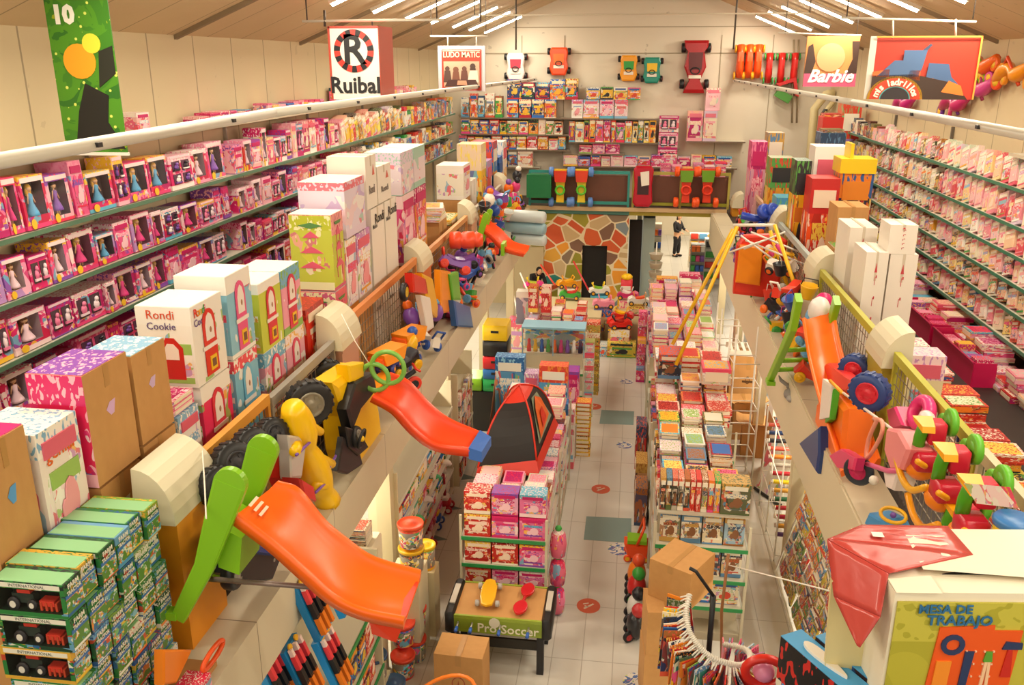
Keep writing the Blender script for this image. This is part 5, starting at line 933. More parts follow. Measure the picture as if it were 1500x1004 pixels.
# ------------------------------------------------------------------ toys on the far railing
def rail_toy(px, label, cs, wc, h0=.0):
    p = at(px, 272, Y=26.8); r = empty('pull_along_toy', p); tag(r, label, 'ride-on toy', 'toys hung on the far railing')
    MB().prism([(-.12, -.5), (.12, -.5), (.1, -.2), (.14, .1), (.2, .5), (-.2, .5), (-.14, .1), (-.1, -.2)], -.1, .06, 'Y').build('body', M(cs[0], .35), r); MB().prism([(-.16, .12), (.16, .12), (.2, .46), (-.2, .46)], -.17, -.09, 'Y').build('seat', M(cs[1], .35), r)
    c_ = Vector((0, -.16, -.12)); MB().tube([c_ + Vector((.13 * math.cos(a), 0, .13 * math.sin(a))) for a in [2 * PI * k / 12 for k in range(12)]], .035, 6, True).build('handle_ring', M(cs[2], .35), r)
    for x in (-.28, .28):
        for z in (-.5, .42): wheel(r, (x, -.03, z), (0, PI / 2, 0), .15, .14, M(wc, .4), M(wc, .4))
rail_toy(821, 'red and yellow pull toy with blue wheels on teal railing, beside green box', ('#e8c020', '#d83820', '#5cc030'), '#5c88d0'); rail_toy(852, 'red and yellow pull toy with blue wheels on teal railing, farther from green box', ('#e0c828', '#d84020', '#5cc030'), '#5c88d0')
rail_toy(1005, 'green bed toy with orange wheels on olive railing, next to red car', ('#e03c20', '#6c9c28', '#e83c20'), '#f0581c'); rail_toy(1036, 'green bed toy with orange wheels on olive railing, next to yellow column', ('#e03c20', '#6c9c28', '#e83c20'), '#f0581c')
r = empty('pedal_car', at(942, 272, Y=26.87)); tag(r, 'crimson pedal car with white paper hung on the olive railing', 'ride-on toy', 'toys hung on the far railing'); MB().prism([(-.3, .5), (-.22, .6), (.22, .6), (.3, .5), (.26, 0), (.3, -.5), (.2, -.62), (-.2, -.62), (-.3, -.5), (-.26, 0)], -.16, .06, 'Y', False, .1).build('body', M('#b8142c', .25), r); MB().prism(rect(-.17, -.25, .17, .3), -.18, -.15, 'Y').build('dark_seat', M('#3a2024', .4), r); MB().prism([(-.05, .0), (.18, .05), (.16, .46), (-.1, .42)], -.2, -.18, 'Y').build('white_paper', WHITE, r)
tag(MB().box((0, 0, 0), (.75, .35, .7)).build('green_box', M('#1c7444', .4), None, at(790, 272, Y=26.7)), 'dark green plastic toy box frame hung on the teal railing', 'toy')
# jumble along the ledge: doll side far part
JC = ['#e03c28', '#f0b81c', '#2c58b0', '#3c9c3c', '#f0701c', '#d83c80', '#7c4ca8', '#f2ece0', '#20242c', '#68a8d8']
JN = ['red', 'yellow', 'blue', 'green', 'orange', 'pink', 'purple', 'white', 'black', 'sky blue']
def jumble(side, X, y0, y1, z0, z1, n, seed, where):
    rr = random.Random(seed)
    for k in range(n):
        y = y0 + (y1 - y0) * (k + rr.random() * .6) / n; z = rr.uniform(z0, z1); z = z if k % 3 else z0; i = rr.randrange(10); j = rr.randrange(10); x = X + rr.uniform(-.06, .1) * (1 if side == 'L' else -1); kind = rr.randrange(5)
        lab = '%s and %s %s on the %s, %s from its near end' % (JN[i], JN[j] if j != i else 'grey', ['ride-on toy', 'moulded toy tricycle', 'toy bucket', 'tumbling toy', 'wheeled toy'][kind], where, nth(k + 1)); c1, c2 = M(JC[i], .3), M(JC[j] if j != i else '#9a948a', .35)
        r = empty(['ride_on_toy', 'toy_tricycle', 'toy_bucket', 'tumbling_toy', 'wheeled_toy'][kind], (x, y, z), (rr.uniform(-.4, .4), rr.uniform(-.4, .4), rr.uniform(0, 6))); tag(r, lab, 'toy', 'toys piled along the ' + where)
        if kind in (0, 4):
            MB().prism([(-.3, 0), (-.26, .16), (-.05, .1), (.1, .12), (.24, .2), (.3, .02)], -.1, .1, 'Y', False, .1).build('body', c1, r); MB().tube([(-.24, -.08, .12), (-.3, -.08, .26), (-.3, .08, .26), (-.24, .08, .12)], .02, 6).build('handle', c2, r)
            for a_, b_ in ((-.2, -.12), (.2, -.12), (-.2, .12), (.2, .12)): wheel(r, (a_, b_, 0), (PI / 2, 0, 0), .08, .05, BLK if kind else c2, c2)
        elif kind == 1:
            MB().tube(curve([(-.2, 0, .0), (0, 0, .1), (.15, 0, .25)], 3), .035, 7).build('frame', c1, r); MB().rbox((-.12, 0, .12), (.18, .14, .05), .03).build('seat', c2, r); MB().tube([(.15, -.13, .3), (.16, 0, .27), (.15, .13, .3)], .018, 6).build('handlebar', c2, r)
            wheel(r, (.2, 0, .06), (PI / 2, 0, 0), .11, .05, c2, c1); wheel(r, (-.2, -.12, 0), (PI / 2, 0, 0), .07, .04, c2, c1); wheel(r, (-.2, .12, 0), (PI / 2, 0, 0), .07, .04, c2, c1)
        elif kind == 2:
            MB().lathe([(.08, 0), (.09, .02), (.13, .2), (.14, .22), (.125, .22), (.08, .03), (.001, .02)], 16).build('pail', c1, r); MB().tube([(.13, 0, .2), (.1, 0, .32), (-.1, 0, .32), (-.13, 0, .2)], .01, 6).build('handle', c2, r)
        else:
            MB().ball((0, 0, .1), (.13, .11, .15), 12).build('body', c1, r); MB().ball((0, 0, .28), .08, 10).build('head', c2, r)
jumble('L', -3.12, 14.4, 17.0, 3.2, 4.1, 16, 3, 'ledge beside the tan railing'); jumble('L', -3.12, 17.8, 23.5, 3.3, 4.6, 34, 4, 'far ledge of the doll aisle'); jumble('L', -3.1, 10.6, 13.2, 3.3, 4.0, 8, 5, 'ledge under the orange railing')
jumble('R', 2.72, 12.0, 16.5, 3.2, 4.1, 26, 7, 'book side ledge near white cartons'); jumble('R', 2.7, 17, 22, 3.2, 4.1, 20, 8, 'far ledge of the book side')
# named toys of the middle stretch
g = empty('toy_bulldozer', at(640, 440, X=-3.05)); tag(g, 'orange and yellow moulded slide tower toy with green tube beside orange column', 'toy')
sheet(g, ((612, 400), (628, 408), (640, 470), (622, 455)), -3.05, .14, M('#e8b020', .3), 'yellow_panel'); sheet(g, ((655, 402), (668, 398), (672, 440), (660, 440)), -2.95, .1, M('#58b430', .3), 'green_tube'); sheet(g, ((660, 440), (685, 450), (690, 480), (665, 478)), -2.9, .12, M('#2860a8', .3), 'blue_base'); sheet(g, ((640, 395), (656, 398), (662, 455), (642, 460)), -3.0, .12, M('#f09018', .3), 'orange_panel')
g = empty('toy_unicycle', at(592, 428, X=-3.1)); tag(g, 'black wheel with red frame tied outside the orange railing', 'wheel'); wheel(g, (0, 0, 0), (0, PI / 2, 0), .13, .08, BLK, M('#d8b030', .4), name='tyre'); sheet(g, ((598, 400), (618, 408), (622, 432), (600, 428)), -3.05, .14, RED, 'red_frame'); sheet(g, ((612, 432), (626, 436), (632, 480), (622, 486)), -3.0, .1, M('#ece4dc', .35), 'white_arm')
g = empty('orange_drum_toy', at(682, 352, X=-3.0)); tag(g, 'red orange drum shaped toy lying on toys below lime ladder', 'toy'); MB().at(rot=(.2, PI / 2, .4)).lathe([(.1, -.3), (.16, -.28), (.16, -.1), (.13, -.08), (.16, -.04), (.16, .15), (.13, .17), (.16, .2), (.1, .32)], 18).build('drum', M('#f0502c', .3), g)
for i, (py, s_) in enumerate(((302, 1), (314, 1), (326, 1))): tag(MB().at(rot=(PI / 2, 0, PI / 2 - .25)).lathe([(.001, -.55), (.13, -.55), (.15, -.5), (.15, .5), (.13, .55), (.001, .55)], 16).build('foam_roll', M('#cfdcdc' if i != 1 else '#9cc0cc', .3), None, (-2.62, 21 + .1 * i, 3.29 + .3 * (2 - i))), 'pale plastic wrapped roll, %s from above, sticking out over far ledge' % nth(i + 1), 'roll', 'pale wrapped rolls')
# ------------------------------------------------------------------ book side boxes
def rbox_(px0, px1, pyt, Y, dep, z0, key, c, label, group='boxes along the book aisle railing', zt=None):
    a, b_ = at(px0, pyt, Y=Y), at(px1, pyt, Y=Y); z1 = zt or (a.z + b_.z) / 2
    o = place(key, 'F', (a.x + b_.x) / 2, Y + dep / 2, z0, b_.x - a.x, dep, z1 - z0, c, label, 'box', group); return o, z1, b_.x - a.x
RD = M('#c84048', .5)
def red_marks(o, w, h):
    m = MB().use(RD)
    for z in (.2, .35, .5, .65, .8): m.box((0, -.505, z), (.02, .008, .06)); m.box((.05, -.505, z + .03), (.05, .008, .02))
    m.prism([(-.06, .86), (.06, .86), (0, .93)], -.512, -.502, 'Y'); p = m.build('red_print', None, o)
for a in ((1270, 1303, 370, 12.0, .7, 'tall white carton with red print, middle of three beside aisle'), (1305, 1346, 373, 12.05, .6, 'tall cream white carton with red print under a small white box')):
    o, z1, w = rbox_(a[0], a[1], a[2], a[3], a[4], 3.1, 'whitecarton', '#fff', a[5]); red_marks(o, w, 1)
o, z2, w = rbox_(1305, 1346, 330, 12.05, .5, z1 + .003, 'whitecarton', '#fff', 'small white box standing on the tall cream white carton'); red_marks(o, w, 1)
o, z1, w = rbox_(1246, 1287, 334, 12.9, .8, 3.1, 'whitecarton', '#fff', 'tall white carton behind the others beneath the brown box edge'); red_marks(o, w, 1)
o, z1, w = rbox_(1228, 1250, 370, 14.0, .8, 3.1, 'carton', '#fff', 'brown carton with comic print next to white cartons'); top_print(o, P_MULTI)
o, z1, w = rbox_(1228, 1274, 304, 14.9, .7, 3.1, 'carton', '#fff', 'tall brown carton behind the white cartons')
o, z1, w = rbox_(1198, 1232, 378, 15.1, .5, 3.1, 'whiteprint', '#f0ece0', 'white box with framed picture beside the brown carton')
BG = 'boxes along the book aisle railing'
for i, (p0, p1, pt, Y, k_, c_, lab) in enumerate(((1232, 1282, 248, 16.4, 'darkprint', '#2c2848', 'dark blue box with yellow lid picturing a digger'), (1190, 1232, 262, 16.2, 'redprint', '#f0541c', 'red orange game boxes stacked tall behind the railing'), (1195, 1245, 215, 17.6, 'whiteprint', '#d8ecec', 'pale box with orange figure on the tall stack'),
                                                   (1168, 1190, 236, 17.0, 'yelprint', '#e8b41c', 'tall yellow box on its end by the railing'), (1130, 1165, 232, 19.7, 'yelprint', '#eca030', 'orange yellow stack of boxes near the far column'), (1138, 1170, 290, 18.8, 'blueprint', '#6c9cd0', 'blue striped boxes low on the far stack'),
                                                   (1102, 1125, 208, 21.5, 'pinkprint', '#d8a0b8', 'pink and blue box pile near far olive railing'), (1126, 1150, 195, 22.5, 'pack3', '#c8c460', 'lime yellow box pile near the far wall corner'), (1203, 1240, 195, 21.0, 'flatbook', '#a88878', 'brown box pile by the drain pipes'), (1206, 1236, 172, 22.8, 'flatred', '#b05038', 'dark orange box pile in front of drain pipes'), (1236, 1264, 150, 24.5, 'blueprint', '#a884c8', 'lilac and yellow box hung at book shelves end'))):
    o, z1, w = rbox_(p0, p1, pt, Y, .6, 3.1, k_, c_, lab)
    if i == 0: p = MB().use(M('#f0d01c', .35)).box((0, 0, 1.02), (1.06, 1.1, .1)).box((-.2, 0, 1.12), (.1, .8, .1)).build('yellow_lid'); p.parent = o
# cream boxed toy and small goods past the olive rail
for j, (px, py, Y, c_, lab) in enumerate(((1352, 515, 10.0, '#e8dcb0', 'cream boxed toy on goods behind the olive column'), (1330, 500, 10.9, '#f0c890', 'small peach box beside the cream boxed toy'))):
    a = at(px, py, Y=Y); place('whiteprint' if j == 0 else 'multiprint', 'F', a.x, Y, 3.1, .42, .35, a.z - 3.1, c_, lab, 'box', BG)
k = 0
for y in [7.0 + .36 * j for j in range(13)]:
    z = 3.1
    for j in range(R.randint(4, 7)):
        k += 1; hh = .1; nm, hx = R.choice([('red', '#c83828'), ('orange', '#ec8424'), ('yellow', '#ecb420'), ('maroon', '#8c2c24'), ('blue', '#40589c'), ('amber', '#e89830')]); place('flatyel' if hx[1] == 'e' else 'flatred', 'R', 3.86 + R.uniform(-.04, .04), y, z, .33, .42, hh * .97, hx, '%s flat pack behind the olive railing, pile %s from near end, %s from floor' % (nm, nth(int((y - 7.0) / .36 + .5) + 1), nth(j + 1)), 'box', 'bright flat packs behind the olive railing', yaw=R.uniform(-.1, .1)); z += hh
# ------------------------------------------------------------------ book side hero toys
g = empty('toy_tractor', (2.62, 9.1, 3.4)); tag(g, 'orange pedal tractor with big blue tyres and red hubs hung by the olive column', 'ride-on toy')
for px, py, X_, rr in ((1274, 574, 2.45, .2), (1253, 541, 2.75, .19), (1218, 690, 2.6, .1)): wheel(g, local(g, at(px, py, X=X_)), (0, -PI / 2, .95), rr, .15, M('#28407c', .4), M('#d02838', .35), lug=1)
sheet(g, ((1215, 590), (1245, 580), (1262, 600), (1255, 690), (1222, 700), (1208, 650)), 2.6, .34, M('#f4741c', .3), 'body'); sheet(g, ((1180, 650), (1212, 625), (1212, 665), (1208, 695)), 2.42, .2, M('#24407c', .35), 'blue_bucket'); sheet(g, ((1208, 690), (1232, 682), (1226, 730), (1214, 735)), 2.5, .12, M('#d8321c', .35), 'red_foot')
sheet(g, ((1208, 555), (1222, 565), (1216, 612), (1203, 615)), 2.35, .06, M('#ece4dc', .4), 'white_arm'); sheet(g, ((1218, 565), (1226, 570), (1220, 615), (1213, 620)), 2.38, .08, M('#4ca82c', .35), 'green_arm')
sheet(g, ((1205, 540), (1222, 532), (1248, 552), (1262, 560), (1250, 575), (1225, 568)), 2.62, .16, M('#dc3430', .3), 'red_frame')
tag(MB().tube([at(1222, 566, X=2.35), at(1308, 630, X=2.45)], .014, 8).build('push_pole', M('#e4d8cc', .35)), 'white push pole with yellow end lying across the blue tyred tractor', 'pole'); MB().tube([at(1216, 558, X=2.34), at(1234, 576, X=2.36)], .02, 8).build('yellow_grip', M('#f4a818', .35)); 
bpy.data.objects['yellow_grip'].parent = bpy.data.objects['push_pole']
g = empty('toy_tricycle', (2.5, 8.4, 3.5)); tag(g, 'pink tricycle with dark front wheel and push frame hung by olive column', 'tricycle')
wheel(g, local(g, at(1258, 690, X=2.35)), (0, -PI / 2, .9), .15, .07, M('#28303c', .4), M('#c8205c', .4)); wheel(g, local(g, at(1240, 655, X=2.6)), (0, -PI / 2, .2), .1, .05, M('#28303c', .4), M('#f0a0b0', .4))
sheet(g, ((1220, 668), (1238, 658), (1262, 672), (1258, 690), (1232, 686)), 2.3, .1, M('#e02868', .3), 'seat')
MB().tube(curve([local(g, at(x, y, X=2.4)) for x, y in ((1285, 615), (1272, 645), (1270, 672), (1290, 640), (1292, 618), (1280, 614))], 4), .02, 8).build('push_frame', M('#f0a088', .35), g); MB().tube([local(g, at(x, y, X=2.4)) for x, y in ((1250, 665), (1270, 680), (1300, 690), (1315, 690))], .025, 8).build('frame', M('#e06898', .35), g)
c_ = local(g, at(1280, 704, X=2.25)); MB().ball(tuple(c_), .045, 10).build('white_lamp', WHITE, g)
g = empty('doll_stroller', (2.55, 7.7, 3.6)); tag(g, 'pink moulded toy chair with white base between tricycle and bright trikes', 'toy')
sheet(g, ((1316, 628), (1334, 632), (1350, 660), (1338, 690), (1322, 690), (1312, 660)), 2.5, .22, M('#ee8c90', .35), 'chair_back'); sheet(g, ((1308, 690), (1330, 692), (1322, 720), (1312, 715)), 2.5, .18, M('#f0e4e0', .35), 'white_base')
g = empty('toy_hoop_set', (2.85, 8.2, 3.9)); tag(g, 'hot pink rings and cone toy hung on the olive railing', 'toy'); c_ = local(g, at(1350, 605, X=2.8)); MB().tube([c_ + Vector((.04 * math.sin(a), .17 * math.cos(a), .11 * math.sin(a))) for a in [2 * PI * k / 18 for k in range(18)]], .06, 8, True).build('pink_ring', M('#ec3c84', .3), g); sheet(g, ((1313, 600), (1325, 596), (1338, 625), (1318, 632)), 2.75, .2, M('#dc3c74', .35), 'pink_cone')
tag(MB().ball((0, 0, 0), (.07, .11, .06), 12).build('wrapped_parcel', M('#ecd4d4', .25), None, at(1358, 612, X=2.75)), 'white plastic wrapped parcel beside the hot pink rings', 'parcel')
def bright_trike(px, py, X, label, s=1.):
    p = at(px, py, X=X); r = empty('balance_trike', p); tag(r, label, 'tricycle', 'red green and yellow trikes'); q = lambda u, v, dx=0: Vector((dx, -v * 0 + u, v)) * s
    MB().loft([[(dx, y, z) for dx, y, z in ring] for ring in ([(-.05, -.16, .0), (.05, -.16, .0), (.07, .02, .03), (-.07, .02, .03)], [(-.05, -.14, .05), (.05, -.14, .05), (.08, .05, .07), (-.08, .05, .07)])], True, False).build('yellow_handlebar', M('#f6ac10', .3), r)
    MB().tube([(0, -.02, .02), (.0, .03, -.12), (.0, .04, -.26)], [.045, .05, .05], 10).build('green_stem', M('#4ca41c', .35), r); MB().rbox((.12, .03, -.06), (.14, .16, .2), .03).build('red_block', M('#d0203c', .3), r); MB().rbox((.05, -.02, -.3), (.2, .22, .16), .04).build('red_body', M('#c81c38', .3), r)
    MB().tube([(0, -.14, -.3), (-.02, -.24, -.26), (-.1, -.28, -.2)], .025, 8).build('yellow_pedal_arm', M('#f4a818', .35), r); MB().ball((.05, .06, -.42), (.12, .14, .1), 12).build('orange_seat', M('#f08818', .35), r)
    wheel(r, (.24, .06, .02), (0, PI / 2, 0), .12, .06, M('#64b830', .4), M('#64b830', .4)); wheel(r, (.24, .2, -.06), (0, PI / 2, 0), .1, .06, M('#64b830', .4), M('#64b830', .4)); return r
bright_trike(1352, 624, 2.5, 'red green and yellow trike with yellow bar, farthest along the pale rail'); bright_trike(1383, 664, 2.45, 'red green and yellow trike, middle of the three along pale rail'); r = bright_trike(1420, 712, 2.42, 'red green and yellow trike with printed card, beside the big toy carton')
MB().add([tuple(local(r, at(x, y, X=2.35))) for x, y in ((1412, 708), (1480, 714), (1492, 745), (1430, 738))], [(0, 1, 2, 3)]).build('printed_card', P_WHITE, r).color = lin('#f2ece4')
g = empty('toy_car', at(1312, 768, X=2.55) + Vector((0, 0, -.12))); tag(g, 'sky blue toy car with yellow steering wheel on the book side ledge', 'ride-on toy'); MB().prism([(-.28, 0), (-.24, .12), (-.05, .15), (.06, .08), (.26, .1), (.3, .0)], -.14, .14, 'Y', False, .12).build('body', M('#4a94d0', .28), g, rot=(0, 0, -1.2)); c_ = Vector((-.04, -.02, .22)); MB().tube([c_ + Vector((.11 * math.cos(a), .11 * math.sin(a), .02 * math.sin(a))) for a in [2 * PI * k / 16 for k in range(16)]], .018, 6, True).build('steering_wheel', M('#f0b414', .35), g); MB().ball(tuple(c_), .03, 8).build('purple_horn', M('#7850a8', .4), g)
for a_, b_ in ((-.12, -.12), (.12, -.14), (-.1, .14), (.12, .14)): wheel(g, (a_, b_, .03), (0, PI / 2, 0), .05, .05, M('#8c88a0', .4), M('#f0782c', .4))
for j, (px, py, hx, nm) in enumerate(((1335, 700, '#f2b41c', 'upper'), (1352, 755, '#f4a41c', 'lower'))): tag(MB().tube(curve([at(px - 22, py - 30, X=2.42), at(px - 14, py, X=2.4), at(px, py + 18, X=2.38), at(px + 22, py + 14, X=2.4)], 4), .03, 8).build('plastic_hook', M(hx, .3)), '%s curved yellow plastic handle hanging in front of bright trikes' % nm, 'handle bar')
g = empty('toy_bin', at(1485, 770, X=2.62) + Vector((0, 0, -.2))); tag(g, 'round yellow and blue tub at the end of the trikes', 'tub'); MB().lathe([(.1, 0), (.12, .02), (.12, .2), (.11, .21)], 20).build('yellow_tub', M('#e8c020', .35), g); MB().at((0, 0, .2)).lathe([(.13, 0), (.135, .04), (.12, .06), (.001, .06)], 20).build('blue_lid', M('#3c7cc0', .35), g)
r = bright_trike(1395, 745, 2.55, 'dark legged green and orange trike low behind the big toy carton')
# swing frame with yellow poles over the books
g = empty('swing_frame', (1.4, 15.5, 1.7)); tag(g, 'tall swing frame with yellow poles standing on the pink goods', 'swing')
YP = M('#eebc1c', .35)
for a_, b_ in (((1080, 332, 16.2), (990, 535, 15.2)), ((1074, 336, 16.6), (985, 505, 16.2)), ((1135, 330, 15.6), (1168, 430, 14.6)), ((1128, 338, 16.4), (1160, 440, 16.2))): MB().tube([local(g, at(a_[0], a_[1], Y=a_[2])), local(g, at(b_[0], b_[1], Y=b_[2]))], .035, 8).build('pole', YP, g)
MB().tube([local(g, at(1074, 330, Y=16.4)), local(g, at(1135, 330, Y=16.1))], .03, 8).build('cross_bar', M('#e8e2d4', .4), g)
for k, (a_, b_) in enumerate((((1085, 345), (1130, 378)), ((1090, 365), (1150, 340)), ((1068, 370), (1120, 352)), ((1100, 340), (1185, 375)), ((1092, 352), (1190, 392)))): MB().tube([local(g, at(a_[0], a_[1], Y=16)), local(g, at(b_[0], b_[1], Y=15.7))], .018, 6).build('white_strut', M('#e8e2d8', .4), g)
# blue tractor near far right column
g = empty('toy_tractor', at(1118, 320, Y=18.6)); tag(g, 'bright blue plastic toy with four chunky wheels tied at far book ledge', 'ride-on toy')
for dx, dz, rr in ((.22, .02, .17), (.0, .16, .16), (-.05, -.15, .1), (.15, .2, .14)): wheel(g, (dx, -.1, dz), (PI / 2 - .5, 0, .5), rr, .12, M('#2444b0', .35), M('#2c50c0', .35) if rr < .17 else M('#e8c828', .4))
MB().tube([(-.45, 0, .05), (-.2, 0, .0), (.1, 0, .0)], .08, 8).build('body', M('#2444b0', .3), g)
g = empty('activity_toy', at(1110, 390, Y=16.6)); tag(g, 'red and orange moulded play panel hung behind the white swing struts', 'toy'); MB().prism([(-.42, -.55), (.4, -.62), (.5, .5), (.3, .62), (-.3, .58), (-.42, .4)], -.05, .15, 'Y', False, .08).build('red_panel', M('#d83420', .3), g); MB().prism([(-.4, -.3), (.05, -.35), (.05, .4), (-.38, .42)], -.14, -.04, 'Y', False, .08).build('orange_panel', M('#f08c18', .3), g)
g = empty('gift_bag', at(1200, 455, X=2.62)); tag(g, 'white and pink bag shaped toy with red lettering above the orange slide', 'toy'); MB().at(rot=(.3, 0, .4)).ball((0, 0, 0), (.14, .18, .2), 12).build('white_shell', M('#ece6e4', .3), g); MB().ball((.1, .24, .02), (.14, .14, .18), 12).build('magenta_shell', M('#d02c70', .3), g); MB().ball((.12, .02, -.08), (.1, .1, .12), 10).build('purple_ball', M('#8c64b8', .35), g)
# ------------------------------------------------------------------ near corner on the platform: big toy carton with red fabric
a0 = at(1312, 868, Z=5.0); cw, cd_, chh = 1.15, .62, 1.05; r = empty('toy_workbench_carton', (a0.x, a0.y, 3.95), (0, 0, .12)); tag(r, 'huge cream carton with yellow green front picturing an orange tool bench', 'carton')
CW = M('#ece2cc', .6); m = MB().use(CW).box((cw / 2, cd_ / 2, chh / 2), (cw, cd_, chh)).build('carton_body', None, r)
fm = print_mat('lime_carton_front', ['#b8b03c', '#c4bc48', '#aca634', '#c8c050'], 1.2, .45, .8); q = MB().use(fm).box((cw / 2, -.006, chh / 2 - .02), (cw - .03, .01, chh - .06)).build('yellow_green_front', None, r); q.color = lin('#b9b23c')
MB().use(CW).add([(0, -.01, chh + .004), (.22, -.02, chh + .01), (.22, .12, chh + .02), (0, .1, chh + .012)], [(0, 1, 2, 3)]).add([(.2, .16, chh + .03), (cw, .05, chh + .02), (cw, .5, chh + .02), (.25, .5, chh + .03)], [(0, 1, 2, 3)]).build('carton_flap', None, r)
MB().use(BLK).prism([(.3, .16), (.42, .19), (.6, .3), (.72, .2), (.7, .16)], chh + .001, chh + .006, 'Z').build('torn_gap', None, r)
text('MESA DE', .068, M('#2c6c9c', .5), r, (.25, -.02, chh - .085), (PI / 2, 0, 0), bold=.002); text('TRABAJO', .078, M('#2c6c9c', .5), r, (.33, -.02, chh - .15), (PI / 2, 0, 0), bold=.002)
mm = MB().at((-.135, 0, chh - .70), (0, 0, 0), (.75, 1, .75)).use(M('#e85a1c', .4)).prism([(.46, .1), (1.02, .1), (1.05, .66), (.86, .66), (.86, .7), (.5, .68)], -.02, -.012, 'Y')
mm.use(M('#2c3c64', .4)).prism(disc(.6, .55, .08, 14, 0, 2 * PI, .045), -.028, -.02, 'Y').prism([(.68, .2), (.73, .2), (.75, .5), (.69, .5)], -.028, -.02, 'Y').prism([(.93, .52), (1.06, .52), (1.06, .57), (.95, .58)], -.028, -.02, 'Y')
mm.use(M('#f0902c', .4)).prism([(.5, .14), (.6, .14), (.61, .42), (.51, .42)], -.028, -.02, 'Y').use(M('#c82c20', .4)).prism([(.95, .3), (1.02, .3), (1.0, .52), (.97, .52)], -.028, -.02, 'Y').use(M('#5ca038', .4)).prism([(.82, .42), (.88, .42), (.87, .5), (.83, .5)], -.028, -.02, 'Y').use(M('#f0c8a0', .4)).prism([(.82, .18), (.84, .18), (.85, .42), (.83, .42)], -.028, -.02, 'Y').prism([(.86, .18), (.88, .18), (.87, .42), (.85, .42)], -.028, -.02, 'Y')
mm.use(M('#f0c0a0', .4)); [mm.box((.7 + .06 * (k % 4), -.021, .2 + .1 * (k // 4)), (.012, .01, .012)) for k in range(16)]; mm.use(M('#8a4424', .4)).prism([(.36, .06), (1.06, .06), (1.0, .12), (.42, .12)], -.03, -.022, 'Y').use(M('#58a038', .4)).prism(disc(.3, .12, .03, 10), -.03, -.02, 'Y'); mm.build('pictured_tool_bench', None, r)
o = place('carton', 'F', a0.x + .6, a0.y + .36, 3.1, 1.1, .58, .845, '#fff', 'plain carton beneath the huge cream carton', 'carton', None); o.rotation_euler.z = .12
# red translucent fabric draped over the carton's corner
def drape():
    rr = empty('red_fabric', (a0.x, a0.y, 5.0)); tag(rr, 'sheer red pink fabric draped over the corner of the huge cream carton', 'fabric')
    P = lambda px, py, **k: local(rr, at(px, py, **k)); T0 = 5.02
    a, b_, c, d, e = P(1212, 792, Z=T0), P(1262, 771, Z=T0 - .01), P(1388, 773, Z=T0), P(1425, 815, Z=T0), P(1302, 842, Z=T0 + .005); tip = P(1260, 950, Y=a0.y - .02); low = P(1222, 875, Y=a0.y + .2)
    e2 = P(1290, 905, Y=a0.y - .01); fm_ = M('#c84a44', .25, alpha=.92); M2 = MB()
    def patch(q, n=8):
        vs = []; 
        for i in range(n + 1):
            for j in range(n + 1):
                u, v = i / n, j / n; p = (q[0] * (1 - u) + q[1] * u) * (1 - v) + (q[3] * (1 - u) + q[2] * u) * v; vs.append(p + Vector((0, 0, .006 * math.sin(u * 19 + v * 7) * math.sin(v * 9 + 1) * min(u, 1 - u, v, 1 - v) * 6 + .004)))
        M2.add(vs, [(i * (n + 1) + j, (i + 1) * (n + 1) + j, (i + 1) * (n + 1) + j + 1, i * (n + 1) + j + 1) for i in range(n) for j in range(n)], True)
    patch([a, b_, c, d], 10); patch([a, d, e, a.lerp(e, .5)]); patch([a, e, e2, low]); patch([low, e2, tip, tip + Vector((-.01, .01, 0))]); o = M2.build('cloth', fm_, rr); sd = o.modifiers.new('thickness', 'SOLIDIFY'); sd.thickness = .006
    sp = P(1286, 784, Z=T0 + .02); MB().add([tuple(sp + Vector(v)) for v in ((-.03, -.02, 0), (.03, -.02, 0), (.03, .03, 0), (-.03, .03, 0))], [(0, 1, 2, 3)]).build('white_price_tag', WHITE, rr)
drape()
# cream curved board under the fabric
m = MB(); pr = [at(x, y, Y=a0.y + .25) for x, y in ((1218, 850), (1206, 1004), (1215, 1080), (1300, 1080), (1292, 1004), (1282, 925), (1262, 880))]
o0 = Vector((a0.x - .1, a0.y + .25, 3.1)); o = MB().prism([(p.x - o0.x, max(0, p.z - o0.z)) for p in pr], 0, .03, 'Y').build('curved_board', M('#d8c890', .4), None, o0); tag(o, 'pale cream curved board leaning behind the red fabric', 'board')
# blue boxes with white carrying handles
for i, (x0, x1) in enumerate(((1133, 1178), (1180, 1222))):
    a, b_ = at(x0, 922, Y=4.45), at(x1, 925, Y=4.45); w = b_.x - a.x - .02; zt = a.z - .02; dp = .26
    o = place('darkprint', 'F', (a.x + b_.x) / 2 + .16 + .02 * i, 4.22, 3.1, .15, .55, zt - 3.1, '#3c98dc', 'bright blue box with white handle, %s' % ('next to hanging pouches' if i == 0 else 'next to cream curved board'), 'box', 'blue handle boxes', yaw=.55)
    p = MB().use(M('#4aa4e0', .35)).box((0, 0, 1.002), (1, 1, .004)).build('blue_top'); p.parent = o
    h_ = MB().use(WHITE); h_.prism([(.22 * math.cos(q) + .05 * math.sin(2 * q), .3 * math.sin(q)) for q in [2 * PI * k / 20 for k in range(20)]], 1.004, 1.018, 'Z'); h_ = h_.build('white_handle'); h_.parent = o
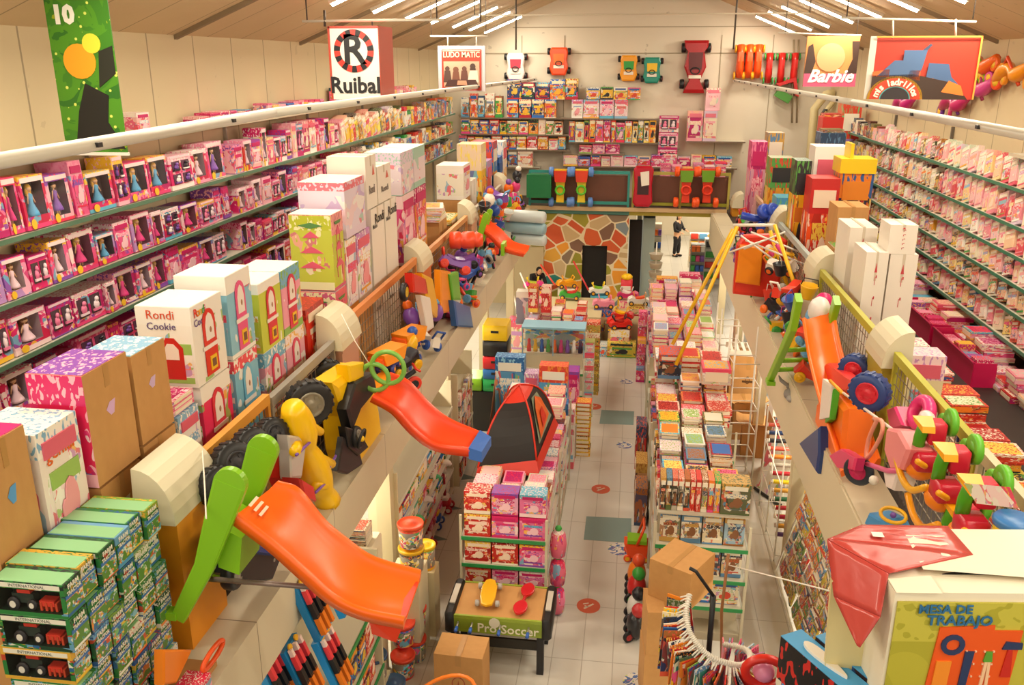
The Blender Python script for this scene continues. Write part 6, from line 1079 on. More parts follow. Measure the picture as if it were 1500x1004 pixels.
# rack of hanging pouches on a coiled white ring
g = empty('pouch_rack', (.62, 4.9, 0)); tag(g, 'black pole rack with white spiral ring hung with pouches', 'rack')
MB().tube([(0, 0, 0), (0, 0, 4.0), (.0, 0, 4.25)], .018, 8).build('pole', BLK, g); MB().tube([(0, 0, 4.25), (-.12, .0, 4.42), (-.16, .0, 4.44)], .012, 6).build('arm', BLK, g); MB().at((0, 0, 0)).lathe([(.3, 0), (.3, .03), (.05, .06)], 20).build('base', BLK, g)
ring = [at(x, y, Y=4.9 + q) - Vector((.62, 4.9, 0)) for x, y, q in ((1010, 872, .1), (1005, 900, .0), (1010, 925, -.08), (1022, 945, -.12), (1040, 962, -.14), (1065, 972, -.12), (1085, 975, -.06), (1098, 968, .02), (1096, 955, .1), (1080, 948, .14), (1058, 945, .16))]
RC = curve(ring, 8); MB().tube(RC, .011, 7).build('ring', M('#d8d0c4', .35, .3), g)
m = MB()
for k in range(0, len(RC) - 1, 1):
    p = RC[k]; d_ = (RC[min(k + 1, len(RC) - 1)] - RC[max(k - 1, 0)]).normalized(); m.at(tuple(p), tuple(d_.to_track_quat('Z', 'Y').to_euler())).lathe([(.012, -.006), (.022, 0), (.012, .006)], 8); m.at()
m.build('ring_beads', M('#ece6da', .4), g)
for k in range(52):
    p = RC[int(k * (len(RC) - 1) / 52)] + Vector((.62, 4.9, 0)); t_ = R.random(); nm, hx = R.choice([('white', '#ece4d8'), ('red', '#c82c28'), ('navy', '#28345c'), ('orange', '#e07c2c'), ('teal', '#3c8c80'), ('grey', '#6c6864'), ('hot pink', '#dc2c68'), ('pale pink', '#e8a0b0')] if k < 42 else [('hot pink', '#dc2c68'), ('pink', '#e86090'), ('red', '#d03040'), ('pale pink', '#eca8b8')])
    an = math.atan2(p.y - 4.9, p.x - .75); o = MB().use([P_DARK, P_BOOK, P_RED, P_MULTI][k % 4] if k < 42 else P_PINK).box((.07, 0, -.2), (.16, .008, .32)).use(WHITE).tube([(.06, 0, -.04), (0, 0, 0)], .006, 5).build('hanging_pouch', None, None, p, (R.uniform(-.15, .15), R.uniform(-.1, .2), an + R.uniform(-.08, .08)), hx)
    tag(o, '%s pouch hanging on the white spiral ring, %s along from its top' % (nm, nth(k + 1)), 'pouch', 'pouches on the spiral ring')
tag(MB().tube([at(1066, 828, Y=6.2), at(1215, 866, Y=4.6)], .005, 5).build('white_string', M('#eee8dc', .6)), 'thin white cord stretched from jigsaw shelves to the curved board', 'cord'); tag(MB().tube([at(1067, 812, Y=6.2), at(1057, 895, Y=6.0), at(1057, 1010, Y=6.0)], .012, 6).build('brown_stick', M('#8c5a30', .6)), 'slim brown stick standing before the jigsaw shelves', 'stick')
g = empty('hoop', at(645, 1030, Y=4.85)); tag(g, 'orange hoop with silver tinsel at the platform edge', 'hoop'); MB().tube([Vector((.25 * math.cos(a), .1 * math.sin(a), .13 * math.sin(a) + .12 * math.cos(a))) for a in [2 * PI * k / 24 for k in range(24)]], .014, 8, True).build('ring', M('#e87818', .35), g); MB().ball((.14, .0, .1), (.1, .05, .05), 10).build('silver_tinsel', M('#d0c4b0', .2, .6), g)
g = empty('red_ring_toy', at(1120, 985, Y=4.7)); tag(g, 'red ring toy with pink and green balls beside blue handle boxes', 'toy'); MB().tube([Vector((.12 * math.cos(a), 0, .1 * math.sin(a))) for a in [2 * PI * k / 20 for k in range(20)]], .03, 8, True).build('red_ring', RED, g); MB().ball((0, .03, -.02), .07, 12).build('pink_ball', M('#e88cb0', .3), g)
# ------------------------------------------------------------------ ground floor: markings, gondolas, aisle goods
def flatmark(name, poly, mat, label, cat, grp=None, z=.004): o = MB().prism([(x, y) for x, y in poly], 0, z, 'Z').build(name, mat); return tag(o, label, cat, grp)
for i, q in enumerate((((859, 757), (925, 760), (924.5, 796), (855, 791)), ((881, 601), (929, 603), (928, 623), (878, 621)))):
    P = [at(x, y, Z=0) for x, y in q]; flatmark('floor_patch', [(p.x, p.y) for p in P], M('#7d9490', .5), 'grey teal rectangle on the centre aisle floor, %s' % ('beside orange cart' if i == 0 else 'near yellow box stack'), 'floor marking', 'grey teal floor rectangles')
MOTT = swirl('disc_sticker_print', ['#b04838', '#5878a8', '#6c9c60', '#e0d8cc', '#4c6ca8', '#c87c8c', '#78a888', '#a83c30'], 6.)
for i, (px, py, c_, nm) in enumerate(((862, 888, '#cc5a3c', 'orange red'), (880, 717, '#cc5a3c', 'orange red'), (906, 805, None, 'mottled'), (915, 652, None, 'mottled'), (918, 559, None, 'mottled'), (870, 596, '#cc5a3c', 'orange red'), (932, 1000, None, 'mottled'))):
    p = at(px, py, Z=0); rx = .17; o = MB().prism([(rx * math.cos(2 * PI * k / 28), rx * 1.05 * math.sin(2 * PI * k / 28)) for k in range(28)], 0, .004, 'Z').build('floor_sticker', MOTT if c_ is None else M(c_, .45), None, p); tag(o, '%s round sticker on the aisle floor, %s from the soccer table' % (nm, nth([3, 5, 4, 6, 8, 7, 1][i] if i != 0 else 2)), 'floor sticker', 'round floor stickers')
    if c_: MB().prism([(-.07, -.07), (-.05, -.09), (.08, .04), (.06, .06)], .004, .007, 'Z').prism([(-.08, .04), (.0, .07), (.0, .05), (-.08, .02)], .004, .007, 'Z').prism([(-.06, -.02), (-.01, -.05), (0, -.03), (-.05, 0)], .004, .007, 'Z').build('white_figure', M('#e8d8c4', .5), o)
for i, (px, py) in enumerate(((628, 838), (645, 790), (667, 745), (690, 700), (1150, 760), (1148, 720), (1165, 790), (1190, 875), (1150, 690))):
    p = at(px, py, Z=0); s = 1 if px < 900 else -1; flatmark('floor_arrow', [(p.x - s * .3, p.y - .18), (p.x + s * .12, p.y), (p.x - s * .3, p.y + .18)], M('#6f827e', .5), 'grey green triangle on the %s aisle floor, %s from near end' % ('doll side' if px < 900 else 'book side', nth([1, 2, 3, 4, 3, 4, 2, 1, 5][i])), 'floor marking', 'grey green floor triangles')
def gondola(x0, x1, y0, y1, label, levels, H_, goods_front, seed):
    r = empty('display_gondola', ((x0 + x1) / 2, y0, 0)); tag(r, label, 'shelving'); W_, L_ = x1 - x0, y1 - y0
    MB().box((0, L_ / 2 + .15, H_ / 2), (.06, L_ - .3, H_)).build('spine_panel', M('#c4b89c', .6), r); MB().box((0, .33, H_ / 2), (W_ - .04, .03, H_)).build('end_panel', M('#c4b89c', .6), r); MB().box((0, L_ / 2, .06), (W_, L_, .12)).build('plinth', M('#a89c84', .6), r)
    for z in levels:
        MB().box((0, L_ / 2, z), (W_, L_, .03)).build('shelf_board', M('#ccc4b0', .5), r); MB().box((0, -.008, z), (W_ + .02, .016, .05)).build('green_price_strip', M('#2c8c4c', .4), r)
        for s in (-1, 1): MB().box((s * (W_ / 2 + .006), L_ / 2, z), (.012, L_, .045)).build('side_price_strip', M('#c8ccc0', .4), r)
    for s in (-1, 1):
        for yy in (.02, L_ / 2, L_ - .02): MB().box((s * (W_ / 2 + .02), yy, H_ / 2), (.035, .035, H_)).build('upright', M('#cfc6ac', .5), r)
    return r
gondola(-2.12, -.98, 10.3, 14.75, 'long shelf unit of red and pink boxes under the play tent', (.5, .86, 1.28), 1.62, None, 1)
MF = 'boxes on the end of the tent gondola'
FX = [(-2.1, '#c02c28', 'redprint', 'red'), (-1.72, '#e0a0c0', 'pinkprint', 'pink'), (-1.34, '#e070a0', 'pinkprint', 'hot pink')]
for lv, (z0, hh, rows_) in enumerate(((1.30, .34, 2), (.88, .34, 1), (.52, .28, 1))):
    for rw in range(rows_):
        for cx in range(3):
            x_, c_, k_, nm = FX[cx]
            if lv == 1 and cx == 1: c_, k_, nm = '#c02c28', 'redprint', 'red'
            place(k_, 'F', x_ + .19, 10.3 + .16, z0 + rw * .345 + .002, .36, .26, hh - .01, c_, '%s toy box, tent gondola end, %s column, %s shelf down, %s row' % (nm, nth(cx + 1), nth(lv + 1), 'lower' if rw == 0 else 'upper'), 'box', MF)
k = 0
for side, xs in (('R', -2.12), ('L', -.98)):
    for z0, hh in ((.14, .3), (.52, .26), (.88, .3), (1.30, .3)):
        fill(side, xs, 10.75, 14.6, z0, (hh * .6, hh * .95), (.18, .32), .36, ['pinkprint', 'flatpink', 'whiteprint', 'pack3'], PINKS[:6] + PALES[:3], 'tent gondola %s side, %s board up' % ('doll' if side == 'R' else 'aisle', nth([.14, .52, .88, 1.30].index(z0) + 1)), 'goods on the tent gondola', parts=side == 'L')
def piles(x0, x1, y0, y1, nx, ny, z, nlo, nhi, hlo, hhi, keys, cols, where, group, seed, back=0):
    rr = random.Random(seed); dx, dy = (x1 - x0) / nx, (y1 - y0) / ny
    for a in range(nx):
        for b_ in range(ny):
            zz = z; 
            for j in range(rr.randint(nlo, nhi)):
                h = rr.uniform(hlo, hhi); nm, hx = rr.choice(cols); kk = rr.choice(keys)
                place(kk, 'F', x0 + dx * (a + .5), y0 + dy * (b_ + .5), zz + .001, dx * rr.uniform(.8, .93), dy * rr.uniform(.8, .93), h - .002, hx, '%s flat box, %s, %s row back, %s pile across, %s up' % (nm, where, nth(b_ + 1), nth(a + 1), nth(j + 1)), 'box', group, yaw=rr.uniform(-.03, .03)); zz += h
piles(-2.05, -1.02, 10.62, 11.5, 3, 2, 1.63, 2, 6, .035, .06, ['flatpink', 'flatpastel', 'flatwhite'], PALES[:4] + PINKS[:3], 'tent gondola top', 'flat boxes on top of the tent gondola', 5)
piles(-2.05, -1.02, 13.75, 14.7, 3, 2, 1.63, 2, 5, .04, .07, ['flatpink', 'flatpastel'], PALES[:4] + PINKS[:3], 'behind the tent', 'flat boxes behind the tent', 6)
# play tent
g = empty('play_tent', (-1.6, 12.55, 1.8)); tag(g, 'small black and red dome play tent set up on the shelf unit', 'tent')
A = at(748, 563, Y=12.6); FLp, FRp, BRp = at(700, 686, Z=1.8), at(786, 676, Z=1.8), at(812, 612, Z=1.84); BLp = FLp + (BRp - FRp)
c4 = [local(g, p) for p in (FLp, FRp, BRp, BLp)]; ap = local(g, A); ap.x = (c4[0].x + c4[2].x) / 2 - .02; 
def arc(c, t): p = c.lerp(ap, t); p.z += .16 * math.sin(PI * t); o_ = (c - Vector((ap.x, ap.y, c.z))); p += Vector((o_.x, o_.y, 0)) * .12 * math.sin(PI * t); return p
TB, TR = M('#1c1718', .5), M('#d8321e', .4)
for i in range(4):
    a, b_ = c4[i], c4[(i + 1) % 4]; m = MB(); n_ = 10
    for j in range(n_):
        t0, t1 = j / n_, (j + 1) / n_; m.use(TR if (j >= 7) else TB); q = []
        for t in (t0, t1):
            A_, B_ = arc(a, t), arc(b_, t); q.append([A_.lerp(B_, u) + (ap - A_.lerp(B_, u)).normalized() * 0 + Vector((0, 0, -.05 * math.sin(PI * u) * (1 - t))) for u in (0, .25, .5, .75, 1)])
        m.add([tuple(p) for p in q[0] + q[1]], [(k_, k_ + 1, k_ + 6, k_ + 5) for k_ in range(4)], True)
    m.build('fabric_panel', None, g)
    MB().tube([arc(a, t / 10) * 1.004 for t in range(11)], .016, 6).build('red_seam', TR, g)
    # red skirt
    o_ = lambda p: Vector((p.x - ap.x, p.y - ap.y, 0)).normalized() * .07
    MB().use(TR).add([tuple(p) for p in (a + Vector((0, 0, .02)), b_ + Vector((0, 0, .02)), b_ + o_(b_) * 1.6 + Vector((0, 0, -.16)), a + o_(a) * 1.6 + Vector((0, 0, -.16)))], [(0, 1, 2, 3)]).build('red_skirt', None, g)
a, b_ = c4[1], c4[2]; pm = M('#e86a2c', .4)
def onp(u, t): return arc(a, t).lerp(arc(b_, t), u) + Vector((.03, -.01, .01))
MB().use(M('#8c9c84', .5)).add([tuple(onp(u, t)) for u, t in ((.12, .12), (.85, .12), (.75, .62), (.3, .66))], [(0, 1, 2, 3)]).build('mesh_window', None, g); MB().use(pm).add([tuple(onp(u, t) + Vector((.012, -.004, 0))) for u, t in ((.2, .14), (.75, .2), (.7, .5), (.5, .64), (.25, .5))], [(0, 1, 2, 3, 4)]).build('orange_print', None, g); MB().use(TR).add([tuple(onp(u, t) + Vector((.02, -.006, 0))) for u, t in ((.35, .2), (.6, .24), (.55, .42), (.4, .4))], [(0, 1, 2, 3)]).build('red_print', None, g)
# soccer table with two boards
g = empty('soccer_table', (-1.45, 9.55, 0)); tag(g, 'child soccer table with green sides and cardboard top in front of tent shelf unit', 'table')
tl, tr_, bl = (-2.08, 9.22), (-.83, 9.22), 10.02
GRN = print_mat('soccer_side_print', ['#7c9424', '#8ca02c', '#6c8420', '#94a838'], 2., .5, .8); x0, x1, y0, y1 = -2.12, -.80, 9.2, 9.98
L = lambda x, y, z: (x + 1.45, y - 9.55, z)
o = MB().use(GRN).box(L((x0 + x1) / 2, y0 + .02, .70), (x1 - x0 - .1, .03, .24)).box(L((x0 + x1) / 2, y1 - .02, .70), (x1 - x0 - .1, .03, .24)).build('printed_side', None, g); o.color = lin('#84982c')
MB().use(CARD).box(L((x0 + x1) / 2, (y0 + y1) / 2, .80), (x1 - x0 - .16, y1 - y0 - .06, .02)).build('cardboard_top', None, g)
for x in (x0 + .04, x1 - .04): MB().rbox(L(x, (y0 + y1) / 2, .70), (.13, y1 - y0 + .04, .3), .05).build('black_end', BLK, g); MB().box(L(x, (y0 + y1) / 2 + .02, .86), (.07, .42, .02)).build('score_panel', M('#c8c0b4', .3), g)
for x in (x0 + .09, x1 - .12):
    for y in (y0 + .08, y1 - .08): MB().box(L(x, y, .29), (.09, .09, .58)).build('leg', BLK, g)
MB().box(L((x0 + x1) / 2, y0 + .12, .38), (x1 - x0 - .2, .03, .14)).box(L((x0 + x1) / 2, y1 - .1, .38), (x1 - x0 - .2, .03, .14)).build('lower_panel', M('#242018', .5), g)
MB().use(M('#6c8420', .5)).box(L((x0 + x1) / 2, y1 - .15, .2), (x1 - x0 - .3, .02, .12)).build('green_rail', None, g)
t = text('Pro Soccer', .175, M('#ece6d0', .5), g, L((x0 + x1) / 2 + .13, y0 - .0, .66), (PI / 2, 0, 0), bold=.002)
MB().at(L(x0 + .62, y0 + .0, .75), (PI / 2, 0, 0)).lathe([(.07, -.002), (.07, .004)], 16).build('pictured_ball', M('#e0dcc8', .4), g)
for k_, x in enumerate((x0 + .16, x0 + .34, x0 + .7, x1 - .26)): MB().tube([L(x, y0 - .02, .74), L(x, y0 - .12, .73)], .012, 6).build('rod', STEEL, g); MB().tube([L(x, y0 - .12, .73), L(x, y0 - .2, .725)], .022, 8).build('blue_grip', M('#2c5cb8', .35), g)
g = empty('skateboard', (-1.64, 9.62, .885), (0, 0, .06)); tag(g, 'yellow skateboard with grey wheels lying on the soccer table', 'skateboard'); MB().prism([(-.07, -.26), (-.1, -.1), (-.1, .12), (-.06, .27), (0, .3), (.06, .27), (.1, .12), (.1, -.1), (.07, -.26), (0, -.3)], 0, .035, 'Z', False, .1).build('deck', M('#eeb41c', .3), g)
for x in (-.13, .13):
    for y in (-.19, .2): wheel(g, (x, y, -.015), (0, PI / 2, 0), .042, .05, M('#b0aca8', .35), M('#d8d4cc', .4))
g = empty('caster_board', (-1.17, 9.6, .855), (0, 0, -.12)); tag(g, 'red two plate caster board lying on the soccer table', 'skateboard')
for y in (-.2, .2): s = 1 if y > 0 else -1; MB().prism([(.09 * math.cos(q) * (1 - .3 * abs(math.sin(q)) ** 3), y + .15 * math.sin(q)) for q in [2 * PI * k / 16 for k in range(16)]], .0, .035, 'Z', False, .1).build('foot_plate', M('#cc1c24', .3), g); wheel(g, (0, y, -.015), (0, PI / 2, .0), .035, .03, M('#2c3890', .35))
MB().tube([(0, -.1, .01), (0, .1, .01)], .022, 8).build('twist_bar', M('#c81c24', .3), g)
# cartons on the floor
def carton(x, y, w, d, h, yaw, label, z=0, flaps=False):
    o = place('carton', 'F', x, y, z, w, d, h, '#fff', label, 'carton', 'cartons on the floor', yaw=yaw)
    if flaps:
        p = MB().use(CARD).add([(-.5, -.5, 1.0), (.5, -.5, 1.0), (.42, -.75, 1.12), (-.42, -.75, 1.12)], [(0, 1, 2, 3)]).add([(.5, -.5, 1.), (.5, .5, 1.), (.8, .4, 1.06), (.8, -.4, 1.06)], [(0, 1, 2, 3)]).add([(-.5, -.5, 1.), (-.5, .5, 1.), (-.75, .4, 1.1), (-.75, -.4, 1.1)], [(0, 1, 2, 3)]).build('flap'); p.parent = o; sd = p.modifiers.new('t', 'SOLIDIFY'); sd.thickness = .02
    return o
o = carton(-1.83, 8.75, .6, .42, .72, -.04, 'brown carton with red mark in front of the soccer table'); MB().use(M('#a84c30', .5)).prism(disc(0, .45, .14, 14, 0, 2 * PI, .12), -.508, -.502, 'Y').prism([(-.03, .36), (.03, .36), (.0, .52)], -.508, -.502, 'Y').build('red_mark').parent = o
o = carton(.6, 9.1, .5, .5, .75, .1, 'lowest brown carton of the stack before the jigsaw shelves'); o = carton(.6, 9.1, .48, .5, .6, .1, 'middle brown carton of the stack before jigsaw shelves', .752); o = carton(.78, 9.3, .55, .6, .5, -.55, 'top brown carton turned askew on the stack before jigsaw shelves', 1.355)
o = carton(2.62, 18.4, .75, .7, 1.5, 0, 'tall brown carton beneath the white barred crate on the book side aisle'); MB().use(M('#5a3c20', .5)).box((0, -.505, .62), (.3, .01, .03)).prism(disc(.0, .64, .06, 12, 0, 2 * PI, .045), -.508, -.502, 'Y').build('dark_mark').parent = o
carton(2.5, 17.35, .55, .6, .8, .1, 'open brown carton with flaps holding papers in book side aisle', 0, True); carton(2.62, 16.5, .5, .6, .68, -.1, 'low open brown carton with flaps nearest the leaning board', 0, True)
carton(3.1, 15.6, .7, .6, 1.3, .2, 'pale carton with dark outline print on the roll rack side', 0); place('whitecarton', 'F', 2.75, 13.95, 1.912, .6, .45, .3, '#fff', 'white carton with small dark lettering resting over the wrapping rolls', 'carton', None); 
# jigsaw gondola
gondola(.5, 1.68, 10.25, 13.6, 'shelf unit full of jigsaws and games on the book side of the aisle', (.5, .92, 1.4), 1.75, None, 2)
JG = 'jigsaws on the end of the jigsaw gondola'
for z0, hh, nn, wds, ks, cs in ((1.42, .42, 4, (.27, .27, .27, .27), 'bookprint', ('#e8dcc8', '#f0e8d8', '#e8d8b8', '#9cb8cc')), (.94, .42, 4, (.27, .3, .24, .27), 'bookprint', ('#e08428', '#e8e0d4', '#5c6c8c', '#e8e4dc')), (.52, .34, 3, (.36, .36, .36), 'multiprint2', ('#d83428', '#3c6ca8', '#e8dcc0'))):
    x = .54
    for j in range(nn): o = place(ks, 'F', x + wds[j] / 2, 10.4, z0 + .002, wds[j] - .01, .1, hh, cs[j], 'jigsaw box standing on the jigsaw gondola end, %s across, %s shelf down' % (nth(j + 1), nth([1.42, .94, .52].index(z0) + 1)), 'box', JG); x += wds[j] + .008
x = .52
for j, (w_, k_, c_, nm) in enumerate(((.075, 'bookprint', '#3c3a30', 'dark'),) * 5 + ((.07, 'redprint', '#c82820', 'red'), (.07, 'redprint', '#c02420', 'red'), (.08, 'pack3', '#8c9c58', 'green'), (.08, 'multiprint', '#c83c34', 'red and grey'), (.08, 'multiprint', '#b0a8a4', 'grey'))):
    place(k_, 'F', x + w_ / 2, 10.48, 1.9, w_ - .004, .3, .46, c_, '%s jigsaw box standing on end atop the gondola front, %s across' % (nm, nth(j + 1)), 'box', 'upright jigsaws atop the gondola'); x += w_ + .002
place('bookprint', 'F', x + .19, 10.46, 1.9, .37, .3, .44, '#5c6040', 'framed picture jigsaw box at the top corner of jigsaw gondola', 'box', None)
tag(MB().box((1.09, 10.45, 1.885), (1.16, .38, .02)).box((1.09, 10.6, 1.82), (1.1, .02, .12)).build('top_shelf_board', M('#c8c0ac', .5)), 'small raised board carrying the upright jigsaws', 'board')
CG = [('cream', '#e8dcc0'), ('brown', '#8c6444'), ('orange', '#e87c30'), ('grey', '#b4b0a8'), ('white', '#ece8dc'), ('lilac', '#a48cb8'), ('blue', '#4c6c94'), ('tan', '#b8a484')]
piles(.56, 1.62, 10.8, 13.5, 3, 6, 1.765, 2, 6, .03, .075, ['flatbook', 'flatmulti', 'flatwhite'], CG, 'jigsaw gondola top', 'flat boxes on top of the jigsaw gondola', 7)
for side, xs in (('R', .5), ('L', 1.68)):
    for zi, z0 in enumerate((.14, .52, .94, 1.42)): fill(side, xs, 10.7, 13.5, z0, (.26, .34), (.12, .3), .4, ['bookprint', 'pack4', 'multiprint', 'redprint'], BOOKS, 'jigsaw gondola %s side, %s board up' % ('aisle' if side == 'R' else 'book', nth(zi + 1)), 'goods on the jigsaw gondola', parts=side == 'R')
gondola(.5, 1.9, 13.9, 17.3, 'shelf unit with red boxes and navy game behind the jigsaw unit', (.5, .95), 1.5, None, 3)
piles(.55, 1.85, 14.0, 15.6, 3, 3, 1.52, 2, 5, .06, .12, ['flatred', 'flatred', 'flatwhite'], [('red', '#c02828'), ('crimson', '#a82030'), ('navy', '#26324c')], 'red unit near half', 'red game boxes', 8)
place('bookprint', 'F', .82, 15.6, 1.9, .42, .3, .55, '#242c3c', 'navy game box leaning over the red boxes', 'box', None, lean=.3); place('flatwhite', 'F', 1.62, 15.1, 2.0, .5, .5, .3, '#d4ccbc', 'pale grey wide box by the red game boxes', 'box', None)
piles(.55, 1.85, 15.8, 17.2, 3, 2, 1.52, 3, 6, .08, .14, ['flatred', 'flatpastel', 'flatwhite'], [('red', '#c83838'), ('peach', '#e8b898'), ('cream', '#ecdcc0')], 'red unit far half', 'boxes on the far half of red box unit', 9)
for side, xs in (('R', .5), ('L', 1.9)):
    for zi, z0 in enumerate((.14, .52, .97)): fill(side, xs, 14.3, 17.2, z0, (.26, .33), (.14, .3), .4, ['redprint', 'pack4', 'multiprint', 'pinkprint'], BOOKS + PINKS[:3], 'red box unit %s side, %s board up' % ('aisle' if side == 'R' else 'book', nth(zi + 1)), 'goods on the red box unit', parts=False)
gondola(.5, 2.0, 17.7, 23.6, 'long shelf unit heaped with pink goods toward the far end', (.5, .95), 1.4, None, 4)
PG = [('pale pink', '#f0c0c8'), ('pink', '#e888a8'), ('cream', '#f0e4cc'), ('rose', '#e06c88'), ('lilac', '#d4b0d4'), ('peach', '#f0c4a0'), ('yellow', '#f0d878')]
piles(.55, 1.95, 17.8, 23.5, 4, 9, 1.42, 3, 7, .07, .13, ['flatpink', 'flatpastel', 'flatwhite'], PG, 'pink goods unit', 'boxes heaped on the pink goods unit', 10)
for side, xs in (('R', .5), ('L', 2.0)):
    for zi, z0 in enumerate((.14, .52, .97)): fill(side, xs, 18.1, 23.4, z0, (.27, .33), (.2, .34), .4, ['pinkprint', 'pinkprint', 'whiteprint'], PINKS[:6] + PALES[:3], 'pink goods unit %s side, %s board up' % ('aisle' if side == 'R' else 'book', nth(zi + 1)), 'goods on the pink goods unit', parts=False)
for j, (p0, p1, pt, Y) in enumerate(((962, 993, 408, 22.5), (962, 990, 440, 21.6), (996, 1026, 402, 23.2), (995, 1020, 432, 21.8))): rbox_(p0, p1, pt, Y, .3, 1.45, 'pinkprint', '#e8a8b8' if j % 2 else '#f0c8c8', ['pink and white doll box standing tall on pink goods, aisle side', 'pale pink box standing before the tall doll box', 'red and white card box at the far end of pink goods', 'pink box standing before the red and white card box'][j], 'tall boxes on the pink goods unit')
for j in range(5): place('pinkprint', 'L', .37, 20.3 + .2 * (j % 2), .0 + .36 * j, .2, .2, .36, '#e0506c', 'red and white floor stand box by the aisle, %s up' % nth(j + 1), 'box', 'floor stand boxes by the aisle')
# aisle-side spill of goods by the jigsaw gondola
for i, (px, py, hx, nm) in enumerate(((940, 640, '#b83430', 'red'), (943, 690, '#c89868', 'brown'), (938, 720, '#a8623c', 'dark brown'))):
    p = at(px, py + 40, Z=0); place('bookprint', 'R', .36, p.y, 0, .5, .2, .9 - .1 * i, hx, '%s tall box standing on floor against jigsaw units, %s from far' % (nm, nth(i + 1)), 'box', 'tall boxes at the aisle side')
g = empty('doll_pram', (.3, 12.2, 0)); tag(g, 'orange plastic toy trolley standing in the aisle beside the jigsaw unit', 'toy trolley'); MB().prism([(-.2, .3), (.2, .3), (.16, .06), (-.14, .06)], -.14, .14, 'Y', False, .1).build('basket', OR, g); MB().tube([(.0, -.14, .3), (.1, -.15, .62), (.1, .15, .62), (.0, .14, .3)], .022, 8).build('handle', OR, g); MB().box((.0, 0, .34), (.3, .26, .06)).build('green_rim', LIM, g)
for a_, b_ in ((-.14, -.14), (.14, -.14), (-.14, .14), (.14, .14)): wheel(g, (a_, b_, .06), (PI / 2, 0, 0), .06, .04, OR, YEL)
for i, (py_, hx, h2, nm) in enumerate(((850, '#d02c28', '#3ca03c', 'red and green'), (880, '#d8d4cc', '#1c1c20', 'white and black'), (905, '#2c2c30', '#b83030', 'black and red'), (830, '#f08420', '#e8582c', 'orange'))):
    p = at(935, py_ + 12, Z=.2); r = empty('wrapped_toy', (.3, p.y, 0)); tag(r, '%s plastic toy wrapped in film on the aisle floor, %s from the orange trolley' % (nm, nth([2, 3, 4, 1][i])), 'toy', 'film wrapped toys by the jigsaw unit'); MB().ball((0, 0, .22), (.14, .16, .22), 12).build('body', M(hx, .3), r); MB().ball((.02, -.06, .48), (.1, .1, .1), 10).build('head', M(h2, .35), r); wheel(r, (-.1, -.1, .08), (PI / 2, 0, .5), .08, .05, BLK, M(h2, .4)); wheel(r, (-.1, .1, .08), (PI / 2, 0, .5), .08, .05, BLK, M(h2, .4))
# doll sacks beside tent gondola
for i, (y_, z_) in enumerate(((10.62, .9), (10.6, .46), (10.58, .02))):
    r = empty('doll_bag', (-.82, y_, z_)); tag(r, 'long pink doll bag with green tie beside tent gondola, %s from the top' % nth(i + 1), 'bag', 'pink doll bags'); MB().at((0, 0, 0)).lathe([(.02, -.02), (.1, .02), (.12, .2), (.1, .36), (.03, .42), (.04, .45)], 12).build('bag_body', P_PINK, r).color = lin('#e8708c'); MB().ball((0, 0, .44), (.05, .05, .05), 8).build('green_tie', M('#3ca848', .4), r)
# display beyond the tent: blue toy boxes, glass case, train boxes
def sbox(px0, px1, pyt, Y, dep, key, c, label, z0=0, group='boxes beyond the tent'):
    o, z1, w = rbox_(px0, px1, pyt, Y, dep, z0, key, c, label, group); return z1
tag(MB().box((-1.7, 16.2, .35), (1.6, 1.0, .7)).build('low_display_table', M('#b8ac94', .6)), 'low display table carrying the blue toy boxes beyond the tent', 'table')
sbox(725, 768, 524, 15.8, .3, 'blueprint', '#5c9cc8', 'tall blue toy box with yellow picture beyond the tent', .702); sbox(790, 832, 537, 15.5, .3, 'blueprint', '#5ca4d4', 'tall blue toy box picturing a white vehicle beyond the tent', .702); sbox(768, 789, 548, 15.7, .3, 'whiteprint', '#f0e8dc', 'white toy box between the two tall blue boxes', .702)
sbox(800, 832, 592, 15.0, .28, 'blueprint', '#58a0d0', 'lower blue toy box nearest the tent', 0); sbox(832, 842, 600, 15.2, .3, 'whiteprint', '#e8e4d8', 'narrow white box beside lower blue toy box', 0); sbox(832, 848, 545, 16.6, .4, 'pinkprint', '#e04c8c', 'pink and blue box behind the tall blue box', .702)
gondola(-2.35, -.9, 17.5, 20.6, 'shelf unit with glass front beyond the blue toy boxes', (.6, 1.1), 1.45, None, 5)
g = empty('glass_case', (-1.55, 17.85, 1.47)); tag(g, 'clear display case of small figures with blue top rail beyond the tent', 'display case'); MB().box((0, .25, .3), (1.32, .04, .6)).build('back_panel', P_BLUE, g).color = lin('#a8b4b0'); MB().box((0, 0, .62), (1.36, .55, .04)).build('blue_top', M('#90c0d8', .4), g); MB().add([(-.66, -.26, 0), (.66, -.26, 0), (.66, -.26, .6), (-.66, -.26, .6)], [(0, 1, 2, 3)]).build('clear_front', CLEAR, g); MB().box((0, -.26, .3), (.02, .02, .6)).box((-.66, -.26, .3), (.02, .02, .6)).box((.66, -.26, .3), (.02, .02, .6)).build('case_frame', M('#7ca8c0', .4), g)
for j in range(9): o = MB().at((-.55 + .14 * j, .02, 0)).lathe([(.05, 0), (.05, .1), (.03, .2), (.04, .26), (.001, .3)], 8).build('figurine', M(JC[j % 10], .4), None, (-1.55, 17.85, 1.472)); tag(o, '%s figurine inside the clear display case, %s across' % (JN[j % 10], nth(j + 1)), 'figurine', 'figurines in the display case')
piles(-2.3, -.95, 18.2, 20.5, 5, 5, 1.47, 1, 4, .09, .16, ['flatpink', 'flatred', 'flatmulti', 'flatwhite'], [('red', '#c83440'), ('cream', '#ece0c4'), ('pink', '#e07c94'), ('white', '#ece8dc')], 'glass front unit top', 'boxes on the glass front unit', 11)
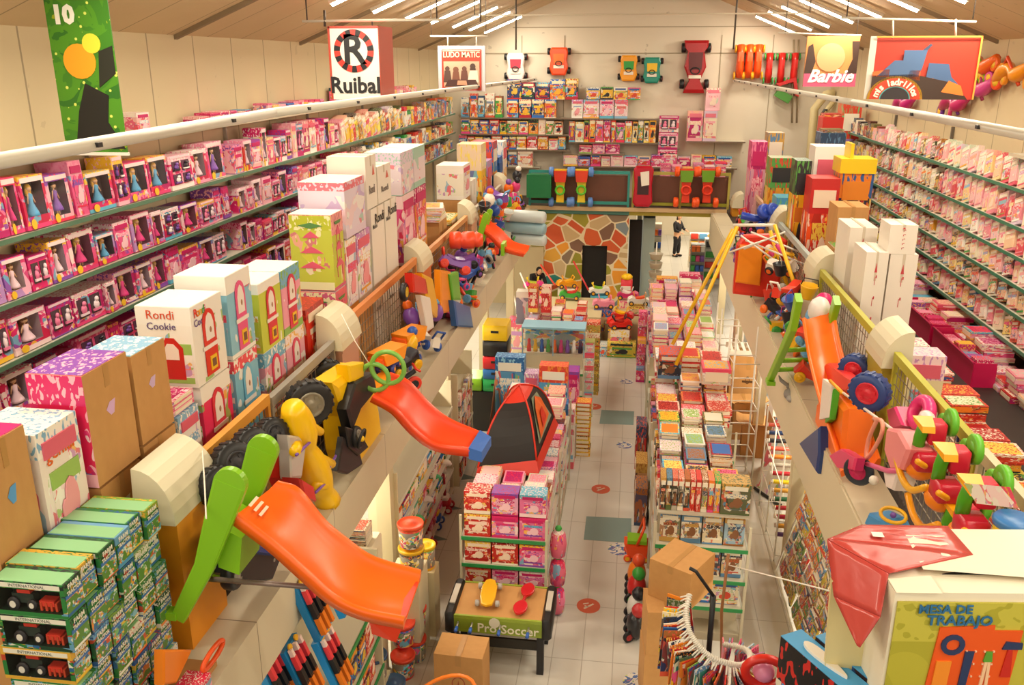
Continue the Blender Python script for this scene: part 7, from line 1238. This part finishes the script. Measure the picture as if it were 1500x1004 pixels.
for j in range(2): place('redprint', 'F', -2.2 + .3 * j, 19.6, 1.9, .22, .3, .62, '#cc3038', 'upright red box on the glass front unit, %s' % ('doll side' if j == 0 else 'aisle side'), 'box', 'upright red boxes')
o, z1, w = rbox_(756, 775, 428, 19.8, .3, 1.47, 'lilacbox', '#8c8ca8', 'tall grey violet box on the glass front unit', 'boxes beyond the tent')
for j in range(6): o = place('yelprint', 'L', -.76, 19.3, .0 + .3 * j, .26, .3, .295, '#b8a048', 'olive yellow train box in the stack by the aisle, %s up' % nth(j + 1), 'box', 'train boxes by the aisle')
for j in range(6): o = place('whiteprint', 'F', -.78, 18.0, .0 + .29 * j, .2, .3, .285, '#ccd0c0', 'pale box in the column before the train boxes, %s up' % nth(j + 1), 'box', 'pale box column')
for j in range(13): place('flatyel', 'F', -.78 + R.uniform(-.01, .01), 15.95, .0 + .088 * j, .3, .3, .085, '#f0bc1c', 'yellow and black flat box in the aisle stack, %s up' % nth(j + 1), 'box', 'yellow flat boxes stacked in the aisle', yaw=R.uniform(-.04, .04))
# ride-on toys at the end of the aisle and on top of the far displays
tag(MB().box((-1.85, 23.3, .5), (2.3, 2.0, 1.0)).build('toy_platform', M('#c4b48c', .6)), 'low platform carrying the crowd of push cars at aisle end', 'platform')
tag(MB().box((.0, 23.6, .35), (1.2, 1.6, .7)).build('toy_platform', M('#c4b48c', .6)), 'low platform at aisle end beside the pink goods', 'platform')
rides = [(782, 420, 25.0, '#e83c94', '#b8cc3c', '#f0d41c', 'hot pink push car with yellow handle at far end'), (830, 415, 25.2, '#f0a01c', '#f0b020', '#f0a820', 'amber barrel shaped push toy at far end'), (878, 425, 24.6, '#ece8e0', '#78b828', '#f0cc1c', 'white and lime push car with yellow handle'), (884, 447, 23.2, '#e88ca8', '#f0a8bc', '#e87898', 'pink and white push car with pink handle'),
         (920, 432, 24.4, '#c8306c', '#ece0dc', '#c8c4c0', 'crimson push car with silver handle'), (835, 440, 24.0, '#3ca03c', '#d02c2c', '#d03830', 'green and red push toy beside the amber one'), (912, 462, 22.8, '#d02c24', '#f0b818', '#f0c01c', 'red push car with yellow handle and blue trim'), (905, 480, 22.5, '#d82c1c', '#c82018', '#b8281c', 'red racing push car above another red one'),
         (908, 496, 22.3, '#dc2c1c', '#a81c18', '#2c2c30', 'lowest red racing push car on the aisle boxes'), (935, 440, 23.8, '#ece8e0', '#e8582c', '#f0a020', 'white and orange push car by pink goods')]
for i, (px, py, Y, b1, t1, h1, lab) in enumerate(rides):
    p = at(px, py, Y=Y); zb = max(p.z - .14, .72 if p.x > -.65 else 1.02); fb = (.702 if -.6 < p.x < .6 and 22.8 < Y < 24.4 else 1.002 if -3. < p.x < -.7 and 22.3 < Y < 24.3 else .0)
    if zb - fb > .08: tag(MB().use(P_MULTI).box((0, 0, (zb - fb) / 2 - .005), (.5, .34, zb - fb - .01)).build('display_box', None, None, (p.x, Y, fb), None, '#e8c8a0'), 'printed box under the %s' % lab.replace(' with yellow handle', '').replace(' at far end', ''), 'box', 'boxes under the push cars')
    ride_on((p.x, Y, zb), R.uniform(-.4, .4) + (PI if i % 2 else 0), .62, b1, t1, h1, lab, grp='push cars at the aisle end')
p_ = at(918, 418, Y=25.4); tag(MB().box((p_.x, 25.4, (p_.z - .62) / 2), (.5, .4, p_.z - .62)).build('display_stand', M('#c4b48c', .6)), 'plain stand under the red and yellow toy engine front', 'stand')
g = empty('toy_engine', at(918, 418, Y=25.4)); tag(g, 'red and yellow toy engine front standing upright at far end', 'toy'); MB().rbox((0, 0, -.1), (.34, .3, .6), .06).build('body', M('#d83040', .35), g); MB().at((0, 0, .2)).lathe([(.16, 0), (.17, .08), (.1, .14), (.001, .15)], 16).build('yellow_cap', YEL, g); MB().box((0, -.16, -.05), (.24, .03, .12)).build('white_band', WHITE, g); MB().box((0, -.05, -.5), (.5, .4, .22)).build('base', YEL, g)
for i, (a_, b_) in enumerate((((792, 388), (813, 418)), ((840, 383), (862, 425)), ((762, 400), (782, 448)), ((750, 420), (760, 470)))): tag(MB().tube([at(*a_, Y=24.6), at(*b_, Y=23.8)], .025, 6).use(M('#000000')).build('push_pole', M(['#d83c28', '#c82c34', '#e0d8cc', '#e8e0d4'][i], .35)) if False else MB().tube([at(*a_, Y=24.6), at(*b_, Y=23.8)], .025, 6).build('push_pole', M(['#d83c28', '#c82c34', '#e0d8cc', '#e8e0d4'][i], .35)), '%s push pole of a toy rising in front of the mural wall' % ['orange red', 'crimson', 'white', 'cream'][i], 'pole', 'push poles')
place('yelprint', 'F', -.12, 22.15, 0, .75, .3, .42, '#c8b83c', 'yellow green boxed red car lying at the aisle end', 'box', 'boxes at the aisle end'); place('blueprint', 'F', -.62, 22.15, 0, .24, .3, .36, '#6cb0d0', 'small blue box beside the yellow green boxed car', 'box', 'boxes at the aisle end'); 
for j in range(4): place('whiteprint', 'F', -2.9 + .45 * j, 22.0, 1.0 if False else .0, .42, .35, 1.0 + .12 * (j % 2), ['#e8d8b0', '#d8c8b0', '#f0e0c8', '#e8a0a0'][j], 'tall pale box in front of push car platform, %s across' % nth(j + 1), 'box', 'tall pale boxes at the aisle end')
# coloured storage drawers and dark frames beneath the doll ledge
for j, (nm, hx, hh) in enumerate((('lime', '#7cb020', .28), ('green', '#1c9c54', .28), ('blue', '#2468b0', .22), ('red', '#c81c28', .28), ('black', '#1c1a1e', .34), ('yellow', '#e8c01c', .34))):
    z = (.9 + sum((.28, .28, .22, .28, .34, .34)[1:j])) if j else .9; r = MB().rbox((0, 0, hh / 2), (.52, .6, hh * .97), .03).build('storage_drawer', M(hx, .3), None, (-2.68 - (.54 if j == 0 else 0), 17.05, z)); tag(r, '%s plastic storage drawer stacked under the doll side ledge' % nm, 'drawer', 'plastic storage drawers'); MB().box((0, -.305, hh * .6), (.16, .01, .05)).build('handle_slot', M('#1a1618', .5), r)
tag(MB().box((-2.95, 17.05, .45), (1.1, .62, .9)).build('black_cabinet', M('#1c191b', .5)), 'black cabinet carrying the plastic storage drawers', 'cabinet')
tag(MB().tube([at(728, 540, Y=15.9), at(716, 640, Y=15.6)], .02, 6).tube([at(728, 540, Y=15.9), at(738, 640, Y=15.6)], .02, 6).build('wooden_easel', M('#7c4a2c', .5)), 'brown wooden easel legs beyond the tent', 'easel')
# ---- shelving on the floor under the doll ledge, facing the aisle
UG = 'goods on the shelves under the doll ledge'
LSEG = [(10.4, 13.8, -3.0, 'third'), (6.2, 9.0, -2.78, 'first')]
def low_shelf(x, y0, y1, levels, label, edge='#d4cdb8', dep=.42):
    r = empty('floor_shelving', (x - dep / 2, y0, 0)); tag(r, label, 'shelving'); L_ = y1 - y0
    MB().box((-dep / 2, L_ / 2, 1.1), (.03, L_, 2.2)).build('back_panel', M('#c8bc9c', .6), r)
    for z in levels: MB().box((0, L_ / 2, z), (dep, L_, .03)).build('shelf_board', M('#d4ccb8', .5), r); MB().box((dep / 2 + .008, L_ / 2, z), (.016, L_, .05)).build('price_strip', M(edge, .4), r)
    for yy in (0, L_): MB().box((0, yy, 1.1), (dep, .04, 2.2)).build('end_panel', M('#d0c4a4', .6), r)
low_shelf(-3.0, 10.3, 13.9, (.12, .5, .9, 1.3, 1.7), 'pale shelving with green and red games under the doll ledge'); 
for zi, z0 in enumerate((.14, .52, .92, 1.32)): fill('L', -3.0, 10.4, 13.8, z0, (.1, .3), (.24, .4), .36, ['flatmulti', 'multiprint', 'blueprint', 'pinkprint'], [('green', '#2c7c44'), ('red', '#c83440'), ('pink', '#e06c94'), ('lime', '#88a838'), ('white', '#e8e4d8'), ('teal', '#3c8c80')], 'pale shelving under doll ledge, %s board up' % nth(zi + 1), UG)
low_shelf(-2.95, 14.2, 15.6, (.12, .5, .9, 1.3, 1.7), 'card rack of small hanging packs under the doll ledge'); 
for zi in range(6): fill('L', -2.9, 14.3, 15.5, .15 + zi * .28, (.2, .26), (.1, .16), .06, ['pack3', 'pack1', 'pack4'], BRIGHT + PALES, 'card rack under the doll ledge, %s row up' % nth(zi + 1), UG, parts=False)
low_shelf(-2.72, 5.6, 8.4, (.12, .62, 1.1, 1.6), 'green edged shelving of toy blasters under the near doll ledge', '#2c8c4c', .5)
for zi, z0 in enumerate((.14, .64, 1.12)): fill('L', -2.72, 5.7, 8.3, z0, (.3, .44), (.16, .3), .4, ['darkprint', 'darkprint', 'multiprint', 'redprint', 'blueprint'], [('orange', '#e87020'), ('black', '#24222a'), ('red', '#c83030'), ('blue', '#2c74b8'), ('grey', '#8c8880')], 'green edged shelving near end, %s board up' % nth(zi + 1), UG)
def blaster(y, z, x, label, seed):
    r = empty('toy_blaster_set', (x, y, z), (0, -.35, 0)); tag(r, label, 'toy blaster', 'toy blasters in blue trays'); MB().box((0, 0, .3), (.07, .3, .6)).build('blue_tray', M('#1c84c4', .35), r)
    m = MB()
    for k_ in (-.1, 0, .1):
        m.use(M('#e87c1c', .35)).box((.07, k_, .14), (.05, .05, .2)).use(BLK).box((.07, k_, .3), (.05, .055, .16)).use(M('#e84048', .35)).box((.07, k_, .44), (.045, .045, .16)).use(M('#f4d8d0', .4)).box((.07, k_, .55), (.04, .035, .08))
    m.build('blasters', None, r); MB().use(M('#e8b020', .35)).at((.05, -.07, .6), (0, PI / 2, 0)).lathe([(.03, 0), (.03, .02)], 10).at((.05, .07, .6), (0, PI / 2, 0)).lathe([(.03, 0), (.03, .02)], 10).build('yellow_discs', None, r)
for i, (px, py, X_) in enumerate(((470, 880, -2.72), (455, 975, -2.72), (505, 850, -2.7), (500, 960, -2.6), (420, 990, -2.85))):
    p = at(px, py, X=X_); blaster(p.y, p.z - .35, X_, 'blue tray of orange and black toy blasters, %s in the near shelves, %s' % (nth(i + 1), ['higher', 'lower', 'beside orange slide', 'toward the tubs', 'nearest the platform'][i]), i)
def tub(x, y, z, body, lid, label, r=.13, h=.3):
    o = empty('toy_tub', (x, y, z)); tag(o, label, 'tub', 'round tubs of building toys'); q = MB().lathe([(r * .88, 0), (r * .92, .01), (r, h)], 22).build('tub_body', body, o); q.color = lin('#8c8478'); MB().at((0, 0, h)).lathe([(r * 1.06, -.03), (r * 1.08, .01), (r * 1.02, .018), (r * .96, .006), (r * .35, .006), (r * .3, .02), (.001, .022)], 22).build('lid', M(lid, .35), o)
tag(MB().box((-2.68, 9.5, .62), (.4, .5, 1.24)).build('pedestal_shelf', M('#d4c8a8', .6)), 'cream pedestal under the orange lidded tubs', 'pedestal')
tub(-2.62, 9.5, 1.245, P_YEL, '#e8b81c', 'yellow and black tub beneath the orange lidded tub', .16, .32); tub(-2.62, 9.5, 1.61, P_MULTI, '#e4502c', 'tub with orange red and green lid on top of two', .16, .3); tub(-2.55, 9.95, 1.0, P_YEL, '#e8c01c', 'yellow lidded tub beside the stacked tubs', .13, .34)
tag(MB().box((-2.56, 9.96, .5), (.3, .3, 1.0)).build('pedestal_shelf', M('#c8b890', .6)), 'narrow pedestal under the yellow lidded tub', 'pedestal')
for i, (px, py, lid, z) in enumerate(((590, 960, '#e04830', 0), (590, 912, '#e04830', .36), (607, 935, '#e04830', 0), (607, 890, '#e04830', .36), (575, 1000, '#34557c', 0), (548, 960, '#34557c', .36), (530, 990, '#e8c01c', .0))):
    p = at(px, py, Z=z + .3); tub(p.x, p.y, z, P_MULTI if i < 4 else P_BOOK, lid, '%s lidded tub on the floor by the slide tip, %s' % (['orange red', 'orange red', 'orange red', 'orange red', 'blue', 'blue', 'yellow'][i], ['front lower', 'front upper', 'rear lower', 'rear upper', 'next to aisle', 'above shelf edge', 'smallest'][i]), .15, .3)
tag(MB().box((at(548, 960, Z=.66).x, at(548, 960, Z=.66).y, .17), (.3, .3, .34)).build('tub_riser', M('#c8bc9c', .6)), 'low riser under the blue lidded tub', 'riser')
# walking toys with sticks along the doll side floor
for i, (px, py, b1, h1) in enumerate(((652, 742, '#b8202c', '#ece4d8'), (637, 765, '#2c58a8', '#48b070'), (625, 800, '#c02430', '#ece4d8'), (612, 830, '#2c68b0', '#50b070'))):
    p = at(px, py, Z=.08); r = empty('push_walker', (p.x, p.y, 0)); tag(r, '%s based toy walker with %s animal head along the doll side floor, %s from far' % ('red' if b1[1] in 'bc' else 'blue', 'white' if h1[1] == 'e' else 'green', nth(i + 1)), 'push toy', 'toy walkers on the floor')
    MB().rbox((0, 0, .16), (.2, .24, .14), .05).build('base', M(b1, .3), r); MB().rbox((0, 0, .26), (.16, .2, .08), .04).build('seat', M('#ece4d8', .35) if h1[1] == 'e' else M('#e8b820', .35), r); MB().tube([(0, 0, .28), (-.02, 0, .75)], .028, 8).build('stem', M('#a8202c' if h1[1] == 'e' else '#c89c3c', .35), r); MB().tube(curve([(.02, 0, .72), (-.04, 0, .86), (.06, 0, .92), (.12, 0, .88)], 3), [.03, .045, .06, .07, .075, .07, .06, .05, .04, .03], 8).build('animal_head', M(h1, .3), r)
    for a_, b_ in ((-.08, -.12), (.08, -.12), (-.08, .12), (.08, .12)): wheel(r, (a_, b_, .07), (PI / 2, 0, 0), .07, .04, M(b1, .4), M('#ece4dc', .4))
for i in range(7): p = (-2.95 + .0, 9.1 + .0, 0)
tag(MB().rbox((0, 0, .35), (.45, .6, .7), .04).build('white_cupboard', M('#ddd2b8', .5), None, (-3.1, 8.82, 1.3)), 'small cream cupboard under the ledge beside tubs', 'cupboard'); tag(MB().box((-3.1, 8.82, .65), (.45, .6, 1.3)).build('cupboard_stand', M('#cabd9a', .6)), 'cream stand below the small cream cupboard', 'stand')
for j in range(8): place('flatbook', 'L', -3.1, 8.82, 2.01 + .03 * j, .28, .3, .028, ['#e8e4d8', '#4c3c30', '#b8442c', '#ece4d0', '#2c2c30', '#8c6c4c', '#dcd4c4', '#3c4c6c'][j], 'flat book in the pile on the small cupboard, %s up' % nth(j + 1), 'book', 'books on the small cupboard')
# ---- book side floor: leaning board, rolls of wrapping paper, magazines
r = MB().prism([(-.35, 0), (.35, 0), (.35, 1.75), (-.35, 1.75)], 0, .04, 'Y').build('framed_board', M('#e0d8c4', .5), None, (2.62, 14.5, .02), (-.22, 0, -1.05)); tag(r, 'large framed board leaning by the racks in book side aisle', 'board'); MB().prism(rect(-.32, .04, .32, 1.7), -.004, 0, 'Y').build('printed_face', P_WHITE, r).color = lin('#e8e0cc'); MB().prism(rect(-.36, 0, .36, .05), -.02, .05, 'Y').build('dark_foot', M('#3a3630', .4), r)
g = empty('roll_rack', (2.75, 13.3, 0)); tag(g, 'white wire rack holding coloured wrapping paper rolls', 'rack')
for x in (-.3, .28):
    for y in (-.9, 0, .9): MB().tube([(x, y, 0), (x, y, 1.9)], .012, 6).build('wire_upright', WHITE, g)
for z in (.1, .7, 1.3, 1.9): MB().tube([(-.3, -.9, z), (-.3, .9, z), (.28, .9, z), (.28, -.9, z)], .01, 5, True).build('wire_frame', WHITE, g)
k = 0
for row_ in range(13):
    for c_ in range(2):
        k += 1; nm, hx = R.choice([('red', '#b82430'), ('purple', '#6c4484'), ('crimson', '#a81838'), ('navy', '#28406c'), ('amber', '#d89c38'), ('green', '#2c6c48'), ('coral', '#d8604c'), ('yellow', '#e8d020'), ('black', '#2c2c30'), ('grey', '#b0a898'), ('orange', '#e08428')])
        y_ = 12.45 + row_ * .135; z_ = .45 + row_ * .085 + .15 * c_; o = MB().at(rot=(0, PI / 2, 0)).lathe([(.012, -.25), (.035, -.25), (.035, .25), (.012, .25)], 12).build('paper_roll', M(hx, .35), None, (2.7, y_, z_)); tag(o, '%s wrapping paper roll in the wire rack, %s step back, %s' % (nm, nth(row_ + 1), 'upper' if c_ else 'lower'), 'paper roll', 'wrapping paper rolls')
        MB().at(rot=(0, PI / 2, 0)).lathe([(.034, -.262), (.036, -.25), (.001, -.25)], 10).build('white_cap', WHITE, o)
g = empty('donkey_toy', at(1158, 578, X=2.4)); tag(g, 'grey plush animal head perched above the wrapping rolls', 'plush toy'); MB().ball((0, 0, 0), (.1, .13, .09), 12).build('head', M('#8c8884', .8), g); MB().ball((-.02, -.13, -.02), (.06, .08, .05), 10).build('muzzle', M('#a8a4a0', .8), g); [MB().tube([(.03 * s, .08, .06), (-.08 * s - .05, .14, .16), (-.1 * s - .06, .18, .22)], [.03, .028, .008], 8).build('ear', M('#8c8884', .8), g) for s in (-1, 1)]
g = empty('magazine_rack', (2.78, 10.9, 0)); tag(g, 'sloping wire rack of magazines under the book side ledge', 'rack'); MB().tube([(-.35, -2.3, 0), (.1, -2.3, 1.9), (.1, 1.2, 1.9), (-.35, 1.2, 0)], .014, 6, True).build('wire_frame', WHITE, g)
for z in (.3, .7, 1.1, 1.5): MB().tube([(-.3 + z * .22, -2.3, z), (-.3 + z * .22, 1.2, z)], .012, 6).build('wire_shelf', WHITE, g)
MAG = [('yellow', '#c8b030'), ('red', '#c83828'), ('orange', '#d8782c'), ('blue', '#4c84b0'), ('green', '#5c8c3c'), ('olive', '#a09030')]
for rr_ in range(6):
    for cc in range(13):
        nm, hx = R.choice(MAG); z_ = .1 + rr_ * .29; y_ = 8.75 + cc * .265 + (rr_ % 2) * .1; o = copy_tree(T['pack3'], (2.46 + z_ * .2, y_, z_), (-.28 + R.uniform(-.05, .05), R.uniform(-.12, .12), -PI / 2 + R.uniform(-.12, .12)), (.22, .03, .27), lin(hx)); tag(o, '%s magazine on the sloping rack, %s row up, %s from near end' % (nm, nth(rr_ + 1), nth(cc + 1)), 'magazine', 'magazines on the sloping rack')
# white wire racks under the swing
for i, (x, y, h_) in enumerate(((2.3, 19.2, 2.3), (2.15, 15.3, 2.6))):
    g = empty('wire_rack', (x, y, 0), (0, 0, .1)); tag(g, 'white wire display rack by the yellow poled swing, %s' % ('taller' if i else 'shorter'), 'rack'); hh = 2.3 if i == 0 else 2.9
    for a_, b_ in ((-.25, -.25), (.25, -.25), (-.25, .25), (.25, .25)): MB().tube([(a_, b_, 0), (a_, b_, hh)], .018, 6).build('upright', WHITE, g)
    for z in [.1 + .45 * k_ for k_ in range(int(hh / .45))]: MB().tube([(-.25, -.25, z), (.25, -.25, z), (.25, .25, z), (-.25, .25, z)], .012, 5, True).build('tier_frame', WHITE, g)
g = empty('barred_crate', (2.55, 18.35, 1.505)); tag(g, 'white barred crate on top of the tall brown carton', 'crate'); [MB().box((-.3 + .13 * k_, 0, .12), (.06, .6, .02)).build('slat', WHITE, g) for k_ in range(6)]; MB().box((0, -.3, .06), (.75, .02, .12)).box((0, .3, .06), (.75, .02, .12)).build('side_rail', WHITE, g)
for j in range(9):
    p = at(1080, 400, Y=19.6); o = place('blueprint', 'F', p.x + .5, 19.655, 1.2 + .0 + .22 * (j // 2), .22, .12, .2, '#3c8cc0', 'small blue carded pack hanging in column behind swing, %s row, %s' % (nth(j // 2 + 1), 'aisle side' if j % 2 == 0 else 'ledge side') if False else 'small blue carded pack in the column behind the swing, %s' % nth(j + 1), 'pack', 'blue carded packs'); o.location.x += .26 * (j % 2)
tag(MB().box((at(1080, 400, Y=19.6).x + .63, 19.735, 1.15), (.7, .06, 2.3)).build('pegboard', M('#b8c4c4', .5)), 'pale pegboard holding the blue carded packs', 'pegboard'); tag(MB().box((at(1100, 470, Y=20).x, 20.3, .9), (.6, .5, 1.8)).build('cream_pillar_box', M('#d4c8a0', .5)), 'tall cream cabinet beneath the red play panel', 'cabinet')
# ---- bright room beneath the far mezzanine
for i, (p0, p1, pt, Y, hh, hx) in enumerate(((953, 969, 345, 31.0, 2.0, '#e8dcc8'), (1012, 1050, 330, 33.0, 1.3, '#ece4d4'), (1012, 1032, 375, 30.0, 1.5, '#78746c'), (1034, 1080, 345, 30.5, 1.6, '#d8d4cc'))):
    a, b_ = at(p0, pt, Y=Y), at(p1, pt, Y=Y); r = empty('shop_shelving', ((a.x + b_.x) / 2, Y, 0)); tag(r, ['slim pale rack of packets in the bright back room', 'white counter in the bright back room', 'grey shelf stand with teal crates in back room', 'white goods shelf at the side of back room'][i], 'shelving'); w = b_.x - a.x
    MB().box((0, .2, hh / 2), (w, .4, hh)).build('carcass', M(hx, .5), r)
    for j in range(4): MB().box((0, -.01, .2 + j * hh / 4.4), (w * .96, .02, .03)).build('shelf_lip', M('#8c8880', .5), r)
    for j in range(12): cc = R.choice(JC); o = MB().rbox((0, 0, .11), (w / 3.6, .1, .2), .01).build('shop_packet', M(cc, .5), None, ((a.x + b_.x) / 2 - w / 3 + (j % 3) * w / 3, Y - .07, .24 + (j // 3) * hh / 4.4)); tag(o, 'small packet on %s, %s' % (['the slim pale rack', 'the white counter', 'the grey shelf stand', 'the white goods shelf'][i], nth(j + 1)), 'packet', 'packets in the bright back room')
for j in range(7): r = MB().lathe([(.16, 0), (.2, .16), (.22, .18), (.2, .18), (.16, .02), (.001, .02)], 16).build('wire_basket', M('#c8bca8', .5), None, (at(960, 400, Y=26.2).x, 26.2, .1 + .28 * j)); tag(r, 'round pale basket in the stand before the back room, %s up' % nth(j + 1), 'basket', 'round baskets on a stand')
tag(MB().tube([(at(960, 400, Y=26.2).x, 26.2, 0), (at(960, 400, Y=26.2).x, 26.2, 2.3)], .02, 6).build('basket_pole', WHITE), 'white pole through the round baskets', 'pole')
# ------------------------------------------------------------------ people
def person(loc, yaw, pose, label, cloth, hair):
    r = empty('person', loc, (0, 0, yaw)); tag(r, label, 'person'); J = pose
    def skin(nm, chain, mat, lv=1):
        vs, es, rd = [], [], []
        for br in chain:
            st = None
            for k_, (p, rr) in enumerate(br):
                key = tuple(round(c, 4) for c in p)
                if key in vs: idx = vs.index(key)
                else: vs.append(key); rd.append(rr); idx = len(vs) - 1
                if st is not None: es.append((st, idx))
                st = idx
        me = bpy.data.meshes.new(nm); me.from_pydata(vs, es, []); me.materials.append(mat); o = bpy.data.objects.new(nm, me); col.objects.link(o); o.parent = r
        o.modifiers.new('skin', 'SKIN').use_smooth_shade = True
        for k_, rr in enumerate(rd): me.skin_vertices[0].data[k_].radius = (rr, rr)
        me.skin_vertices[0].data[0].use_root = True; s = o.modifiers.new('sub', 'SUBSURF'); s.levels = lv; s.render_levels = lv; return o
    hip, chest, neck = J['hip'], J['chest'], J['neck']; hd = J['head']
    ch = [[(hip, .13), (chest, .15), (neck, .055), (tuple(Vector(neck).lerp(Vector(hd), .5)), .05)]]
    for s in ('l', 'r'): ch.append([(chest, .15), (J['sh' + s], .06), (J['el' + s], .045), (J['ha' + s], .03)]); ch.append([(hip, .13), (J['kn' + s], .08), (J['an' + s], .05), (J['to' + s], .045)])
    skin('body', ch, M('#d8a480', .6), 1)
    skin('jacket', [[(hip, .15), (chest, .175), (neck, .075)]] + [[(chest, .175), (J['sh' + s], .075), (J['el' + s], .06), (tuple(Vector(J['el' + s]).lerp(Vector(J['ha' + s]), .8)), .045)] for s in 'lr'], M(cloth, .8), 1)
    skin('trousers', [[(tuple(Vector(hip) + Vector((0, 0, .06))), .15), (hip, .15)]] + [[(hip, .15), (J['kn' + s], .095), (J['an' + s], .07)] for s in 'lr'], M('#1c1b20', .8), 1)
    h = MB().ball(hd, (.078, .095, .115), 14).ball((hd[0], hd[1] - .1, hd[2] - .01), (.014, .02, .022), 6).ball((hd[0] - .08, hd[1], hd[2]), (.012, .02, .03), 6).ball((hd[0] + .08, hd[1], hd[2]), (.012, .02, .03), 6).use(M('#d8a480', .6)).build('head', M('#d8a480', .6), r) if False else None
    h = MB().use(M('#d8a480', .6)).ball(hd, (.078, .095, .115), 14).ball((hd[0], hd[1] - .1, hd[2] - .01), (.014, .02, .022), 6).ball((hd[0] - .08, hd[1], hd[2]), (.012, .02, .03), 6).ball((hd[0] + .08, hd[1], hd[2]), (.012, .02, .03), 6)
    h.use(M('#2a1c18', .5)).ball((hd[0] - .03, hd[1] - .088, hd[2] + .02), (.012, .008, .008), 6).ball((hd[0] + .03, hd[1] - .088, hd[2] + .02), (.012, .008, .008), 6).use(M('#a85c50', .5)).ball((hd[0], hd[1] - .088, hd[2] - .05), (.025, .008, .008), 6); h.build('face', None, r)
    MB().ball((hd[0], hd[1] + .025, hd[2] + .03), (.092, .098, .115), 14).ball((hd[0], hd[1] + .06, hd[2] - .08), (.075, .06, .1), 10).build('hair', M(hair, .7), r)
    for s in 'lr':
        v = Vector(J['ha' + s]); d_ = (v - Vector(J['el' + s])).normalized(); m = MB().use(M('#d8a480', .6)).ball(tuple(v + d_ * .04), (.035, .025, .045), 8)
        for k_ in range(4): m.tube([v + d_ * .06 + Vector(((k_ - 1.5) * .018, 0, 0)), v + d_ * (.1 + .01 * (k_ in (1, 2))) + Vector(((k_ - 1.5) * .02, -.01, -.01))], .008, 5)
        m.tube([v + d_ * .03 + Vector((.03, 0, 0)), v + d_ * .07 + Vector((.05, -.015, 0))], .009, 5); m.build('hand', None, r)
        f = Vector(J['an' + s]); MB().rbox((f.x, f.y - .06, f.z - .05), (.09, .26, .08), .03).build('shoe', M('#141316', .5), r)
    return r
stand = dict(hip=(0, 0, .92), chest=(0, -.02, 1.3), neck=(0, -.03, 1.47), head=(0, -.06, 1.62), shl=(-.19, 0, 1.38), shr=(.19, 0, 1.38), ell=(-.24, -.05, 1.12), elr=(.25, -.1, 1.13), hal=(-.12, -.28, 1.02), har=(.16, -.33, 1.08), knl=(-.1, -.02, .5), knr=(.11, -.03, .5), anl=(-.11, .02, .1), anr=(.12, .0, .1), tol=(-.12, -.1, .05), tor=(.13, -.12, .05))
pf = at(990, 376, Z=0); person((pf.x, pf.y, 0), .9, stand, 'person in black jacket and trousers standing in the bright back room', '#1a1a1e', '#1c1512')
bend = dict(hip=(0, 0, .85), chest=(0, -.28, 1.15), neck=(0, -.38, 1.28), head=(0, -.47, 1.36), shl=(-.19, -.3, 1.2), shr=(.19, -.3, 1.2), ell=(-.24, -.42, .95), elr=(.24, -.42, .95), hal=(-.14, -.6, .86), har=(.14, -.6, .86), knl=(-.1, -.08, .46), knr=(.11, -.08, .46), anl=(-.11, .02, .1), anr=(.12, .0, .1), tol=(-.12, -.1, .05), tor=(.13, -.12, .05))
pb = at(781, 398, Y=26.2); person((pb.x, 26.3, 0), .5, bend, 'person with dark hair and black clothes bending over the push cars', '#1c1a1e', '#120e0d')
# rename helper: nothing else at top level
